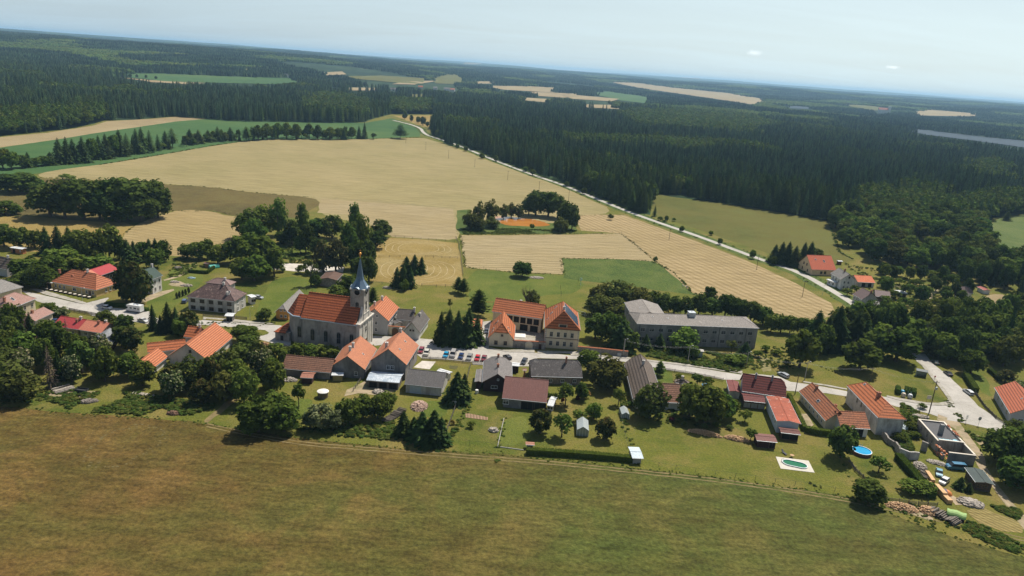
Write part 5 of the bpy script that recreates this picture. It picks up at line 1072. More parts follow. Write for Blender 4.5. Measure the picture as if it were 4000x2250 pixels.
T('dark leafy trees','in the middle of the copse behind the church',[(714,580,616,44),(735,552,620,40),(800,545,602,60),(836,540,604,60),(770,560,640,40),(800,596,648,44),(756,590,640,28)],'round')
T('brownish oak-like trees','left of the church spire',[(815,606,690,60),(845,600,690,60)],'brown')
T('leafy trees','directly behind the church spire',[(960,553,602,54),(945,580,628,48),(920,598,680,50),(928,640,712,44),(884,610,680,40),(905,645,705,50)],'round')
T('small bushes','on the grass before the white concrete yard',[(705,668,686,24),(760,666,690,28)],'bush')
T('loose leafy trees','beside the flat-roofed stone barn',[(782,648,720,40,'sparse'),(795,690,722,30,'mid'),(850,716,756,50,'mid'),(880,690,748,60,'mid'),(905,700,770,50,'round')],'mid')
T('thin young conifers','between the church tower and the orange gabled house',[(938,720,772,30),(946,752,790,26),(930,762,800,20)],'pine')
T('bushy spruces','on the far side of the paddock spruce clump',[(1022,642,690,32),(1042,637,692,34),(1060,642,690,24)],'spruce')
T('bushy spruces','in the near clump of the paddock',[(998,668,724,28),(1014,660,726,30),(1030,664,726,28)],'spruce')
T('small round light-green tree','in front of the paddock spruces',[(1018,702,734,26)],'bright')
T('pines','at the right corner of the paddock fence',[(1152,694,738,28),(1166,697,744,30)],'pine')
T('airy round tree with thick trunk','over the picnic table on the lawn',[(1202,724,802,54)],'pine')
T('slim young tree','alone on the lawn behind the tall spruces',[(1132,748,784,18)],'sparse')
T('tall dense spruces','in the dark group beside the village square',[(1108,778,868,40),(1128,772,870,50),(1150,775,872,44),(1176,768,872,50),(1198,792,868,40)],'spruce')
T('round dark tree','at the edge of the stubble behind the courtyard inn',[(1312,656,700,50)],'round')
T('bare branching tree','behind the long orange gallery roof',[(1322,716,775,30)],'bare')
T('olive leafy tree','beside the bare tree behind the gallery roof',[(1338,728,778,36)],'olive')
T('airy olive trees','on the left bank of the orange pond',[(1203,505,572,34),(1236,500,566,38),(1182,528,578,38),(1204,545,582,40),(1238,546,576,38),(1266,512,552,26),(1286,508,548,28),(1304,512,550,26)],'olive')
T('big dark leafy trees','on the right bank of the orange pond',[(1330,496,544,42),(1347,476,545,56),(1378,478,548,62),(1402,492,552,50),(1424,502,578,52),(1438,525,580,36)],'round')
T('small round tree','at the near right corner of the orange pond',[(1410,546,586,38)],'olive')
T('tiny tree','on the near bank of the orange pond',[(1338,562,582,12)],'small')
T('low bushes','along the foot of the field spurs by the country road',[(1535,538,554,14),(1648,645,661,11)],'bush')
T('broad spreading trees','behind the left end of the grey barrack',[(1512,708,778,66),(1548,702,782,74),(1586,714,784,66),(1500,738,796,58),(1545,748,806,76),(1612,724,788,56)],'olive')
T('dark trees','behind the grey barrack',[(1640,728,785,46),(1666,738,792,46),(1695,742,794,44),(1722,748,797,44),(1756,738,796,44),(1781,718,776,36),(1790,748,800,50),(1822,738,802,50),(1852,748,812,50),(1886,756,816,50),(1918,768,822,44)],'round')
T('broad trees','beside the left end wall of the grey barrack',[(1496,792,858,60,'round'),(1536,784,872,70,'mid'),(1562,800,885,66,'spruce'),(1582,830,888,50,'mid')],'mid')
T('dense round light-green tree','in front of the grey barrack',[(1718,824,890,72)],'bright')
T('slim trees','against the front wall of the grey barrack',[(1622,838,882,28,'spruce'),(1658,836,880,28,'spruce'),(1742,868,905,32,'mid'),(1840,852,888,30,'sparse'),(1872,858,898,32,'spruce'),(1850,888,920,50,'bush')],'spruce')
T('clipped-looking leafy trees','in the row at the foot of the striped stubble',[(1938,790,838,34),(1962,790,840,34),(1986,794,842,34),(2010,797,844,32),(2032,800,846,30)],'mid')
T('tall ragged spruces','right of the grey barrack',[(2046,775,880,58),(2072,790,884,50),(2096,762,884,56),(2145,782,880,52),(2170,800,880,46)],'spruce')
T('great conical limes','right of the grey barrack on the green',[(2008,826,932,78),(2158,852,940,92),(2250,822,918,100),(2206,812,900,70),(2300,800,890,70)],'tall')
T('dark fruit-like trees','along the front of the grey-roof barn hedge',[(2368,806,860,54),(2330,800,860,60),(2280,798,850,60)],'mid')
T('dark trees','beside the peach house on the country road',[(1946,612,662,30,'spruce'),(1962,605,666,34,'spruce'),(1978,604,668,34,'spruce'),(1996,615,672,34,'spruce'),(2018,606,664,30,'spruce'),(2034,604,666,34,'spruce'),(2052,625,660,30,'mid')],'spruce')
T('small round roadside tree','where the country road meets the peach house garden',[(1946,642,664,28)],'mid')
# roadside avenue
T('small round roadside trees','beside the country road along the spruce wood',[(1213,385,400,14),(1247,390,406,13),(1288,400,413,14),(1322,418,432,15),(1340,425,442,16),(1426,456,470,12),(1468,473,490,16),(1510,478,498,18),(1570,500,520,18),(1490,480,492,12)],'mid')
T('thin young roadside trees','lower along the country road by the striped stubble',[(1676,542,558,10),(1714,567,584,12),(1810,598,616,13),(1892,628,652,16),(1945,644,668,18),(1788,580,592,12)],'mid')
T('small roadside trees','along the distant bend of the country road',[(1035,288,306,10),(1052,292,310,12),(1064,292,316,14),(1075,305,320,10),(1100,325,345,14),(1018,280,300,12),(1110,340,352,10),(1128,352,362,10),(1150,362,374,10),(1172,368,381,12)],'mid')
T('broad single tree','on the field edge by the far road bend',[(1007,310,350,36)],'pine')
T('conifers','at the pasture corner by the country road',[(1588,478,530,28),(1608,474,534,30),(1622,480,535,24)],'larch')
T('lone small trees','on the olive pasture beyond the country road',[(1646,514,545,12,'larch'),(1660,545,556,14,'bush'),(1695,548,557,10,'bush'),(1670,552,560,8,'bush')],'larch')
T('lone young tree','on the far right pasture',[(2532,530,556,18)],'larch')
T('tall spruces','in the left half of the long field tree row',[(150,343,414,30,'spruce'),(170,340,413,28,'spruce'),(186,346,412,30,'spruce'),(210,340,410,32,'spruce'),(232,345,404,28,'mid'),(251,337,402,26,'spruce'),(268,332,400,28,'spruce'),(286,337,396,28,'mid'),(302,322,394,30,'spruce'),(320,332,390,26,'larch'),(344,320,388,28,'spruce'),(358,316,386,28,'spruce')],'spruce')
T('mixed trees','in the middle of the long field tree row',[(378,324,384,26,'larch'),(398,335,380,18,'larch'),(417,326,374,22,'spruce'),(434,320,372,24,'pine'),(478,322,364,26,'spruce'),(500,324,362,28,'larch'),(524,325,358,26,'spruce'),(548,316,356,28,'larch'),(580,318,354,26,'spruce'),(620,316,356,26,'pine')],'spruce')
T('mixed small trees','in the far right part of the long tree row',[(650,312,354,28),(672,308,352,28),(700,306,350,30),(722,306,350,26),(745,310,352,28),(778,308,350,26),(800,312,352,24),(830,318,352,30),(850,320,352,20),(885,318,350,22)],'tall')
T('slender trees','at the right end of the long tree row',[(865,322,352,16,'spruce'),(903,314,350,14,'spruce'),(917,305,350,14,'spruce'),(940,335,351,14,'small')],'spruce')
T('dark trees','at the left end of the long tree row',[(8,372,425,34),(30,380,428,30),(56,388,424,30),(72,380,422,22,'spruce'),(92,395,420,24),(112,392,418,30),(128,380,416,26,'spruce')],'mid')
T('single field trees','on the distant green field at left',[(265,186,194,6),(283,186,195,8),(306,187,198,8),(328,190,201,8),(345,192,202,6),(368,193,203,6),(393,196,205,6)],'round')
# village gardens, left and middle
T('leafy trees','beside the pale flat roof at far left',[(10,905,1010,96),(60,930,1018,80),(0,860,950,80)],'olive')
T('dark bushy trees','in front of the camper by the road',[(268,780,838,48,'mid'),(150,770,800,40,'flower'),(125,760,798,36,'mid')],'mid')
T('dark spruces','in the group right of the white camper',[(386,762,832,22),(405,790,840,22),(424,755,838,34),(444,768,838,28),(460,780,840,24)],'spruce')
T('leafy trees','between the spruce group and the maroon-roofed block',[(478,780,845,44,'tips'),(455,800,850,36,'mid')],'mid')
T('low flat juniper tree','on the kerb left of the church',[(618,818,868,70)],'mid')
T('leafy bushes','in front of the ochre house',[(668,775,808,30),(655,785,808,24)],'mid')
T('climbing garden trees','along the wall below the church nave',[(752,862,905,44,'mid'),(786,866,905,48,'mid'),(815,868,905,50,'mid'),(838,872,905,40,'mid'),(722,872,905,36,'mid')],'mid')
T('spruce','standing right of the grey corrugated garage',[(1148,930,1018,58)],'spruce')
T('slim spruce','beside the taller garage spruce',[(1166,935,1010,36)],'spruce')
T('big dense spruces','in the clump at the meadow edge',[(1014,1030,1100,44),(1060,1030,1120,60),(1090,1026,1125,64),(1040,1045,1108,40),(1108,1045,1122,44)],'spruce')
T('huge dark leafy trees','where the farm track meets the meadow',[(650,1000,1098,84),(690,985,1085,90),(715,1010,1095,74),(632,1030,1100,60)],'mid')
T('pale grey-green willows','at the meadow edge right of the farm track',[(808,1012,1090,66),(838,1030,1090,50),(780,1030,1085,40)],'willow')
T('leafy bushy trees','behind the pale willows in the gardens',[(878,1000,1075,56),(912,995,1060,60),(950,990,1060,56),(975,985,1030,40),(860,1010,1070,40)],'mid')
T('slim fruit tree','on the lawn left of the white round tank',[(752,965,1022,30)],'small')
T('thick leafy tree','right of the orange courtyard inn across the street',[(1478,878,945,60)],'mid')
T('huge dark leafy tree','filling the garden right of the diamond-slate house',[(1520,895,985,100)],'olive')
T('brown-leaved tree','behind the huge garden tree by the street',[(1545,905,960,56)],'tips')
T('small garden trees','in the lawn orchard right of the brown metal barn',[(1422,965,1020,42,'small'),(1462,982,1005,18,'small'),(1461,962,1010,36,'bright'),(1492,1010,1060,40,'bright'),(1456,1030,1062,34,'small'),(1520,1050,1112,52,'tips'),(1555,975,1020,30,'small')],'small')
T('bronze-tipped garden tree','at the corner by the brown metal barn',[(1358,1028,1098,62)],'tips')
T('leafy garden tree','between the bronze tree and the white greenhouse',[(1413,1042,1100,48)],'small')
T('huge garden tree','hiding the foot of the patched shingle house',[(1632,960,1062,86)],'olive')
T('wide leafy trees','hiding the brown tile barn',[(1732,962,1058,70,'mid'),(1770,966,1075,84,'mid'),(1812,985,1062,60,'mid')],'mid')
T('small pine','beside the street gate of the shingle house',[(1658,906,948,28)],'pine')
T('small round trees','in the front garden of the hipped cottage',[(1708,940,960,20,'small'),(1752,938,972,30,'small'),(1778,948,980,26,'small')],'small')
T('dwarf garden trees','on the lawn left of the rusty-roofed building',[(1840,1005,1048,32),(1873,1030,1062,28),(1888,1078,1108,26)],'small')
T('single dense round tree','on the lawn between the two swimming pools',[(2111,1064,1160,70)],'round')
T('small apple tree','between the round pool and the long hedge',[(2210,1148,1188,38)],'small')
T('dense round tree','at the fence corner below the round pool',[(2180,1208,1274,76)],'round')
T('low rounded shrubs','at the foot of the long clipped hedge',[(2288,1210,1244,50),(2324,1212,1246,44)],'bush')
T('dwarf conifers','beside the flat wooden cabin',[(2412,1198,1232,24),(2434,1212,1240,16)],'spruce')
T('large dark trees','at the right picture edge above the cabin',[(2530,1080,1180,100),(2580,1070,1200,90),(2500,1090,1160,50),(2560,1150,1240,90)],'round')
T('leafy tree','in front of the corner house by the junction sign',[(2545,1055,1095,40)],'olive')
T('brown-leaved shrub','behind the corner house garden',[(2528,930,965,36)],'brown')
T('flowering shrub','beside the corner house roof',[(2565,955,1000,40)],'flower')
T('golden shrub','left of the tall orange-roofed house',[(2138,968,1000,18)],'tips')
T('dark garden shrubs','behind the slate house lawn',[(1393,985,1014,20,'bush'),(1415,1000,1015,10,'redbush'),(1452,995,1012,14,'redbush'),(1472,978,1002,20,'yellowbush'),(1455,988,998,10,'yellowbush'),(1383,985,1010,18,'bush')],'bush')
T('little round shrubs','in the corner of the fenced lawn by the meadow',[(1122,1055,1068,10,'bush'),(1138,1055,1070,12,'yellowbush'),(1185,1060,1076,20,'small')],'bush')
T('clipped conifers','in the short row on the white house lawn',[(445,735,752,6),(452,732,750,6),(460,729,747,6),(467,726,744,6),(475,722,740,6)],'thuja')
PD=[(p.x,p.y) for p in PP(12,[(1450,120),(1600,120),(1740,190),(1600,330),(1480,290)],0)]
T('garden shrubs','along the wall behind the dark red house garden',[(1600,992,1004,16,'bush'),(1585,1010,1024,16,'bush'),(1800,1062,1076,20,'bush'),(1835,1070,1082,16,'bush'),(1770,1066,1080,18,'bush'),(1720,1060,1074,16,'bush'),(1690,1050,1062,16,'redbush'),(1860,1012,1024,14,'bush')],'bush')
T('fruit trees','in the gardens behind the white slate-roofed house',[(2225,742,762,26),(2250,730,752,24),(2275,748,770,28),(2210,760,778,20),(2300,700,724,24),(2330,720,742,24),(2262,700,716,20),(2355,752,775,30)],'small')
T('leafy garden trees','in front of the low mauve-roofed house',[(2130,724,744,22),(2148,716,738,18)],'small')
T('bushes','along the verge beneath the limes',[(1925,868,886,20,'bush'),(1955,880,896,22,'bush'),(1978,905,922,16,'bush'),(1905,880,900,22,'bush')],'bush')
T('leafy trees','in the wood edge above the junction road',[(2380,838,912,70,'mid'),(2425,840,900,76,'round'),(2470,835,900,70,'mid'),(2340,850,900,56,'olive'),(2440,880,945,50,'mid')],'mid')
T('leafy shrubs','in the overgrown ruin yard',[(2275,1040,1060,22,'bush'),(2290,1062,1084,24,'bush'),(2300,1085,1104,22,'bush'),(2262,1090,1112,30,'bush'),(2318,1015,1030,18,'bush')],'bush')
fill('hedgerow','in the long field tree row',[(135,405),(250,392),(400,372),(540,350),(700,344),(890,342),(890,350),(700,353),(540,358),(400,381),(250,402),(135,416)],10,['mid','olive','spruce','small','tall'],(6,13),(2.6,4.6))
fill('woodland','in the wood right of the village green',[(2035,905),(2050,865),(2110,838),(2200,828),(2300,822),(2420,828),(2500,815),(2620,795),(2640,900),(2520,925),(2460,900),(2420,925),(2370,905),(2330,900),(2300,890),(2240,880),(2180,850),(2120,890),(2080,900)],8.3,['round','mid','mid','spruce','tall','round','olive'],(11.5,17),(4.8,6.2))
fill('grove','in the grove behind the pasture at right',[(2085,560),(2160,535),(2260,538),(2340,552),(2450,545),(2480,560),(2470,600),(2480,650),(2576,672),(2640,690),(2620,730),(2500,700),(2440,690),(2380,680),(2330,690),(2280,670),(2200,660),(2160,640),(2115,610)],13,['round','mid','round','tall','olive'],(12,17),(7.0,9.0),minus=[PD])
fill('gardens','in the gardens behind the country road houses',[(2110,670),(2200,690),(2290,690),(2360,700),(2440,730),(2440,760),(2360,770),(2300,775),(2230,745),(2190,690)],10.5,['mid','small','round'],(5,10),(2.6,4.2))
fill('dark trees','in the belt behind the far mauve-roofed house',[(2380,685),(2440,680),(2620,715),(2640,765),(2576,740),(2500,725),(2420,715)],8.5,['round','mid','spruce'],(11,15),(4,5.4))
fill('thicket','in the thicket at lower left',[(0,845),(60,835),(130,860),(190,905),(260,900),(290,930),(330,950),(290,960),(230,975),(120,985),(40,1000),(0,1000)],7.4,['mid','round','mid','flower','spruce','dead'],(7,12),(3.4,4.8))
fill('copse','in the copse around the orange farmhouse garden',[(285,850),(330,838),(352,850),(345,890),(310,905),(280,885)],7.2,['mid','round','tips'],(7,10),(3.4,4.8))
fill('gardens','in the overgrown gardens left of the brown-tiled barn',[(370,965),(440,965),(515,965),(575,905),(640,890),(690,895),(705,930),(700,985),(735,1010),(640,1030),(570,1005),(500,1040),(430,1015),(330,1000),(290,975)],7.6,['mid','round','olive','flower','tips','mid'],(7,11),(3.6,5.0))
# ------------------------------------------------------------ hedges and weeds
def hedge(label,pts,w,hh,mat,zero=True):
    q=random.Random(len(label));P=dens(pts,.16,0,False) if 0 else pts;b=MB()
    for a_,b_ in zip(P,P[1:]):
        d=b_-a_;Ln_=d.length;u=d.normalized();v=Vector((-u.y,u.x,0))
        b.prism([tuple((a_+v*w*.42)[:2]),tuple((b_+v*w*.42)[:2]),tuple((b_-v*w*.42)[:2]),tuple((a_-v*w*.42)[:2])],0,hh*.93)
        for k in range(int(Ln_*(w+2*hh)*26)):
            t=q.random()*Ln_;s_=q.uniform(-(w/2+hh),(w/2+hh))
            if abs(s_)<=w/2: p=a_+u*t+v*s_+Vector((0,0,hh*q.uniform(.95,1.05)));n=Vector((0,0,1))
            else: p=a_+u*t+v*(w/2*(1 if s_>0 else -1)*q.uniform(.94,1.08))+Vector((0,0,abs(s_)-w/2));n=v*(1 if s_>0 else -1)
            leafquad(b,p,(n+rv(q)*.7).normalized(),.17*q.uniform(.7,1.3),q.uniform(.1,.75),q)
    return b.build('hedge',mat,label=label,cat='hedge')
hedge('long clipped hedge between the lawns and the meadow below the white greenhouse',[at(c(8,*p)) for p in ((178,1362),(700,1392),(1300,1440),(1510,1462))],1.7,1.7,LF_M)
hedge('thick clipped hedge running down from the ruined wall to the wood piles',[at(c(11,*p)) for p in ((985,300),(1060,390),(1180,520),(1230,590),(1330,700),(1420,800))],2.2,2.0,LF_M)
hedge('narrow hedge beside the rusty-roofed building down to the lawn',[at(c(9,*p)) for p in ((1220,490),(1290,640),(1370,800),(1420,915))],1.3,1.7,LF_M)
hedge('clipped hedge in front of the white-walled tiled wing',[at(c(9,*p)) for p in ((1430,925),(1600,960),(1740,975))],1.5,1.9,LF_M)
hedge('tall dark hedge along the road below the woodland at right',[at(c(10,*p)) for p in ((1830,230),(1890,330),(1960,440))],2.0,2.2,LF_D)
hedge('dark boundary hedge across the lawns at the far right',[at(c(10,*p)) for p in ((2130,165),(2200,220),(2270,290))],1.6,1.6,LF_D)
hedge('green cypress hedge around the small square lawn by the green tunnel',[at(c(2,*p)) for p in ((120,530),(350,548),(440,480))],1.0,1.5,LF_M)
hedge('low dark hedge by the road corner in front of the white house',[at(c(1,*p)) for p in ((1330,1260),(1450,1280),(1640,1290),(1860,1340))],1.6,1.3,LF_D)
for i,(x,y) in enumerate(((985,455),(1085,465),(1125,475),(1182,485))):
    hedge('one of the four short hedge blocks around the recycling bins, '+['leftmost','second','third','rightmost'][i],[at(c(10,x,y)),at(c(10,x-4,y-55))],1.5 if i in(0,3) else .8,2.0,LF_D)
tuft=broad(77,8,22,.34,.4,.5,-.2,.45)
def gn_scatter(name,mesh_obj,pts,label,cat):
    me=bpy.data.meshes.new(name);me.from_pydata([p[0] for p in pts],[],[])
    a=me.attributes.new('scl','FLOAT_VECTOR','POINT');a.data.foreach_set('vector',[v for p in pts for v in p[1]])
    a=me.attributes.new('rot','FLOAT_VECTOR','POINT');a.data.foreach_set('vector',[v for p in pts for v in (0,0,p[2])])
    o=inst(name,me,kind='stuff');tag(o,label,cat)
    g=bpy.data.node_groups.new(name,'GeometryNodeTree');g.interface.new_socket('Geometry',in_out='INPUT',socket_type='NodeSocketGeometry');g.interface.new_socket('Geometry',in_out='OUTPUT',socket_type='NodeSocketGeometry')
    gi=g.nodes.new('NodeGroupInput');go=g.nodes.new('NodeGroupOutput');ip=g.nodes.new('GeometryNodeInstanceOnPoints');ob=g.nodes.new('GeometryNodeObjectInfo')
    ob.inputs['Object'].default_value=mesh_obj;ob.inputs['As Instance'].default_value=True;ob.transform_space='ORIGINAL'
    s_=g.nodes.new('GeometryNodeInputNamedAttribute');s_.data_type='FLOAT_VECTOR';s_.inputs['Name'].default_value='scl'
    r_=g.nodes.new('GeometryNodeInputNamedAttribute');r_.data_type='FLOAT_VECTOR';r_.inputs['Name'].default_value='rot'
    g.links.new(gi.outputs[0],ip.inputs['Points']);g.links.new(ob.outputs['Geometry'],ip.inputs['Instance']);g.links.new(s_.outputs[0],ip.inputs['Scale'])
    er=g.nodes.new('FunctionNodeEulerToRotation');g.links.new(r_.outputs[0],er.inputs[0]);g.links.new(er.outputs[0],ip.inputs['Rotation'])
    g.links.new(ip.outputs[0],go.inputs[0]);md=o.modifiers.new('scatter','NODES');md.node_group=g;return o
# undergrowth: rank weeds and brambles
q=random.Random(5)
sprig=inst('bush',tuft.mesh('bush',leafmat('weed_green',(.04,.068,.015),(.065,.1,.02),(.11,.145,.035),.25)),None,at(D(2206,1245)),0,(1.2,1.2,1.1),label='tiny leafy bush on the lawn below the small apple tree',cat='bush')
sprig2=inst('bush',broad(78,8,22,.34,.4,.5,-.2,.45).mesh('bush',LF_O),None,at(D(1230,552)),0,(1.6,1.6,1.2),label='tiny olive bush between the left bank pond trees',cat='bush')
def scat(poly,step,sr,zr):
    W=[at(D(*p)) for p in poly];w2=[(p.x,p.y) for p in W];A=0
    for i in range(len(w2)): A+=w2[i-1][0]*w2[i][1]-w2[i][0]*w2[i-1][1]
    step*=.72;n=int(abs(A)/2/step**2);xs=[p[0] for p in w2];ys=[p[1] for p in w2];o=[]
    k=0
    while len(o)<n and k<n*12:
        k+=1;x,y=q.uniform(min(xs),max(xs)),q.uniform(min(ys),max(ys))
        if inpoly((x,y),w2) and noise.noise(Vector((x*.09,y*.09,4)))>-.25:
            s_=q.uniform(*sr);s_*=.66;o.append(((x,y,0),(s_,s_,s_*q.uniform(*zr)),q.uniform(0,6)))
    return o
WE=[]
for poly,st,szr in (([(110,1000),(200,990),(300,985),(420,1000),(540,1020),(520,1055),(420,1052),(300,1042),(190,1035)],1.1,(.5,1.3)),([(0,1000),(110,985),(200,975),(190,1000),(100,1015),(0,1018)],1.6,(.5,1.1)),
 ([(590,1030),(700,1060),(850,1075),(990,1060),(1000,1110),(860,1098),(740,1082),(640,1070)],1.1,(.5,1.3)),([(1570,868),(1700,880),(1880,895),(1900,915),(1850,938),(1720,915),(1570,885)],1.0,(.5,1.3)),
 ([(1920,870),(1990,875),(2000,930),(1930,925),(1890,930)],1.7,(.4,1.0)),([(2015,1210),(2300,1270),(2400,1290),(2420,1330),(2350,1330),(2260,1300),(2150,1262)],1.7,(.3,.8)),
 ([(2470,1240),(2530,1248),(2570,1290),(2560,1308),(2500,1280)],.7,(.5,1.0)),([(2430,1310),(2500,1335),(2576,1375),(2576,1400),(2480,1365),(2420,1335)],.8,(.5,1.1)),
 ([(2210,1090),(2290,1110),(2300,1140),(2250,1130)],.9,(.5,1.2)),([(2265,1015),(2310,1020),(2320,1100),(2270,1110)],1.0,(.5,1.2)),([(500,810),(640,812),(700,800),(700,812),(600,832),(500,820)],2.0,(.3,.7)),
 ([(1155,578),(1230,574),(1380,578),(1455,580),(1440,587),(1170,590)],1.2,(.5,1.1)),([(2420,1060),(2500,1080),(2540,1120),(2450,1110)],1.2,(.4,1.0)),([(440,650),(500,655),(490,690),(420,700)],1.6,(.4,1.0)),
 ([(700,600),(780,630),(790,660),(700,665)],2.0,(.5,1.4)),([(2120,660),(2250,690),(2350,720),(2420,740),(2300,775),(2200,740)],3.2,(.5,1.6)),([(1700,950),(1780,985),(1790,1075),(1700,1068),(1640,1060)],2.2,(.4,1.2)),([(1560,1000),(1580,1010),(1575,1060),(1562,1060)],.9,(.4,1.0)),
 ([(2370,1000),(2400,1020),(2450,1090),(2430,1090)],1.4,(.3,.8)),([(2040,918),(2130,935),(2150,950),(2060,935)],2.4,(.3,.6))):
    WE+=scat(poly,st,szr,(.6,1.2))
for a_,b_ in zip(crp,crp[1:]):
    for sgn in (-1,1):
        for k in range(int((b_-a_).length/4)):
            p=a_.lerp(b_,q.random());d=(b_-a_).normalized();v=Vector((-d.y,d.x,0))*sgn*q.uniform(3.4,6.5);s_=q.uniform(.3,.8);WE.append(((p.x+v.x,p.y+v.y,0),(s_,s_,s_*.9),q.uniform(0,6)))
def edgeweeds(poly,den,sz):
    P=[at(D(*p)) for p in poly]
    for a_,b_ in zip(P,P[1:]):
        for k in range(int((b_-a_).length*den)):
            p=a_.lerp(b_,q.random());s_=q.uniform(.5,1.2)*sz;WE.append(((p.x+q.gauss(0,.5),p.y+q.gauss(0,.5),0),(s_,s_,s_*q.uniform(.5,1)),q.uniform(0,6)))
for pl,dn,sz in ((MEAD,1.8,.3),([(1172,673),(1300,686),(1418,691),(1412,650),(1540,652),(1648,658)],1.2,.45),([(1640,650),(1562,588),(1440,588),(1158,592)],1.0,.45),([(1158,592),(1172,673)],1.2,.5),([(1450,542),(1570,541)],.7,.4),([(1648,658),(1700,690),(1745,740),(1830,760),(2000,802),(2060,806)],1.2,.6),([(105,447),(250,453),(420,464),(520,470),(640,485),(792,497)],.6,.6),([(250,415),(330,402),(420,387),(540,366),(640,352),(770,350),(900,350),(1060,346)],.6,.9),([(300,595),(350,562),(430,531),(530,531),(608,545)],.7,.5),([(2083,556),(2100,600),(2112,635),(2150,655)],1,.8),([(1574,870),(1700,882),(1880,897)],1.4,.6),([(500,812),(640,814)],1,.35),([(932,708),(938,650),(945,607)],1,.5),([(1565,1000),(1575,1080),(1600,1170)],1.6,.45),([(2120,1160),(2160,1250)],1.4,.4),([(1245,1165),(1270,1050)],1.5,.4),([(1115,1140),(1180,1020)],2,.6),([(1320,1145),(1600,1172)],1.2,.4)): edgeweeds(pl,dn,sz)
q.shuffle(WE);k=len(WE)*2//3
gn_scatter('undergrowth',sprig,WE[:k],'rank green weeds and brambles along the meadow and garden edges','undergrowth')
gn_scatter('undergrowth',sprig2,WE[k:],'olive weeds and scrub along the meadow and garden edges','undergrowth');print('weeds',len(WE))
# ------------------------------------------------------------ forests
def lowcon(seed,t=9,n=8,tp=.85):
    q=random.Random(seed);b=MB()
    for i in range(t):
        z0=.05+.84*(i/t)**.95;r_=(1-(z0-.05))**tp*1.05;ri=r_*.28;z1=z0+.10;o=q.uniform(0,6);tone=q.uniform(-.1,.1)
        for k in range(n):
            a0=o+k*6.283/n;a1=a0+6.283/n;m_=(a0+a1)/2;rr=r_*q.uniform(.75,1.15);dz=-.02*q.random()
            A=Vector((math.cos(a0)*r_*.58,math.sin(a0)*r_*.58,z0+.035));M_=Vector((math.cos(m_)*rr,math.sin(m_)*rr,z0+dz));B_=Vector((math.cos(a1)*r_*.58,math.sin(a1)*r_*.58,z0+.035))
            I0=Vector((math.cos(m_)*ri,math.sin(m_)*ri,z1))
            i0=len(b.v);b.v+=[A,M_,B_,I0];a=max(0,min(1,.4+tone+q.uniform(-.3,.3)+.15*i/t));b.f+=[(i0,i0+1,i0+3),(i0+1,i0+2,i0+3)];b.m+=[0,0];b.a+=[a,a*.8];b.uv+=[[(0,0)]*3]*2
    for k in range(5):
        a0=k*1.2566;a1=a0+1.2566;i0=len(b.v);b.v+=[Vector((math.cos(a0)*.14,math.sin(a0)*.14,.84)),Vector((math.cos(a1)*.14,math.sin(a1)*.14,.84)),Vector((0,0,1.04))];b.f.append((i0,i0+1,i0+2));b.m.append(0);b.a.append(.75);b.uv.append([(0,0)]*3)
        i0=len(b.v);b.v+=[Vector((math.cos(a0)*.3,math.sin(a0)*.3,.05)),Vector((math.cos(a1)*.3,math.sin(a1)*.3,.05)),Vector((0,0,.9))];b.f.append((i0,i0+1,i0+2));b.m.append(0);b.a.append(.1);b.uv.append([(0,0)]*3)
    return b
def patch(seed,kind):
    q=random.Random(seed);b=MB()
    for i in range(30):
        x,y=q.uniform(-1,1),q.uniform(-1,1);h_=q.uniform(.7,1.05);r_=q.uniform(.12,.2) if kind else q.uniform(.2,.3);n=6;t=q.uniform(.1,.9)
        if kind:
            for k in range(n):
                a0=k*6.283/n;a1=a0+6.283/n;i0=len(b.v);b.v+=[Vector((x+math.cos(a0)*r_,y+math.sin(a0)*r_,h_*.25)),Vector((x+math.cos(a1)*r_,y+math.sin(a1)*r_,h_*.25)),Vector((x,y,h_))];b.f.append((i0,i0+1,i0+2));b.m.append(0);b.a.append(t);b.uv.append([(0,0)]*3)
        else:
            for k in range(n):
                a0=k*6.283/n;a1=a0+6.283/n
                for (f0,z0),(f1,z1) in (((1,.25),(.95,.65)),((.95,.65),(.05,.85))):
                    i0=len(b.v);b.v+=[Vector((x+math.cos(a0)*r_*f0,y+math.sin(a0)*r_*f0,h_*z0)),Vector((x+math.cos(a1)*r_*f0,y+math.sin(a1)*r_*f0,h_*z0)),Vector((x+math.cos(a1)*r_*f1,y+math.sin(a1)*r_*f1,h_*z1)),Vector((x+math.cos(a0)*r_*f1,y+math.sin(a0)*r_*f1,h_*z1))];b.f.append((i0,i0+1,i0+2,i0+3));b.m.append(0);b.a.append(t*q.uniform(.7,1));b.uv.append([(0,0)]*4)
    return b
farpol=[[D(*p) for p in f[1]] for f in FAR]+[[D(*p) for p in f] for f in WAT]
HP=[(c(2,632,446),6),(c(2,820,455),7),(c(2,330,425),0)]
FH=[(1642,342,9,'pinkish far house with red roof in the distant valley hamlet'),(1746,349,12,'long far house with tan roof in the distant valley hamlet'),(1768,352,9,'second far house right of the long tan-roofed one in the distant valley'),(1311,334,9,'pale far house with red roof at the left side of the distant valley'),(1700,346,8,'small white far house in the distant valley between the red and tan roofs'),(1120,297,8,'white far house at the end of the distant green field'),(1535,352,10,'grey-roofed far barn beside the distant valley road')]
for x_,y_,s_,l_ in FH+[(3452,438,26,'')]: farpol.append([(x_-s_*2.2,y_+8),(x_+s_*2.2,y_+8),(x_+s_*1.6,y_-8),(x_-s_*1.6,y_-8)])
farbb=[(min(p[0] for p in f),max(p[0] for p in f),min(p[1] for p in f),max(p[1] for p in f)) for f in farpol]
def clear(px,py):
    for f,(a,b_,c_,d_) in zip(farpol,farbb):
        if a<=px<=b_ and c_<=py<=d_ and inpoly((px,py),f): return True
    return False
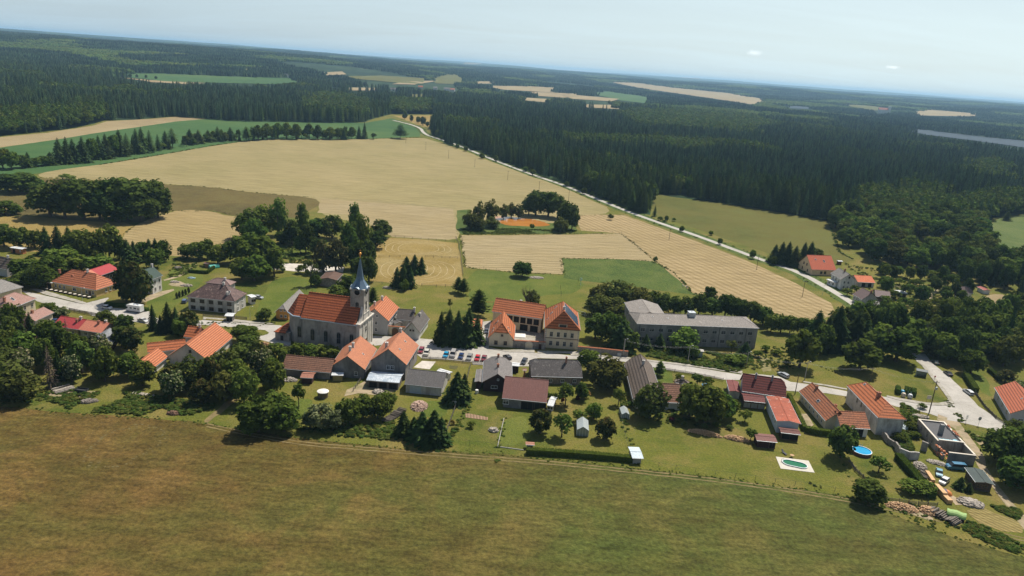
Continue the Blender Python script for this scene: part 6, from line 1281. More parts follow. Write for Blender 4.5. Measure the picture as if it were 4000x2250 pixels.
VIL=[D(*p) for p in [(1100,212),(1260,222),(1400,236),(1400,244),(1250,240),(1120,232),(1000,222)]]
rd2=ribbon(crp,14);rdw=[(p.x,p.y) for p in rd2]
def okpt(x,y,z,hh,thin=1):
    P=proj(x,y,z)
    if P[0]<-120 or P[0]>4120 or P[1]>1250: return None
    if inpoly(P,E0F): return None
    if clear(*P): return None
    T_=proj(x,y,z+hh*.85)
    if clear(*T_): return None
    M_=proj(x,y,z+hh*.45)
    if clear(*M_): return None
    if abs(x)<200 and y<1200 and inpoly((x,y),rdw): return None
    return P
def kindat(x,y):
    a=noise.noise(Vector((x/170,y/240,9)));b_=noise.noise(Vector((x/60,y/60,2)))
    e=noise.noise(Vector((x/420,y/420,14)))
    if a+.35*b_>.27+(.0 if e>0 else .1): return 'b'
    if a-.4*b_<-.36: return 'l'
    return 's'
q=random.Random(99);near=[];far={'s':[],'b':[],'l':[]};clumps={'s':[],'b':[]}
BLP=[[D(*p) for p in f] for f in ([(-60,300),(100,292),(200,288),(275,290),(262,312),(-60,352)],[(760,262),(830,255),(925,262),(930,300),(760,300)],[(1540,292),(1700,285),(1900,300),(1960,330),(1800,345),(1600,330)],[(980,262),(1090,255),(1080,290),(985,290)],[(2150,500),(2300,505),(2400,520),(2576,500),(2576,545),(2400,565),(2150,560)])]
LAP=[D(*p) for p in [(1120,330),(1250,345),(1400,385),(1520,425),(1700,450),(1900,480),(2090,515),(2090,556),(1900,530),(1640,495),(1640,548),(1400,470),(1180,385)]]
r_=380.0
while r_<2300:
    st=6.2 if r_<900 else 6.2*(r_/900)**.7
    da=st/r_;a=-.68+q.random()*da
    while a<.68:
        rr=r_+q.uniform(-.45,.45)*st;aa=a+q.uniform(-.42,.42)*da;x,y=rr*math.sin(aa),rr*math.cos(aa);z=relief(x,y);kd=kindat(x,y);P0=proj(x,y,z)
        if any(inpoly(P0,f) for f in BLP): kd='b'
        elif inpoly(P0,LAP) and noise.noise(Vector((x/50,y/50,6)))>-.2: kd='l'
        tz=noise.noise(Vector((x/90,y/90,31)));hh=(19+7*tz+q.uniform(-4,4)) if kd!='b' else q.uniform(11,17)+5*tz
        P=okpt(x,y,z,hh)
        if P and kd!='b' and noise.noise(Vector((x/35,y/35,77)))>.40: P=None
        if P:
            rad=hh*(.15 if kd=='s' else .18)*q.uniform(.8,1.25)*(st/5.6)**.8 if kd!='b' else st*q.uniform(.75,1.1)
            e=(rr,x,y,z,hh,rad,kd)
            if rr<1100: near.append(e)
            else: far[kd].append(((x,y,z),(rad,rad,hh),q.uniform(0,6)))
        a+=da
    r_+=st*.9
near.sort(key=lambda e:e[0])
KK={'s':('spruce_tree','dark spruce','spruce'),'b':('leafy_tree','leafy tree','mid'),'l':('larch_tree','soft green larch','larch')}
low={'s':[lowcon(s).mesh('spruce_tree',LF_T) for s in (1,2)],'l':[lowcon(s,8,8,.65).mesh('larch_tree',LF_L) for s in (3,)],'b':[broad(60,14,22,.24,.5,.5,-.3,.42).mesh('tree',LF_M)]}
fr=near[:300];src={}
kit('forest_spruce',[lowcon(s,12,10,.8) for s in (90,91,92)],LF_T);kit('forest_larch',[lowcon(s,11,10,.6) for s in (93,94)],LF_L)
KK['s']=('spruce_tree','dark spruce','forest_spruce');KK['l']=('larch_tree','soft green larch','forest_larch')
for e in fr:
    rr,x,y,z,hh,rad,kd=e;nm,ds,k=KK[kd];P=proj(x,y,z);px=P[0]*.644
    side=('at the corner by the country road' if px<1450 else 'above the country road' if px<1640 else 'behind the left half of the olive pasture' if px<1870 else 'behind the right half of the olive pasture' if px<2100 else 'beyond the grove at right') if px>1085 else 'on the left forest edge'
    inst(nm,R.choice(KM[k]),None,(x,y,z),q.uniform(0,6),(rad,rad,hh),cat={'s':'spruce','b':'leafy tree','l':'larch'}[kd],label=f'{ds} in the forest front {side}',group=f'{ds}s in the forest front {side}')
mid_={'s':[],'b':[],'l':[]}
for e in near[300:]: mid_[e[6]].append(((e[1],e[2],e[3]),(e[5],e[5],e[4]),q.uniform(0,6)))
# margins
# one free-standing low-detail tree of each kind is the source of the scattered ones
srcs={}
for kd,px,py,lb in (('s',1165,322,'small spruce on the inner forest corner by the road bend'),('l',1420,440,'small larch on the forest edge above the roadside avenue'),('b',2110,545,'small leafy tree between forest and grove')):
    g=at(D(px,py));srcs[kd]=inst(KK[kd][0],low[kd][0],None,g,0,(3.2,3.2,15),label=lb,cat='tree')
fb={}
for kd in 'sbl':
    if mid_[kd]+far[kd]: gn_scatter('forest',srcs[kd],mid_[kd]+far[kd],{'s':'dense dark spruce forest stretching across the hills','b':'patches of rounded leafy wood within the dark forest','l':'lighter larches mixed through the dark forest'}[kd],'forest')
print('near',len(near),'far',{k:len(v) for k,v in far.items()})
r_=2250.0
while r_<11500:
    st=34*(r_/2250)**.55;da=st/r_;a=-.68+q.random()*da
    while a<.68:
        rr=r_+q.uniform(-.4,.4)*st;aa=a+q.uniform(-.4,.4)*da;x,y=rr*math.sin(aa),rr*math.cos(aa);z=relief(x,y)
        big=noise.noise(Vector((x/900,y/1300,21)));P=okpt(x,y,z,16)
        if P and inpoly(P,VIL) and q.random()<.6: P=None
        if P and (big<.40 or r_>6000):
            kd='b' if noise.noise(Vector((x/420,y/520,9)))>.12 else 's';sc_=st*.62*(1.0 if big<.3 else .7);clumps[kd].append(((x,y,z-1),(sc_,sc_,q.uniform(15,22) if kd=='s' else q.uniform(12,18)),q.uniform(0,6)))
        a+=da
    r_+=st*.85
for kd,nm,lb,P,mt in (('s','tree_clump','far clump of spruces at the end of the distant green field',(752,205),LF_T),('b','tree_clump','far clump of leafy trees left of the distant tan field',(1185,222),LF_M)):
    g=march(D(*P));o=inst(nm,patch(3 if kd=='s' else 4,kd=='s').mesh(nm,mt),None,(g.x,g.y,relief(g.x,g.y)-1),0,(18,18,15),label=lb,cat='trees',kind='stuff')
    gn_scatter('forest',o,clumps[kd],{'s':'far spruce woods covering the horizon hills','b':'far leafy woods dotted over the horizon hills'}[kd],'forest')
print('clumps',{k:len(v) for k,v in clumps.items()})

for i,(x_,y_,s_,l_) in enumerate(FH):
    g=march((x_,y_+5));z=relief(g.x,g.y);E=empty('far_house',(g.x,g.y,z),.3-.25*(i%3),l_,'house');a=s_*.85;b_=MB();b_.prism([(-a,-5),(a,-5),(a,5),(-a,5)],-3,6);b_.poly([(-a,-5,6),(-a,0,10.5),(-a,5,6)]);b_.poly([(a,-5,6),(a,0,10.5),(a,5,6)]);b_.build('wall',WH,E)
    b_=MB();b_.slab([(-a-.5,-5.6,5.9),(a+.5,-5.6,5.9),(a+.5,0,10.8),(-a-.5,0,10.8)],.3);b_.slab([(-a-.5,5.6,5.9),(a+.5,5.6,5.9),(a+.5,0,10.8),(-a-.5,0,10.8)],.3);b_.build('roof',(R_OR,R_GR,R_SA,R_OR,R_GR,R_GR,R_CO)[i],E)
g=march((3452,446));z=relief(g.x,g.y);E=empty('far_manor',(g.x,g.y,z),-.2,'large pale far manor with reddish roof and tower near the distant river','manor');b_=MB();b_.box(-26,-8,-3,14,8,20);b_.build('wall',WH,E);b_=MB();b_.slab([(-27,-9,20),(15,-9,20),(15,0,29),(-27,0,29)],.4);b_.slab([(-27,9,20),(15,9,20),(15,0,29),(-27,0,29)],.4);b_.build('roof',R_SA,E);b_=MB();b_.box(14.3,-6,-3,26,6,38);b_.build('tower',WH,E)
# ------------------------------------------------------------ vehicles
def paint(name,col,rough=.3):
    if name in MATS: return MATS[name]
    m,nt,b=newmat(name);b.inputs['Base Color'].default_value=(*col,1);b.inputs['Roughness'].default_value=rough;b.inputs['Specular IOR Level'].default_value=.5
    b.inputs['Coat Weight'].default_value=.4;MATS[name]=m;return m
TYRE=solid('tyre_rubber',(.02,.02,.02),.9,.1);LAMP=solid('lamp_glass',(.6,.6,.58),.3,.05);TAIL=solid('tail_lamp',(.35,.02,.015),.4,.05)
CARS={'hatch':(4.0,.87,[(-2.0,.62,.62),(-1.85,.82,.82),(-1.1,.93,.93),(-.35,.95,1.42),(.9,.97,1.46),(1.75,.98,1.3),(2.0,.85,.95)]),
'sedan':(4.5,.88,[(-2.25,.58,.58),(-2.05,.78,.78),(-1.15,.9,.9),(-.35,.92,1.36),(.75,.94,1.38),(1.45,.96,1.0),(2.1,.92,.92),(2.25,.7,.7)]),
'wagon':(4.6,.88,[(-2.3,.6,.6),(-2.1,.8,.8),(-1.2,.93,.93),(-.45,.95,1.42),(1.2,.97,1.45),(2.1,.98,1.3),(2.3,.85,.9)]),
'suv':(4.5,.92,[(-2.25,.72,.72),(-2.1,.98,.98),(-1.2,1.08,1.08),(-.6,1.1,1.66),(1.2,1.12,1.7),(2.05,1.12,1.5),(2.25,.95,1.0)]),
'van':(5.1,.97,[(-2.55,.75,.75),(-2.35,1.0,1.0),(-1.75,1.15,1.15),(-1.05,1.2,1.92),(1.5,1.2,1.98),(2.45,1.2,1.9),(2.55,1.1,1.6)])}
CM={}
def carmesh(k):
    if k in CM: return CM[k]
    Ln_,hw,st=CARS[k];b=MB();g=MB()
    def sec(s_):
        x,zb,zr=s_;e=abs(x)/(Ln_/2);w_=hw*(1-.10*max(0,e-.8)/.2);wr=w_*(.80 if zr>zb+.1 else .97)
        return [Vector((x,w_*.93,.28)),Vector((x,w_,.55)),Vector((x,w_*.97,zb)),Vector((x,wr,zr)),Vector((x,-wr,zr)),Vector((x,-w_*.97,zb)),Vector((x,-w_,.55)),Vector((x,-w_*.93,.28))]
    S=[sec(s_) for s_ in st]
    for i in range(len(S)-1):
        a_,c_=S[i],S[i+1];up=st[i][2]>st[i][1]+.1 or st[i+1][2]>st[i+1][1]+.1
        ramp_=(st[i][2]>st[i][1]+.1)!=(st[i+1][2]>st[i+1][1]+.1) or i==len(S)-2
        for j in range(7):
            q_=[a_[j],c_[j],c_[j+1],a_[j+1]]
            if j in(2,4): (g if up else b).poly(q_)
            elif j==3 and up and ramp_: g.poly(q_)
            else: b.poly(q_)
    b.poly(S[0]);b.poly(S[-1]);b.poly([v for s_ in S for v in (s_[0],)][:0] or [S[0][0],S[-1][0],S[-1][7],S[0][7]])
    for i in range(1,len(S)-1):
        if st[i][2]>st[i][1]+.3 and st[i-1][2]>st[i-1][1]+.1: # pillar
            x=st[i][0]
            for sy in(-1,1): b.tube((x,sy*hw*.975,st[i][1]),(x,sy*hw*.81,st[i][2]),.05,.05,4)
    wh=MB();wh.tube((0,-.11,0),(0,.11,0),.32,.32,12,0);wh.tube((0,-.125,0),(0,.125,0),.19,.19,8,1)
    hl=MB();hl.box(-.06,-.17,-.08,.06,.17,.08)
    CM[k]=(b,g.mesh('windows',GLASS),wh.mesh('wheel',[TYRE,METAL]),hl.mesh('headlight',LAMP),hl.mesh('tail_light',TAIL));return CM[k]
BM={}
def car(kind,pc,pf,col,cname,label,nm='parked_car',cat='car',group=None,plen=0):
    g=at(pc);f=at(pf);d=(f-g);d.normalize();an=math.atan2(-d.y,-d.x)
    E=empty(nm,g,an,label,cat,group);b,gl,wh,hl,tl=carmesh(kind);Ln_,hw,st=CARS[kind]
    pm__=paint(cname,col)
    if (kind,cname) not in BM: BM[(kind,cname)]=b.mesh('body',pm__)
    inst('body',BM[(kind,cname)],E);inst('windows',gl,E)
    for sx_ in(-1,1):
        for sy_ in(-1,1): inst('wheel',wh,E,(sx_*Ln_*.31,sy_*(hw-.09),.32))
    for sy_ in(-1,1): inst('headlight',hl,E,(-Ln_/2+.08,sy_*hw*.68,st[0][2]+.02));inst('tail_light',tl,E,(Ln_/2-.06,sy_*hw*.74,.85))
    return E
GR='cars parked on the village square'
car('wagon',c(3,788,1205),c(3,765,1250),(.20,.012,.02),'deep_red_paint','dark red estate car with raised tailgate at the gable of the terracotta-roofed house',group=GR)
car('suv',c(3,856,1238),c(3,832,1285),(.5,.47,.4),'cream_white_paint','cream white car with dark roof hatch, second in the square',group=GR)
car('hatch',c(3,1100,1262),c(3,1082,1300),(.012,.27,.48),'bright_blue_paint','bright blue small car left of the grey van',group=GR)
car('van',c(3,1190,1255),c(3,1162,1315),(.33,.32,.31),'silver_grey_paint','silver grey delivery van among the parked cars','delivery_van','van',group=GR)
car('hatch',c(3,1290,1280),c(3,1272,1320),(.012,.035,.12),'navy_paint','navy blue car right of the grey van',group=GR)
car('wagon',c(3,1395,1292),c(3,1370,1340),(.24,.245,.24),'grey_paint','grey estate car half behind a small round bush',group=GR)
car('hatch',c(3,1496,1303),c(3,1480,1345),(.5,.02,.025),'bright_red_paint','bright red small car in the parking row',group=GR)
car('hatch',c(3,1577,1308),c(3,1560,1345),(.17,.012,.015),'black_red_paint','dark red car beside the slate barn roof, rightmost of the parking row',group=GR)
car('hatch',c(3,1872,1290),c(3,1840,1268),(.03,.03,.032),'black_paint','black car peeping out behind the slate barn roof')
car('wagon',c(3,2082,1345),c(3,2055,1385),(.02,.022,.025),'jet_black_paint','black estate car beside the orange gate house')
car('hatch',c(3,1335,1132),c(3,1290,1130),(.02,.02,.022),'black_paint2','black hatchback on the kerb in front of the tall spruces')
car('hatch',c(3,1508,1060),c(3,1506,1100),(.20,.27,.33),'steel_blue_paint','steel blue car parked by the little orange-roofed outbuilding')
car('sedan',c(3,1607,960),c(3,1600,1010),(.06,.065,.08),'slate_paint','dark car in the shade of the courtyard inn alley')
car('hatch',c(1,1345,1308),c(1,1410,1318),(.55,.55,.53),'white_paint','white hatchback on the left road near the camper')
car('sedan',c(5,1800,182),c(5,1880,205),(.52,.52,.5),'pale_white_paint','white saloon by the spruces below the camper')
car('sedan',c(5,690,195),c(5,640,225),(.03,.06,.14),'dark_blue_paint','dark blue car half hidden beside the red metal roof')
car('hatch',c(2,998,858),c(2,1040,865),(.36,.38,.39),'silver_paint','silver car behind the white extension of the maroon-roofed block')
car('hatch',c(2,72,905),c(2,95,880),(.07,.10,.2),'blue_grey_paint','blue car beside the left wall of the maroon-roofed block')
car('wagon',c(9,1155,225),c(9,1095,195),(.34,.36,.38),'silver_paint2','silver estate car on the kerb behind the dark red house')
car('wagon',c(10,1872,440),c(10,1815,400),(.55,.56,.56),'white_paint3','white estate car on the verge beside the tall dark hedge')
car('sedan',c(10,1460,65),c(10,1425,30),(.05,.09,.08),'dark_green_paint','dark green car in the shade at the top of the junction road')
car('sedan',c(10,1618,205),c(10,1580,175),(.02,.022,.024),'shade_black_paint','black car in the shade below the green one on the junction road')
car('van',c(11,1712,425),c(11,1610,415),(.035,.16,.27),'van_blue_paint','blue minibus with roof racks behind the ruined building','minibus','van')
car('sedan',c(11,1503,492),c(11,1506,545),(.13,.30,.37),'light_blue_paint','light blue saloon on the grass left of the minibus')
car('hatch',c(11,1567,600),c(11,1520,638),(.6,.6,.58),'white_paint4','white hatchback on the grass in front of the minibus')
car('hatch',c(12,1683,545),c(12,1700,525),(.6,.6,.6),'white_paint5','tiny white car on the field path beneath the trees at right')
# motor caravan
g=at(c(1,1700,1345));f=at(c(1,1600,1330));d=(f-g).normalized()
E=empty('motorhome',g,math.atan2(-d.y,-d.x),'white alcove motorhome parked by the left road','motorhome')
WP=paint('motorhome_white',(.66,.66,.64),.4);q=MB();q.box(-1.7,-1.12,.55,3.1,1.12,2.95);q.poly([(-1.7,-1.12,2.95),(-2.9,-1.05,2.7),(-2.9,1.05,2.7),(-1.7,1.12,2.95)]);q.poly([(-2.9,-1.05,2.7),(-3.0,-1.0,2.2),(-3.0,1.0,2.2),(-2.9,1.05,2.7)]);q.poly([(-3.0,-1.0,2.2),(-1.7,-1.12,1.9),(-1.7,1.12,1.9),(-3.0,1.0,2.2)])
for sy_ in(-1,1): q.poly([(-1.7,sy_*1.12,2.95),(-2.9,sy_*1.05,2.7),(-3.0,sy_*1.0,2.2),(-1.7,sy_*1.12,1.9)])
q.build('living_body',WP,E)
q=MB();q.poly([(-3.4,-.95,.4),(-3.4,-.95,.95),(-3.4,.95,.95),(-3.4,.95,.4)]);q.poly([(-3.4,-.95,.95),(-2.7,-.97,1.2),(-2.7,.97,1.2),(-3.4,.95,.95)])
for sy_ in(-1,1): q.poly([(-3.4,sy_*.95,.4),(-3.4,sy_*.95,.95),(-2.7,sy_*.97,1.2),(-2.2,sy_*.97,1.95),(-1.7,sy_*.97,1.95),(-1.7,sy_*.97,.4)])
q.build('cab',WP,E);q=MB();q.poly([(-2.7,-.9,1.2),(-2.7,.9,1.2),(-2.2,.85,1.93),(-2.2,-.85,1.93)]);q.build('windscreen',GLASS,E)
for x,w_,h_,z in((-.9,.9,.55,1.5),(.9,1.2,.6,1.5),(2.3,.5,.8,1.3)):
    for sy_ in(-1,1): q=MB();q.box(x-w_/2,sy_*1.13-.02,z,x+w_/2,sy_*1.13+.02,z+h_);q.build('window',GLASS,E)
for x,w_ in((0,.7),(1.7,.5)): q=MB();q.box(x-w_/2,-.35,2.95,x+w_/2,.35,3.08);q.build('roof_hatch',paint('hatch_white',(.5,.55,.6)),E)
q=MB();q.box(-.9,.2,2.96,1.1,.9,3.0);q.build('solar_panel',pm_,E)
wh=carmesh('van')[2]
for x in(-2.5,1.7):
    for sy_ in(-1,1): inst('wheel',wh,E,(x,sy_*.95,.34))
# ------------------------------------------------------------ poles and cables
WOODP=solid('pole_wood',(.11,.085,.06),.9,.25,2);CONP=solid('pole_concrete',(.30,.28,.25),.85,.15,1.5)
def pole(pb,pt,label,arm=1,mat=None,r=.15,lamp=False,name='utility_pole',group=None,twin=False):
    g=at(pb);z=zat(pt,g.x,g.y);z=max(5.5,min(z,11.5));E=empty(name,g,0,label,'utility pole' if name=='utility_pole' else 'street lamp',group)
    q=MB();q.tube((0,0,-.2),(0,0,z),r,r*.72,8)
    if twin: q.tube((.7,.3,-.2),(.12,0,z*.92),r*.9,r*.7,8)
    q.build('pole',mat or WOODP,E)
    if arm:
        q=MB();q.box(-.9,-.06,z-.55,.9,.06,z-.43);q.build('crossarm',GWOOD,E)
        for x in(-.8,0,.8): q=MB();q.lathe([(.0,z-.43),(.07,z-.40),(.05,z-.3),(.07,z-.22),(0,z-.16)],6,0,x,0);q.build('insulator',FRW,E)
    if lamp:
        q=MB();q.tube((0,0,z-.2),(.9,.2,z+.15),.04,.04,6);q.build('bracket',METAL,E);q=MB();q.lathe([(0,z+.0),(.2,z+.06),(.22,z+.14),(.08,z+.22)],8,0,1.0,.22);q.build('lamp_head',FRW,E)
    return Vector((g.x,g.y,z-.35))
tops=[pole(c(4,1075,1105),c(4,1098,885),'thick concrete pole at the end of the orange-capped garden wall',0,CONP,.24,True),
pole(c(4,1888,1190),c(4,1916,968),'slim concrete pole on the verge before the middle of the barrack',0,CONP,.14,True),
pole(c(9,692,95),c(9,712,-40),'slim pole on the verge before the right end of the barrack',0,CONP,.14,True),
pole(c(9,1425,270),c(9,1476,45),'concrete pole in the shade of the great limes behind the dark red house',0,CONP,.15,True),
pole(c(10,640,290),c(10,672,160),'wooden pole behind the ridge of the tall orange-roofed house',1,WOODP,.15)]
t6=pole(c(10,1382,685),c(10,1462,280),'tall wooden pole with transformer at the road junction',1,WOODP,.18)
t7=pole(c(9,1305,450),c(9,1352,205),'leaning-looking wooden pole beside the clipped narrow hedge',0,WOODP,.16)
CAB=solid('cable_aluminium',(.5,.5,.48),.5,.05)
def cable(a_,b_,label,n=2,r=.016,sag=1.0):
    q=MB()
    for k in range(n):
        o=Vector((0,0,-.35*k));P=[a_.lerp(b_,i/14)+o+Vector((0,0,-sag*4*(i/14)*(1-i/14))) for i in range(15)]
        for x,y in zip(P,P[1:]): q.tube(x,y,r,r,4,cap=False)
    q.build('power_cable',CAB,None,label=label,cat='cable')
for i,(a_,b_) in enumerate(zip(tops,tops[1:])): cable(a_,b_,['twin cable sagging from the concrete pole past the left half of the barrack','twin cable sagging past the right half of the barrack','twin cable running from the barrack end to the great limes','twin cable between the great limes and the tall orange-roofed house'][i])
cable(tops[4],at(c(10,1080,330))+Vector((0,0,4.5)) if 0 else t6,'twin cable from the tall orange-roofed house to the junction pole')
q=MB();q.box(-.3,-.3,0,.3,.3,.9);q.build('transformer',METAL,None,(t6.x,t6.y-.5,t6.z-2.6),label='small grey transformer box hung on the junction pole',cat='transformer')
fp=[((1021,361),(1021,343)),((1071,377),(1071,357)),((1128,399),(1128,378)),((1194,421),(1194,401)),((1277,453),(1279,430)),((1356,477),(1357,456)),((1430,505),(1430,477)),((1683,603),(1683,576)),((1903,679),(1906,640)),((2018,747),(2021,706))]
fl_=['far end of the golden stubble by the crop edge','second pole from the far end of the golden stubble','third pole from the far end of the golden stubble','fourth pole from the far end of the golden stubble','fifth pole from the far end of the golden stubble','pole in golden stubble just left above the pond trees','pole in golden stubble right behind the pond trees','pole near the top of the striped stubble','pole in the middle of the striped stubble near the road trees','lowest field pole beside the gravel strip of the striped stubble']
for (b_,t_),l_ in zip(fp,fl_): pole(D(*b_),D(*t_),'wooden T-shaped power pole, '+l_,1,WOODP,.14,group='power poles crossing the stubble fields')
pole(c(12,545,655),c(12,568,560),'slim lamp post on the verge opposite the white porch',0,METAL,.07,True,'street_lamp')
pole(c(2,893,1130),c(2,888,965),'slim lamp post on the pavement in front of the maroon-roofed block',0,METAL,.07,True,'street_lamp')
pole(c(1,1040,1215),c(1,1022,1060),'slim lamp post in front of the yellow inn',0,METAL,.07,True,'street_lamp')
# ------------------------------------------------------------ fences and walls
FB=MB();FB.box(-.07,-.07,-.1,.07,.07,1.35);FPOST=FB.mesh('post',GWOOD);FB=MB();FB.box(-.035,-.035,-.1,.035,.035,1.3);FPOSTM=FB.mesh('post',solid('green_steel',(.05,.07,.05),.6))
def fence(label,pts,sp=3.0,metal=False,rails=2,hgt=1.25,panel=None):
    g=pts[0];E=empty('fence',g,0,label,'fence');q=MB();n=0
    for a_,b_ in zip(pts,pts[1:]):
        k=max(1,int((b_-a_).length/sp))
        for i in range(k+(1 if b_ is pts[-1] else 0)):
            p=a_.lerp(b_,i/k)-g
            if n<95: inst('post',FPOSTM if metal else FPOST,E,p,math.atan2((b_-a_).y,(b_-a_).x));n+=1
        d=(b_-a_).normalized();v=Vector((-d.y,d.x,0))*.02
        for r_ in range(rails):
            z=hgt*(.95-.45*r_);q.tube(a_-g+Vector((0,0,z)),b_-g+Vector((0,0,z)),.045 if not metal else .015,None,4,cap=False)
        if panel:
            L_=(b_-a_).length
            for i in range(int(L_/.22)):
                p=a_.lerp(b_,i*.22/L_)-g;q.box(p.x-.05,p.y-.02,.1,p.x+.05,p.y+.02,hgt)
    q.build('rails',GWOOD if not metal else MATS['green_steel'],E);return E
A13=lambda *p:[at(c(13,*t)) for t in p]
fence('wooden rail fence along the far side of the hay paddock',A13((200,507),(330,517),(450,526),(560,535),(690,548)),4.0)
fence('wooden rail fence dividing the two halves of the hay paddock',A13((148,653),(300,655)),4.0)
fence('wooden rail fence between the paddock spruces and the right rail',A13((480,655),(600,660),(715,664)),4.0)
fence('wooden rail fence along the near right side of the paddock',A13((455,860),(560,868),(690,866)),4.0)
fence('wooden rail fence along the near left side of the paddock',A13((105,838),(170,848),(240,852)),4.0)
fence('long wooden rail fence between paddock and pale stubble',A13((700,515),(722,560),(740,680),(752,785)),3.0)
fence('wire fence on thin posts between pale stubble and lawn',A13((760,722),(900,735),(1080,760),(1240,778),(1400,790),(1500,796)),5.5,True,1)
fence('wire fence on the grass spur above the pale stubble',A13((710,490),(900,490),(1200,490),(1400,490),(1600,488)),5.5,True,1)
fence('wire fence curving between the two pale stubble fields',A13((1640,468),(1760,470),(1890,482),(1960,550),(2110,665)),5.5,True,1)
fence('wire fence along the meadow edge below the big lawn',[at(D(*p)) for p in((1572,1160),(1700,1180),(1850,1200),(2000,1220),(2150,1245))],4.5,True,1)
fence('green wire fence between the orchard lawn and the big lawn',[at(c(8,*p)) for p in((1330,860),(1380,960),(1420,1130),(1455,1290))],4.0,True,2)
fence('wire fence along the meadow below the vegetable bed lawn',[at(c(7,*p)) for p in((1100,1195),(1400,1245),(1750,1280),(1880,1290))],4.0,True,1)
fence('dark old board fence between two lawns by the big spruces',[at(c(7,*p)) for p in((1410,255),(1370,420))],2.0,False,2)
fence('leaning old fence with dark weeds left of the vegetable bed',[at(c(7,*p)) for p in((1250,700),(1170,930),(1095,1135))],2.0,False,2)
fence('picket fence along the street by the shingle house garden',[at(c(4,*p)) for p in((1600,1285),(1850,1320),(2100,1365),(2330,1415))],3.0,False,2,1.1,True)
fence('garden fence with colourful boards in front of the parking row',[at(c(3,*p)) for p in((800,1300),(1000,1312),(1200,1330),(1430,1358),(1570,1368))],2.5,False,2,1.1,True)
fence('dark picket fence below the long hedge end at the wood piles',[at(c(11,*p)) for p in((780,770),(840,830),(1000,850),(1240,885),(1480,900))],2.2,False,2,1.1,True)
fence('brown fence between the two pool lawns',[at(c(11,*p)) for p in((370,330),(450,450),(600,590))],1.8,False,2,1.0,True)
fence('steel mesh fence along the right road by the corner house',[at(c(10,*p)) for p in((1960,450),(2080,620),(2220,760),(2320,820))],2.5,False,2,1.0,True)
fence('low fence along the street left of the church square',[at(c(2,*p)) for p in((300,1085),(560,1105),(720,1110),(850,1125))],3.0,False,2,1.1,True)
fence('long dark board fence below the left road',[at(c(1,*p)) for p in((870,1335),(1070,1375),(1230,1405))],2.5,False,2,1.3,True)
fence('fence on the right edge of the yard below the tall grey gable',[at(c(6,*p)) for p in((2310,890),(2190,1060))],2.0,False,2)
def wall(label,pts,hh,t,mat,cap=None,jag=0,name='wall',cat='wall',base=0):
    g=pts[0];q=random.Random(len(label));W_=MB();Cp=MB()
    P=dens(pts,1.0,0,False) if jag else pts
    hs_=[hh*(1-jag*q.random()) for _ in P]
    for i,(a_,b_) in enumerate(zip(P,P[1:])):
        d=(b_-a_).normalized();v=Vector((-d.y,d.x,0))*t/2;a_=a_-g;b_=b_-g
        p=[a_+v,b_+v,b_-v,a_-v];lo=[x+Vector((0,0,-.2)) for x in p];h0,h1=hs_[i],hs_[i+1];hi=[p[0]+Vector((0,0,h0)),p[1]+Vector((0,0,h1)),p[2]+Vector((0,0,h1)),p[3]+Vector((0,0,h0))]
        for k in range(4): W_.poly([lo[k],lo[(k+1)%4],hi[(k+1)%4],hi[k]])
        W_.poly(hi)
        if cap:
            v2=v*1.5;Cp.slab([a_+v2+Vector((0,0,h0+.02)),b_+v2+Vector((0,0,h1+.02)),b_+Vector((0,0,h1+.28)),a_+Vector((0,0,h0+.28))],.08);Cp.slab([a_-v2+Vector((0,0,h0+.02)),b_-v2+Vector((0,0,h1+.02)),b_+Vector((0,0,h1+.28)),a_+Vector((0,0,h0+.28))],.08)
    if cap:
        E=empty(name,g,0,label,cat);W_.build('wall_body',mat,E);Cp.build('coping',cap,E);return E
    return W_.build(name,mat,None,g,label=label,cat=cat)
ws=wall('grey stone wall with orange tile coping closing the inn courtyard',[at(c(3,*p)) for p in((1928,1150),(2085,1160),(2190,1165),(2350,1175))],2.9,.5,STONE,R_OR2)
g=at(c(3,2140,1168));a0=at(c(3,1928,1150));b0=at(c(3,2350,1175));dd=(b0-a0).normalized();an=math.atan2(dd.y,dd.x)
def arched_gate(par,pos,an,w,h,mat,fr):
    q=MB();q.poly([(x,0,z) for x,z in archm(w,h)]);o=q.build('gate_leaf',mat,par,pos,an)
    q=MB();P=archm(w,h)[1:]
    o1=[(x*1.18,-.05,z if z<.1 else z*1.09) for x,z in P];i1=[(x*1.0,-.05,z) for x,z in P]
    for i in range(len(P)-1): q.poly([i1[i],i1[i+1],o1[i+1],o1[i]])
    q.build('arch_surround',fr,o)
arched_gate(ws,(g-a0)+Vector((0,0,0))+Vector((dd.y,-dd.x,0))*.3,an,2.6,2.9,solid('pale_gate_boards',(.5,.45,.33),.8,.12),FRG)
g=at(c(3,2280,1172));q=MB();q.box(-.5,-.04,0,.5,.02,2.1);q.build('door',DWOOD,ws,(g-a0)+Vector((dd.y,-dd.x,0))*.3,an)
wall('long stone garden wall with orange coping right of the courtyard inn',[at(c(4,*p)) for p in((500,1045),(800,1072),(1132,1108))],2.2,.5,STONE,R_OR2)
wp_=wall('cream gateway wall with curved orange coping beside the priory house',[at(c(3,*p)) for p in((362,985),(430,992),(590,1002))],3.4,.45,CREAM,R_OR2)
a0=at(c(3,362,985));g=at(c(3,462,994));b0=at(c(3,590,1002));dd=(b0-a0).normalized();arched_gate(wp_,(g-a0)+Vector((dd.y,-dd.x,0))*.27,math.atan2(dd.y,dd.x),2.3,3.0,BWOOD,FRG)
wall('crumbling stone boundary wall behind the round blue pool',[at(c(10,*p)) for p in((790,985),(860,1075),(930,1110),(1000,1215))],2.6,.5,STONE,None,.35)
wall('crumbling cross wall at the overgrown ruin yard',[at(c(10,*p)) for p in((1000,1225),(1120,1270),(1240,1275))],2.8,.5,OLDW,None,.3)
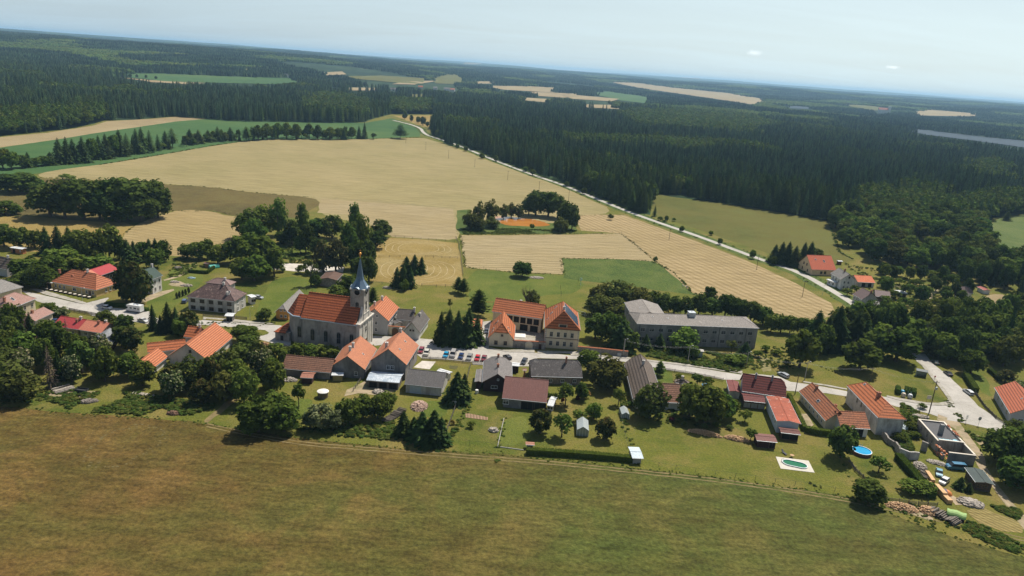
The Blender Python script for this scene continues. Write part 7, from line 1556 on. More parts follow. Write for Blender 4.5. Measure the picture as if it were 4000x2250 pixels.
wall('broken brick wall stump standing in the ruin rubble',[at(c(10,*p)) for p in((1270,1150),(1350,1175))],3.2,.6,STONE,None,.25)
wall('low dark wall on the road side of the white house hedge',[at(c(1,*p)) for p in((1700,1215),(1830,1165))],.9,.3,WH)
wall('low white kerb wall of the narrow vegetable lawn',[at(c(7,*p)) for p in((1830,920),(1790,1100),(1750,1275),(1880,1292),(2080,1320))],.25,.14,FRG)
# ------------------------------------------------------------ the ruin
z0=3.6
C0=at(c(10,1490,1030),z0);A0=at(c(10,1245,757),z0);B0=at(c(10,1795,1022),z0)
ex=(A0-C0);L1=ex.length;ex.normalize();ey=Vector((-ex.y,ex.x,0));ey=ey if ey.dot(B0-C0)>0 else -ey;W1=(B0-C0).dot(ey)
F0=at(c(10,1970,1212),z0);L2=-(F0-C0).dot(ex);sgn=1 if Vector((-ex.y,ex.x,0)).dot(ey)>0 else -1
print('ruin',round(L1,1),round(W1,1),round(L2,1),sgn)
E=empty('ruin',(C0.x,C0.y,0),math.atan2(ex.y,ex.x),'roofless building shell under rebuilding beside the lane','ruin')
CONB=solid('pale_ring_beam',(.62,.56,.47),.9,.1)
def wbox(nm,x0,y0,x1,y1,z1,mat,beam=True,zb=-.2):
    q=MB();ya,yb=sorted((sgn*y0,sgn*y1));q.box(min(x0,x1),ya,zb,max(x0,x1),yb,z1);o=q.build(nm,mat,E)
    if beam: q=MB();q.box(min(x0,x1)-.04,ya-.04,z1,max(x0,x1)+.04,yb+.04,z1+.18);q.build('ring_beam',CONB,o)
    return o
t=.45
RW=solid('ruin_plaster',(.36,.32,.27),.9,.2,.6,dirt=(.2,.15,.12),ds=.5)
wbox('wall',0,0,L1,t,z0-.2,RW);wbox('wall',0,W1-t,L1,W1,z0-.2,RW);wbox('wall',L1-t,t+.05,L1,W1-t-.05,z0-.2,RW);wbox('wall',0,t+.05,t,W1-t-.05,z0+.1,RW)
wbox('wall',-L2,t+.1,-L2+t,W1,z0-.4,OLDG);wbox('wall',-L2+t+.05,W1-t,-.05,W1,z0-.3,RW);wbox('wall',-L2*.75,0,-L2*.45,t,1.6,STONE,False);wbox('wall',-L2*.3,0,-.05,t,2.4,STONE,False)
q=MB();ya,yb=sorted((sgn*(t+.02),sgn*(W1-t-.02)));q.box(t+.02,ya,z0-.7,L1-t-.02,yb,z0-.45);q.build('floor_slab',solid('roofing_felt_grey',(.09,.09,.092),.9,.1),E)
q=MB();q.box(L1*.38,sgn*W1*.42-.55,z0-.45,L1*.38+1.0,sgn*W1*.42+.55,z0+2.6);q.build('chimney',solid('cement_block',(.24,.235,.225),.9,.12),E)
q=MB();ya,yb=sorted((sgn*W1*.1,sgn*W1*.9));rq=random.Random(4)
for i in range(14):
    x=rq.uniform(t+.5,2.2);y=sgn*rq.uniform(W1*.15,W1*.9);q.poly([(x-rq.uniform(.3,.9),y-.5,z0-.40+rq.uniform(.02,.1)),(x+.6,y-.4,z0-.36),(x+.5,y+.6,z0-.38+rq.uniform(.05,.25)),(x-.6,y+.4,z0-.41)])
q.build('tarpaulin',solid('light_blue_tarp',(.22,.50,.60),.5,.2),E)
q=MB()
for i in range(26): x=rq.uniform(L1*.25,L1*.8);y=sgn*(W1-t/2)+rq.uniform(-.25,.25);z=z0+rq.uniform(0,.35);q.box(x-.3,y-.15,z,x+.3,y+.15,z+.14)
q.build('brick_rows',solid('loose_bricks',(.45,.17,.09),.9,.3,3),E)
q=MB()
for i in range(30): x=rq.uniform(-L2*.8,-.5);y=sgn*rq.uniform(-.5,1.2);z=rq.uniform(0,2.4);q.box(x-.35,y-.2,z,x+.35,y+.2,z+.2)
q.build('rubble',solid('orange_brick_rubble',(.5,.2,.1),.9,.35,2),E)
for x in (-L2*.3,L1*.2,L1*.45,L1*.75): addwin(E,(x,sgn*-.02,1.2 if x>0 else 1.0),math.pi if sgn>0 else 0,.7,1.2,RW,'',DARK)
# ------------------------------------------------------------ wood piles, boards, debris
WA=solid('split_wood',(.42,.27,.15),.9,.5,3);WB=solid('pink_split_wood',(.44,.31,.24),.9,.5,3);WC=solid('grey_logs',(.17,.145,.12),.9,.35,2.5);WD=solid('fresh_boards',(.55,.34,.17),.8,.12,1.5);WE_=solid('pale_debris',(.34,.30,.25),.9,.5,2)
def pile(name,label,cat,P,wx,wy,hh,mat,n,ln=.4,rot=0,log=False,seed=1,flat=False):
    ln*=1.35
    g=at(P);q=random.Random(seed);b=MB();nn=0
    while nn<n:
        x,y=q.uniform(-1,1),q.uniform(-1,1);
        r2=x*x+y*y if not log else abs(y)**3
        if r2>1: continue
        zt=hh*(1-r2)**.6 if not flat else hh;z=q.uniform(.25,1)*zt if not flat else q.uniform(.2,1)*hh
        if log:
            ll=wy*q.uniform(.85,1.05);xx=x*wx;b.tube((xx,-ll,z*.9),(xx+q.uniform(-.15,.15),ll,z*.9),q.uniform(.09,.17),None,6)
        else:
            M_=Matrix.Translation((x*wx,y*wy,z))@Matrix.Rotation(q.uniform(0,3.1),4,'Z')@Matrix.Rotation(q.uniform(-.5,.5),4,'X');b.box(-ln/2,-ln*.2,-ln*.18,ln/2,ln*.2,ln*.18,0,M_)
        nn+=1
    core=[(math.cos(a)*wx*.85,math.sin(a)*wy*.85) for a in [i*.785 for i in range(8)]]
    if not log: b.prism(core,0,hh*.3)
    return b.build(name,mat,None,g,rot,label=label,cat=cat)
pile('firewood_pile','round heap of pinkish split wood on the lawn below the grey garage','firewood',c(7,765,770),2.5,3.3,1.4,WB,420,.45)
pile('firewood_pile','heap of orange split wood left of the church sacristy','firewood',c(6,1080,490),2.1,1.6,1.5,WA,260,.45,seed=2)
pile('firewood_pile','covered wood stack in the church garden','firewood',c(6,1330,510),2.4,.9,1.1,WE_,160,.5,seed=3)
pile('firewood_pile','long stacked firewood wall at the top of the big lawn','firewood',c(9,170,955),5.0,.9,1.4,WA,480,.42,-.3,seed=4)
pile('firewood_pile','loose heap of bright split wood right of the long stack','firewood',c(9,570,1020),3.6,1.3,1.1,WA,420,.42,-.25,seed=5)
pile('firewood_pile','wide heap of split wood at the meadow below the dark picket fence','firewood',c(11,1040,915),3.8,1.9,1.1,WA,520,.42,-.3,seed=6)
pile('firewood_pile','orange split wood heap beside the dark log stack','firewood',c(11,1370,965),2.2,1.9,1.2,WA,330,.42,-.6,seed=7)
pile('log_stack','stack of dark logs by the meadow at lower right','logs',c(11,1545,1030),3.6,1.7,1.3,WC,80,.4,-.95,True,8)
pile('log_stack','narrow stack of weathered logs beside the big spruces','logs',c(7,455,890),4.6,1.3,1.1,WC,90,.4,1.15,True,9)
pile('log_stack','pale barkless logs on bare earth at lower left','logs',c(5,790,1040),1.9,2.6,.9,WE_,26,.4,-.6,True,10)
pile('log_stack','low row of cut white wood under the trees at lower left','logs',c(5,1800,1110),3.6,.7,.7,WE_,60,.4,-.1,True,11)
pile('firewood_pile','pile of pale wood blocks between hedge and ruin','firewood',c(11,1270,400),1.7,2.6,1.1,WE_,260,.4,-.2,seed=12)
pile('log_stack','dark sleepers lying beside the fresh boards','logs',c(11,1310,510),1.4,1.6,.6,WC,24,.4,.5,True,13)
pile('firewood_pile','wood pile on the lawn behind the priory house','firewood',c(3,360,405),1.9,1.1,.8,WE_,150,.6,seed=14)
pile('branch_pile','ring of pale branches on the camping lawn','branches',c(11,1900,860),2.6,1.6,.8,WE_,130,1.3,-.4,seed=15)
pile('debris_heap','heap of scrap wood in the yard under the tall grey gable','scrap heap',c(7,250,590),1.5,1.2,.8,WE_,110,.8,seed=16)
pile('debris_heap','heap of old boards left of the brown tool shed','scrap heap',c(6,1380,920),2.4,1.0,.7,WE_,140,.9,seed=17)
pile('debris_heap','stones and boards by the ruin gable near the minibus','scrap heap',c(10,1480,1320),2.6,1.0,.6,WE_,130,.7,-.4,seed=18)
pile('debris_heap','heap of building rubble at the near corner of the ruin','scrap heap',c(10,1275,735),2.6,1.0,.6,WE_,120,.8,-.1,seed=19)
pile('debris_heap','pale scrap with blue sheet behind the tall orange-roofed house','scrap heap',c(10,1060,880),1.3,1.7,.8,solid('blue_white_scrap',(.45,.52,.54),.8,.4,1),90,.7,seed=20)
pile('debris_heap','old timber pieces on the lawn behind the white house','scrap heap',c(1,2350,1020),2.2,.9,.5,WE_,80,1.0,seed=21)
pile('debris_heap','small timber frame heap on the bare patch','scrap heap',c(1,2200,975),1.5,.7,.5,WE_,50,1.0,seed=22)
pile('debris_heap','branches in the rank grass behind the white house','scrap heap',c(1,2235,795),1.5,.9,.5,WC,60,1.0,seed=23)
pile('stone_ring','ring of pale stones and gear on the far lawn','stone ring',c(3,2240,275),3.4,1.9,.5,WE_,170,.7,seed=24)
pile('brush_pile','grey brush pile in the weeds at lower left','brush pile',c(5,1110,1190),2.2,1.0,.6,WC,130,.9,.3,seed=25)
pile('compost_heap','brown covered compost stack in the weeds at lower left','compost',c(5,2180,1345),1.7,.8,.9,solid('brown_compost',(.17,.10,.065),.95,.3),120,.5,seed=26)
pile('pallet_stack','weathered pallet stack near the green rail on the lawn','pallets',c(7,1700,1075),1.1,.7,.9,WE_,70,.9,seed=27)
pile('scrap_heap','toys and barrels on the lawn beside the maroon-roofed block','toys',c(1,2410,925),1.6,.9,.6,solid('mixed_plastic',(.28,.38,.42),.7,.6,1),60,.6,seed=28)
def stack(label,p0,p1,w_,hh,mat,cat='boards',name='board_stack'):
    a_,b_=at(p0),at(p1);d=(b_-a_).normalized();v=Vector((-d.y,d.x,0))*w_/2;q=MB();L_=(b_-a_).length
    k=0;z=.15
    while z<hh:
        j=.06*((k*7)%3-1);q.box(j,-w_/2,z,L_+j,w_/2,z+.13);z+=.155;k+=1
    for i in range(3): q.box(L_*(.1+.4*i),-w_/2-.05,0,L_*(.1+.4*i)+.15,w_/2+.05,.14)
    return q.build(name,mat,None,a_,math.atan2(d.y,d.x),label=label,cat=cat)
stack('upper stack of fresh orange boards beside the hedge',c(11,1350,480),c(11,1430,600),1.0,.8,WD)
stack('long middle stack of fresh boards beside the round shrubs',c(11,1460,680),c(11,1570,800),1.2,1.7,WD)
stack('lowest stack of fresh boards above the green tarpaulin shelter',c(11,1570,800),c(11,1640,870),1.3,1.2,WD)
stack('thin stack of pale boards between hedge and tents',c(11,1380,600),c(11,1460,680),.9,.5,WD)
# ------------------------------------------------------------ garden things
def ell(cx,cy,rx_,ry_,rot,z,n=32): return [Vector((cx+rx_*math.cos(a)*math.cos(rot)-ry_*math.sin(a)*math.sin(rot),cy+rx_*math.cos(a)*math.sin(rot)+ry_*math.sin(a)*math.cos(rot),z)) for a in [2*math.pi*i/n for i in range(n)]]
def pool(label,P,rx_,ry_,rot,hh,wcol,rim,side,stad=0):
    g=at(P);E=empty('swimming_pool',g,rot,label,'pool');o=ell(0,0,rx_,ry_,0,hh+.02);i_=ell(0,0,rx_-.22,ry_-.22,0,hh+.02);q=MB()
    if stad:
        f=lambda v,k:Vector((v.x+(stad if v.x>0 else -stad)*k,v.y,v.z));o=[f(v,1) for v in o];i_=[f(v,1) for v in i_]
    n=len(o)
    for k in range(n):q.poly([o[k],o[(k+1)%n],i_[(k+1)%n],i_[k]])
    q.build('rim',rim,E);q=MB()
    for k in range(n):
        a_,b_=o[k],o[(k+1)%n]
        if hh>.3: q.poly([a_,b_,b_-Vector((0,0,hh)),a_-Vector((0,0,hh))])
        a_,b_=i_[k],i_[(k+1)%n];q.poly([a_,b_,b_-Vector((0,0,.25)),a_-Vector((0,0,.25))],1)
    q.build('pool_wall',[side,paint('pool_liner_blue',(.04,.16,.34),.5)],E)
    m,nt,bs=newmat('pool_water_'+str(len(label)));L(nt,ramp(nt,noi(nt,coords(nt),.8,3),[(.35,tuple(x*.85 for x in wcol)),(.65,wcol)]),bs.inputs['Base Color']);bs.inputs['Roughness'].default_value=.08;bs.inputs['Specular IOR Level'].default_value=.4
    q=MB();q.poly([v-Vector((0,0,.16)) for v in i_]);q.build('water',m,E)
    q=MB()
    for sx_ in(-.25,.25):
        P_=[Vector((-rx_-stad+.5,sx_,hh-.1)),Vector((-rx_-stad+.3,sx_,hh+.7)),Vector((-rx_-stad-.1,sx_,hh+.6)),Vector((-rx_-stad-.15,sx_,0))]
        for a_,b_ in zip(P_,P_[1:]): q.tube(a_,b_,.035,None,5)
    for z in(.2,.5): q.box(-rx_-stad-.2,-.25,z,-rx_-stad-.08,.25,z+.05)
    q.build('ladder',METAL,E);return E
dk=[at(c(9,*p)) for p in((1062,1238),(1475,1290),(1552,1440),(1125,1388))];sheet('pool_deck',dk,.1,solid('pale_deck_slabs',(.50,.47,.40),.9,.08),jit=0,thick=.1)
aP,bP=at(c(9,1140,1300)),at(c(9,1465,1372));dP=(bP-aP);pr=math.atan2(dP.y,dP.x)
pool('oval green swimming pool in a white paved square on the lawn',c(9,1302,1338),2.0,1.7,pr,.36,(.012,.14,.055),paint('pool_rim_white',(.55,.62,.62),.5),WH,dP.length/2-2.0)
pool('round blue above-ground pool on the lawn left of the ruin wall',c(10,528,1195),2.75,2.75,-1.9,1.05,(.008,.30,.55),paint('pool_rim_white',(.55,.62,.62),.5),solid('brown_pool_wall',(.16,.07,.05),.7))
def tramp(label,P,r_,net=False):
    g=at(P);E=empty('trampoline',g,0,label,'trampoline');q=MB();o=ell(0,0,r_,r_,0,.75,24);i_=ell(0,0,r_*.76,r_*.76,0,.76,24)
    for k in range(24): q.poly([o[k],o[(k+1)%24],i_[(k+1)%24],i_[k]])
    q.build('padding',paint('trampoline_blue',(.01,.22,.42),.6),E);q=MB();q.poly(i_);q.build('jump_mat',DARK,E)
    for a in range(6):
        q=MB();x,y=math.cos(a*1.047)*r_*.95,math.sin(a*1.047)*r_*.95;q.tube((x,y,0),(x,y,2.3 if net else .74),.035,None,5);q.build('leg',METAL,E)
    if net:
        q=MB()
        for a in range(36): x,y=math.cos(a*.1745)*r_*.95,math.sin(a*.1745)*r_*.95;q.tube((x,y,.8),(x,y,2.2),.015,None,3,cap=False)
        q.build('safety_net',DARK,E)
tramp('blue trampoline on the lawn beside the hipped cottage',c(8,2437,520),1.5);tramp('netted blue trampoline beside the dark barn at lower left',c(5,500,290),1.5,True)
def greenhouse(label,P,Pe,w_,hh,rot=0,name='greenhouse',L_=None):
    g=at(P);f=at(Pe);d=(f-g);L_=d.length;d.normalize();E=empty(name,g,math.atan2(d.y,d.x),label,'greenhouse')
    PG=paint('greenhouse_panel',(.42,.47,.46),.25);q=MB();q.box(0,-w_/2,0,L_,w_/2,hh);q.poly([(0,-w_/2,hh),(0,w_/2,hh),(0,0,hh+w_*.33)]);q.poly([(L_,-w_/2,hh),(L_,w_/2,hh),(L_,0,hh+w_*.33)]);q.build('glazing',paint('greenhouse_wall_glass',(.22,.25,.22),.2),E)
    q=MB()
    for s_ in(-1,1): q.slab([(-.05,s_*(w_/2+.05),hh),(L_+.05,s_*(w_/2+.05),hh),(L_+.05,0,hh+w_*.34),(-.05,0,hh+w_*.34)],.03)
    q.build('roof',PG,E);q=MB();n=max(3,int(L_/.7))
    for i in range(n+1):
        x=L_*i/n
        for s_ in(-1,1): q.tube((x,s_*(w_/2+.04),0),(x,s_*(w_/2+.04),hh),.03,None,4);q.tube((x,s_*(w_/2+.06),hh+.03),(x,0,hh+w_*.34+.03),.03,None,4)
    for y in [w_*(k/4-.5) for k in range(5)]: q.tube((-.02,y,0),(-.02,y,hh+(w_/2-abs(y))*.66),.03,None,4)
    q.build('frame',FRW,E);return E
greenhouse('white-roofed greenhouse in the middle of the orchard lawn',c(8,885,1140),c(8,878,1010),3.3,1.9)
greenhouse('small glass greenhouse by the green wire fence',c(8,1425,925),c(8,1395,840),2.3,1.5)
g=at(c(2,438,470));q=MB();ar=[(1.5*math.cos(a),1.6*math.sin(a)) for a in [math.pi*i/10 for i in range(11)]]
for i in range(10): q.poly([(-2.2,ar[i][0],ar[i][1]),(-2.2,ar[i+1][0],ar[i+1][1]),(2.2,ar[i+1][0],ar[i+1][1]),(2.2,ar[i][0],ar[i][1])])
q.poly([(-2.2,a,b_) for a,b_ in ar]);q.poly([(2.2,a,b_) for a,b_ in ar])
E=empty('tunnel_greenhouse',g,.75,'small turquoise foil tunnel beside the copse behind the maroon-roofed block','greenhouse');q.build('foil_cover',solid('turquoise_foil',(.05,.36,.29),.5,.15),E)
q=MB()
for x in(-2.2,-1.1,0,1.1,2.2):
    for i in range(10): q.tube((x,ar[i][0]*1.01,ar[i][1]*1.01),(x,ar[i+1][0]*1.01,ar[i+1][1]*1.01),.03,None,4)
q.build('hoops',FRW,E)
# tents, tarpaulin shelter
g=at(c(11,1585,735));E=empty('dome_tent',g,-.7,'purple and orange dome tent between boards and lawn','tent');q=MB();q2=MB()
for i in range(6):
    for j in range(12):
        f=lambda i,j:Vector((1.7*math.cos(i*.26)*math.cos(j*.5236),1.2*math.cos(i*.26)*math.sin(j*.5236),1.25*math.sin(i*.262)))
        (q2 if j in(0,1,11,10) else q).poly([f(i,j),f(i,j+1),f(i+1,j+1),f(i+1,j)])
q.build('canopy',solid('purple_nylon',(.09,.07,.13),.6,.1),E);q2.build('entrance_panel',solid('orange_nylon',(.6,.22,.06),.6,.1),E)
g=at(c(11,1710,1040));E=empty('tarpaulin_shelter',g,-.5,'light green tarpaulin arched over a dark store at the meadow edge','shelter');q=MB()
ar=[(1.35*math.cos(a),.9+1.0*math.sin(a)) for a in [math.pi*i/8 for i in range(9)]]
for k in range(6):
    for i in range(8):
        sg=lambda k,i:Vector((-2.1+.7*k,ar[i][0],ar[i][1]-.12*math.sin(k*1.6)));q.poly([sg(k,i),sg(k,i+1),sg(k+1,i+1),sg(k+1,i)])
q.build('tarpaulin',solid('light_green_tarp',(.26,.40,.13),.6,.12),E);q=MB();q.box(-1.9,-1.15,0,1.9,1.15,.95);q.build('crate_store',DWOOD,E)
# round white-topped cistern, parasols
g=at(c(6,1808,1130));E=empty('cistern',g,0,'round wooden cistern with white conical lid on the lawn','tank');q=MB();q.lathe([(1.55,0),(1.55,1.9)],18);q.build('tank',solid('olive_boards',(.16,.13,.07),.9,.2,2),E);q=MB();q.lathe([(1.8,1.85),(1.75,2.0),(.9,2.3),(.15,2.45),(0,2.5)],18);q.build('lid',solid('white_canvas',(.68,.66,.6),.7,.06),E)
g=at(c(3,2030,1075));E=empty('parasol',g,0,'big square white parasol in the inn courtyard','parasol');q=MB();s_=2.0
for a_,b_ in (((-s_,-s_),(s_,-s_)),((s_,-s_),(s_,s_)),((s_,s_),(-s_,s_)),((-s_,s_),(-s_,-s_))): q.poly([(*a_,2.5),(*b_,2.5),(0,0,3.1)]);q.poly([(*a_,2.5),(*b_,2.5),(*b_,2.25),(*a_,2.25)])
q.build('canopy',solid('white_canvas',(.68,.66,.6)),E);q=MB();q.tube((0,0,0),(0,0,3.1),.05);q.build('pole',METAL,E)
# round tables and benches in front of the yellow inn
tb=MB();tb.lathe([(0,.72),(.62,.72),(.62,.78),(0,.78)],14);TT=tb.mesh('table_top',solid('cream_table',(.6,.54,.45),.7,.06));tb=MB();tb.tube((0,0,0),(0,0,.72),.1);tb.lathe([(.3,0),(.3,.05),(0,.06)],10);TL=tb.mesh('pedestal',GWOOD)
tb=MB();tb.box(-.75,-.2,.4,.75,.2,.47);tb.box(-.65,-.15,0,-.55,.15,.4);tb.box(.55,-.15,0,.65,.15,.4);BE=tb.mesh('bench',DWOOD)
aT,bT=at(c(1,590,1075)),at(c(1,1125,1178));dT=(bT-aT).normalized();anT=math.atan2(dT.y,dT.x);on=['leftmost','second','third','fourth','fifth','sixth','seventh','eighth','ninth','rightmost']
for i in range(10):
    p=aT.lerp(bT,i/9);E=empty('round_table',p,anT,f'{on[i]} from the left of ten round cream tables before the yellow inn','table','round tables in front of the yellow inn');inst('table_top',TT,E);inst('pedestal',TL,E)
    if i<9: pb=aT.lerp(bT,(i+.5)/9);inst('bench',BE,None,pb,anT,label=f'dark bench right of the {on[i]} round table before the yellow inn',cat='bench',group='benches between the round tables')
# playground goal, football goals, sun lounger, bird table ...
def frame(name,label,cat,P,rot,segs,mat=FRW,r=.06):
    q=MB()
    for a_,b_ in segs: q.tube(a_,b_,r,None,5)
    return q.build(name,mat,None,at(P),rot,label=label,cat=cat)
frame('goal','white football goal with net frame on the lawn right of the inn','goal',c(4,555,580),-.6,[((-2,-.9,0),(-2,-.9,1.8)),((2,-.9,0),(2,-.9,1.8)),((-2,-.9,1.8),(2,-.9,1.8)),((-2,-.9,1.8),(-2,.8,0)),((2,-.9,1.8),(2,.8,0)),((-2,.8,0),(2,.8,0)),((-2,-.9,0),(-2,.8,0)),((2,-.9,0),(2,.8,0))])
frame('basketball_stand','white and turquoise board stand on the far lawn','sports stand',c(4,540,205),1.2,[((0,0,0),(0,0,3.4)),((-.4,0,0),(.4,0,0)),((0,0,3.2),(.8,0,3.4)),((0,.5,2.3),(0,.5,3.6)),((0,-.5,2.3),(0,-.5,3.6)),((0,-.5,3.6),(0,.5,3.6)),((0,-.5,2.3),(0,.5,2.3)),((0,-.5,2.9),(0,.5,2.9))],solid('pale_turquoise',(.4,.55,.52),.6),.09)
frame('goal','long white bar lying on trestles at the right end of the far lawn','goal',c(4,1848,235),-.9,[((-1.6,0,.9),(1.6,0,.9)),((-1.2,0,0),(-1.2,0,.9)),((1.2,0,0),(1.2,0,.9))],FRW,.12)
for i,(x,y) in enumerate(((285,262),(294,345),(512,165),(1893,288))): frame('post','thin dark post on the far lawn, '+['above the lower one left of the barrack trees','lower of two left of the barrack trees','left of the turquoise stand','at the far right end by the white bar'][i],'post',c(4,x,y),0,[((0,0,0),(0,0,2.4))],WOODP,.06)
frame('carpet_frame','pair of carpet-beating frames on the lawn behind the church','frame',c(2,1540,772),0,[((-1.3,0,0),(-1.3,0,2)),((1.2,0,0),(1.2,0,2)),((-1.3,0,2),(1.2,0,2)),((1.8,1,0),(1.8,1,2)),((4.2,1,0),(4.2,1,2)),((1.8,1,2),(4.2,1,2))],WOODP,.05)
g=at(c(9,1168,1200));E=empty('sun_lounger',g,1.9,'dark sun lounger on the lawn above the green pool','lounger');q=MB();q.box(-1,-.3,.3,.5,.3,.38);q.build('seat',solid('dark_fabric',(.05,.05,.06)),E);q=MB();q.slab([(.5,-.3,.36),(1.15,-.3,.85),(1.15,.3,.85),(.5,.3,.36)],.06);q.build('backrest',MATS['dark_fabric'],E)
for x,y in((-.9,-.25),(-.9,.25),(.45,-.25),(.45,.25)): q=MB();q.tube((x,y,0),(x,y,.3),.03,None,4);q.build('leg',METAL,E)
g=at(c(9,1264,1245));E=empty('garden_table',g,0,'small round wooden table above the green pool','table');q=MB();q.lathe([(0,.7),(.6,.7),(.6,.76),(0,.76)],12);q.build('table_top',WA,E);q=MB();q.tube((0,0,0),(0,0,.7),.12);q.build('trunk_leg',WC,E)
# street furniture at the junction
g=at(c(10,1275,225));E=empty('bus_shelter',g,-.35,'pale bus shelter with gabled roof beside the shaded road','shelter');q=MB();q.box(-1.7,.6,0,1.7,.75,2.3);q.box(-1.7,-.8,0,-1.6,.6,2.3);q.box(1.6,-.8,0,1.7,.6,2.3);q.build('walls',solid('pale_green_boards',(.36,.4,.3),.8,.12),E)
q=MB();q.slab([(-1.95,-1.05,2.3),(1.95,-1.05,2.3),(1.95,0,2.85),(-1.95,0,2.85)],.08);q.slab([(-1.95,1.0,2.3),(1.95,1.0,2.3),(1.95,0,2.85),(-1.95,0,2.85)],.08);q.build('roof',solid('dull_metal_roof',(.18,.2,.2),.6),E);q=MB();q.box(-1.4,.2,.42,1.4,.55,.5);q.build('bench',BWOOD,E)
def bin_(P,col,nm_,label):
    g=at(P);E=empty('recycling_container',g,0,label,'container','recycling containers on the green');q=MB();q.lathe([(.62,0),(.78,.3),(.78,1.1),(.55,1.5),(.15,1.65),(0,1.66)],12);q.build('body',paint(nm_,col,.5),E);q=MB();q.box(-.25,-.8,1.0,.25,-.72,1.2);q.build('slot',DARK,E)
bin_(c(10,1042,450),(.02,.3,.5),'bin_blue','blue bell-shaped recycling container');bin_(c(10,1055,485),(.55,.47,.33),'bin_cream','cream bell-shaped recycling container');bin_(c(10,1125,465),(.25,.5,.45),'bin_mint','mint green bell-shaped recycling container');bin_(c(10,1138,500),(.58,.6,.6),'bin_white','white bell-shaped recycling container')
def board(P,w_,hh,label,mat,cat='sign',name='notice_board',rot=0,z=1.0):
    g=at(P);E=empty(name,g,rot,label,cat);q=MB();q.box(-w_/2,-.05,z,w_/2,.05,z+hh);q.build('panel',mat,E)
    for x in(-w_/2+.1,w_/2-.1): q=MB();q.tube((x,0,0),(x,0,z+hh),.05,None,5);q.build('post',WOODP,E)
board(c(10,1372,545),1.5,1.3,'wooden notice board with pale sheets at the grass tip of the junction',solid('pale_poster_board',(.5,.45,.36),.8,.25,4))
g=at(c(10,1998,850));E=empty('traffic_mirror',g,.2,'round grey road sign seen from behind at the junction','road sign');q=MB();q.tube((0,0,0),(0,0,3.0),.05);q.build('post',METAL,E);q=MB();q.tube((0,-.03,2.6),(0,.03,2.6),.62,.62,20);q.poly([(math.cos(i*.314)*.62,-.03,2.6+math.sin(i*.314)*.62) for i in range(20)]);q.build('disc',solid('sign_back_grey',(.27,.27,.26),.6),E)
g=at(c(10,1840,815));E=empty('signpost',g,.3,'slim signpost with small direction plates at the junction','road sign');q=MB();q.tube((0,0,0),(0,0,2.8),.05);q.build('post',METAL,E)
for z in(2.5,2.1,1.7): q=MB();q.box(-.35,-.05,z,.45,.0,z+.26);q.build('plate',FRW,E)
g=at(c(10,1440,300));E=empty('signpost',g,.3,'signpost with red-edged plate beside the shaded pavement','road sign');q=MB();q.tube((0,0,0),(0,0,2.6),.05);q.build('post',METAL,E);q=MB();q.box(-.35,-.05,1.9,.35,0,2.6);q.build('plate',solid('sign_red',(.4,.06,.05),.5),E)
g=at(c(4,2035,1110));E=empty('kiosk',g,-.1,'small pale green kiosk with flat roof in front of the barrack','kiosk');q=MB();q.box(-.9,-.8,0,.9,.8,2.6);q.build('wall',solid('pale_green_kiosk',(.34,.4,.36),.8),E);q=MB();q.slab([(-1.3,-1.2,2.75),(1.3,-1.2,2.75),(1.3,1.2,2.75),(-1.3,1.2,2.75)],.14);q.build('roof',ZINC if 0 else FRG,E)
q=MB();q.box(-.7,-.4,0,.7,.4,1.3);q.build('electric_cabinet',solid('white_cabinet',(.5,.5,.48),.6),None,at(c(4,1025,1100)),-.1,label='white electric cabinet before the stone garden wall',cat='cabinet')
q=MB();q.box(-.6,-.5,0,.6,.5,1.5);q.slab([(-.7,-.6,1.6),(.7,-.6,1.6),(.7,.6,1.6),(-.7,.6,1.6)],.1);q.build('white_box',solid('white_cabinet',(.5,.5,.48)),None,at(c(7,1208,750)),-.1,label='white box hutch under the garage spruce',cat='hutch')
q=MB();q.lathe([(.5,0),(.55,.9),(.5,1.2),(0,1.25)],12);q.build('water_tank',FRW,None,at(c(7,1488,600)),label='white plastic rain tank beside the dark timber barn',cat='tank')
q=MB();q.box(-1.2,-.6,0,1.2,.6,.15);q.box(-.5,-.3,.15,.6,.3,.5);q.build('tarp_heap',solid('white_canvas',(.68,.66,.6)),None,at(c(8,705,490)),-.1,label='white tarpaulin-covered stack behind the slate house',cat='stack')
E=empty('trailer',at(c(5,1030,1070)),-.08,'dark flat trailer on the bare earth at lower left','trailer');q=MB();q.box(-1.7,-.9,.55,1.7,.9,.68);
for a_ in((-1.7,-.9,1.7,-.82),(-1.7,.82,1.7,.9),(-1.7,-.82,-1.62,.82),(1.62,-.82,1.7,.82)): q.box(a_[0],a_[1],.68,a_[2],a_[3],1.1)
q.build('bed',solid('dark_steel',(.035,.037,.04),.6),E)
for x in(-.7,.7):
    for s_ in(-1,1): inst('wheel',wh,E,(x,s_*.95,.34))
for i in range(6):
    q=MB();q.lathe([(.55,0),(.6,.3),(.6,1.0),(.5,1.2),(0,1.22)],10);q.build('hay_bale',solid('white_foil',(.62,.62,.58),.5,.1),None,at(c(12,1010+(i//2)*32,828+(i//2)*12+(i%2)*14)),label=['far left','near left','far middle','near middle','far right','near right'][i]+' of six white wrapped bales beside the patched barn',cat='bale',group='white wrapped bales beside the patched barn')
E=empty('play_structure',at(c(12,2060,880)),.3,'colourful play frame with red roof in the wood clearing','play structure');q=MB()
for x,y in((-1.3,-1),(1.3,-1),(1.3,1),(-1.3,1)): q.tube((x,y,0),(x,y,2.6),.09)
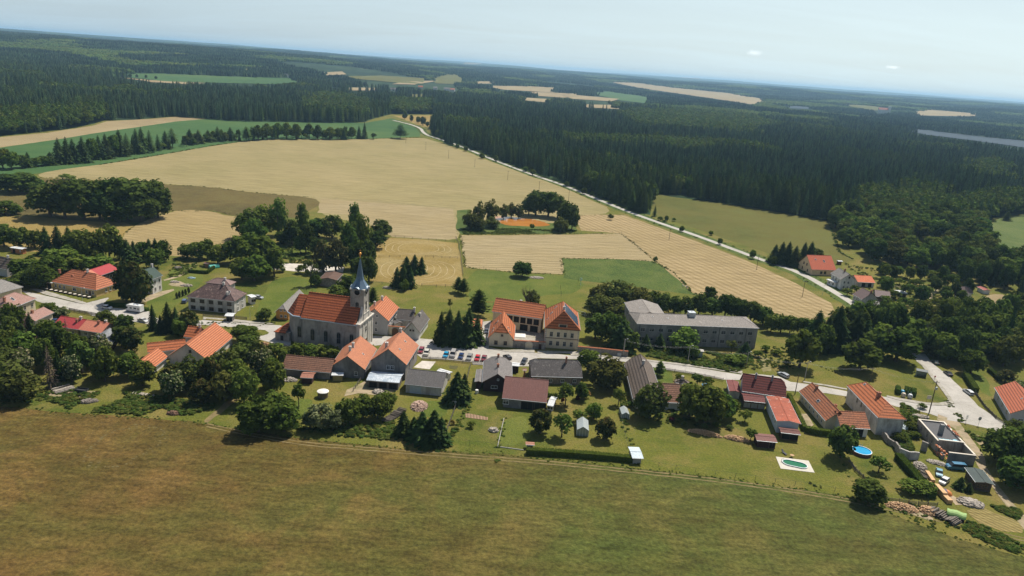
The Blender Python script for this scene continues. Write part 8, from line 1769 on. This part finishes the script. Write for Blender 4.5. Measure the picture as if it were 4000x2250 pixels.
q.build('posts',WA,E);q=MB();q.box(-1.3,-1,1.2,1.3,1,1.3);q.box(-1.35,-1.05,1.3,-1.3,1.0,1.9);q.build('platform',FRW,E);q=MB();q.slab([(-1.6,-1.3,2.6),(1.6,-1.3,2.6),(1.6,0,3.3),(-1.6,0,3.3)],.08);q.slab([(-1.6,1.3,2.6),(1.6,1.3,2.6),(1.6,0,3.3),(-1.6,0,3.3)],.08);q.build('roof',solid('red_play_roof',(.55,.07,.06),.6),E)
q=MB();q.box(-1.6,-.75,0,-1.3,-.55,.8);q.box(1.3,-.75,0,1.6,-.55,.8);q.box(-1.7,-.9,.75,1.7,-.5,.85);q.box(-1.7,.4,.75,1.7,.8,.85);q.box(-1.6,.5,0,-1.3,.7,.8);q.box(1.3,.5,0,1.6,.7,.8);q.build('picnic_table',WA,None,at(c(3,1483,700)),-.1,label='wooden picnic bench set under the airy round tree',cat='picnic table')
E=empty('swing',at(c(3,1650,640)),.2,'green and red swing frame on the lawn behind the gallery wing','swing');q=MB()
for x in(-1.5,1.5): q.tube((x,-.9,0),(x,0,2.2),.06);q.tube((x,.9,0),(x,0,2.2),.06)
q.build('legs',solid('swing_green',(.03,.2,.09),.6),E);q=MB();q.tube((-1.6,0,2.2),(1.6,0,2.2),.07);q.build('beam',MATS['sign_red'],E)
q=MB();q.slab([(-1.5,-1.1,.9),(1.5,-1.1,.9),(1.5,1.1,1.2),(-1.5,1.1,1.2)],.05)
for x,y in((-1.4,-1),(1.4,-1),(1.4,1),(-1.4,1)): q.tube((x,y,0),(x,y,.95),.03)
q.build('awning',solid('turquoise_cloth',(.02,.42,.30),.6),None,at(c(6,235,735)),-.3,label='turquoise cloth awning at the big farmhouse gable',cat='awning')
# ------------------------------------------------------------ a person at the barn door
g=at(c(10,470,985));J=[(0,0,.93),(0,0,1.15),(0,.01,1.38),(0,.01,1.47),(0,.02,1.62),(-.10,0,.9),(-.11,-.03,.5),(-.12,.02,.08),(-.12,-.12,.03),(.10,0,.9),(.12,.03,.5),(.13,.06,.08),(.13,-.08,.03),(-.19,.01,1.40),(-.30,-.04,1.16),(-.22,-.20,1.02),(-.18,-.27,1.0),(.19,.01,1.40),(.30,-.02,1.16),(.34,-.1,.94),(.34,-.15,.86)]
Eg=[(0,1),(1,2),(2,3),(3,4),(0,5),(5,6),(6,7),(7,8),(0,9),(9,10),(10,11),(11,12),(2,13),(13,14),(14,15),(15,16),(2,17),(17,18),(18,19),(19,20)]
rd=[.14,.14,.15,.06,.10,.10,.07,.05,.04,.10,.07,.05,.04,.07,.05,.04,.035,.07,.05,.04,.035]
me=bpy.data.meshes.new('person');me.from_pydata(J,Eg,[]);me.materials.append(solid('person_skin_clothes',(.42,.27,.2),.8,.1))
o=inst('person',me,None,g,.4,label='person in light clothes standing at the open barn doorway of the white wing',cat='person');sk=o.modifiers.new('skin','SKIN')
for i,v in enumerate(me.skin_vertices[0].data): v.radius=(rd[i],rd[i]*.85);v.use_root=(i==0)
ss=o.modifiers.new('sub','SUBSURF');ss.levels=ss.render_levels=1
q=MB();q.lathe([(.17,.55),(.19,.8),(.17,1.0)],10);q.build('shorts',solid('dark_fabric',(.05,.05,.06)),o);q=MB();q.lathe([(.17,1.0),(.19,1.2),(.21,1.38),(.1,1.46)],10,0,0,0,.75);q.build('shirt',solid('pale_shirt',(.5,.48,.44),.8),o)
q=MB();q.lathe([(.105,1.62),(.11,1.68),(.07,1.76),(0,1.78)],8);q.build('hair',DWOOD,o)
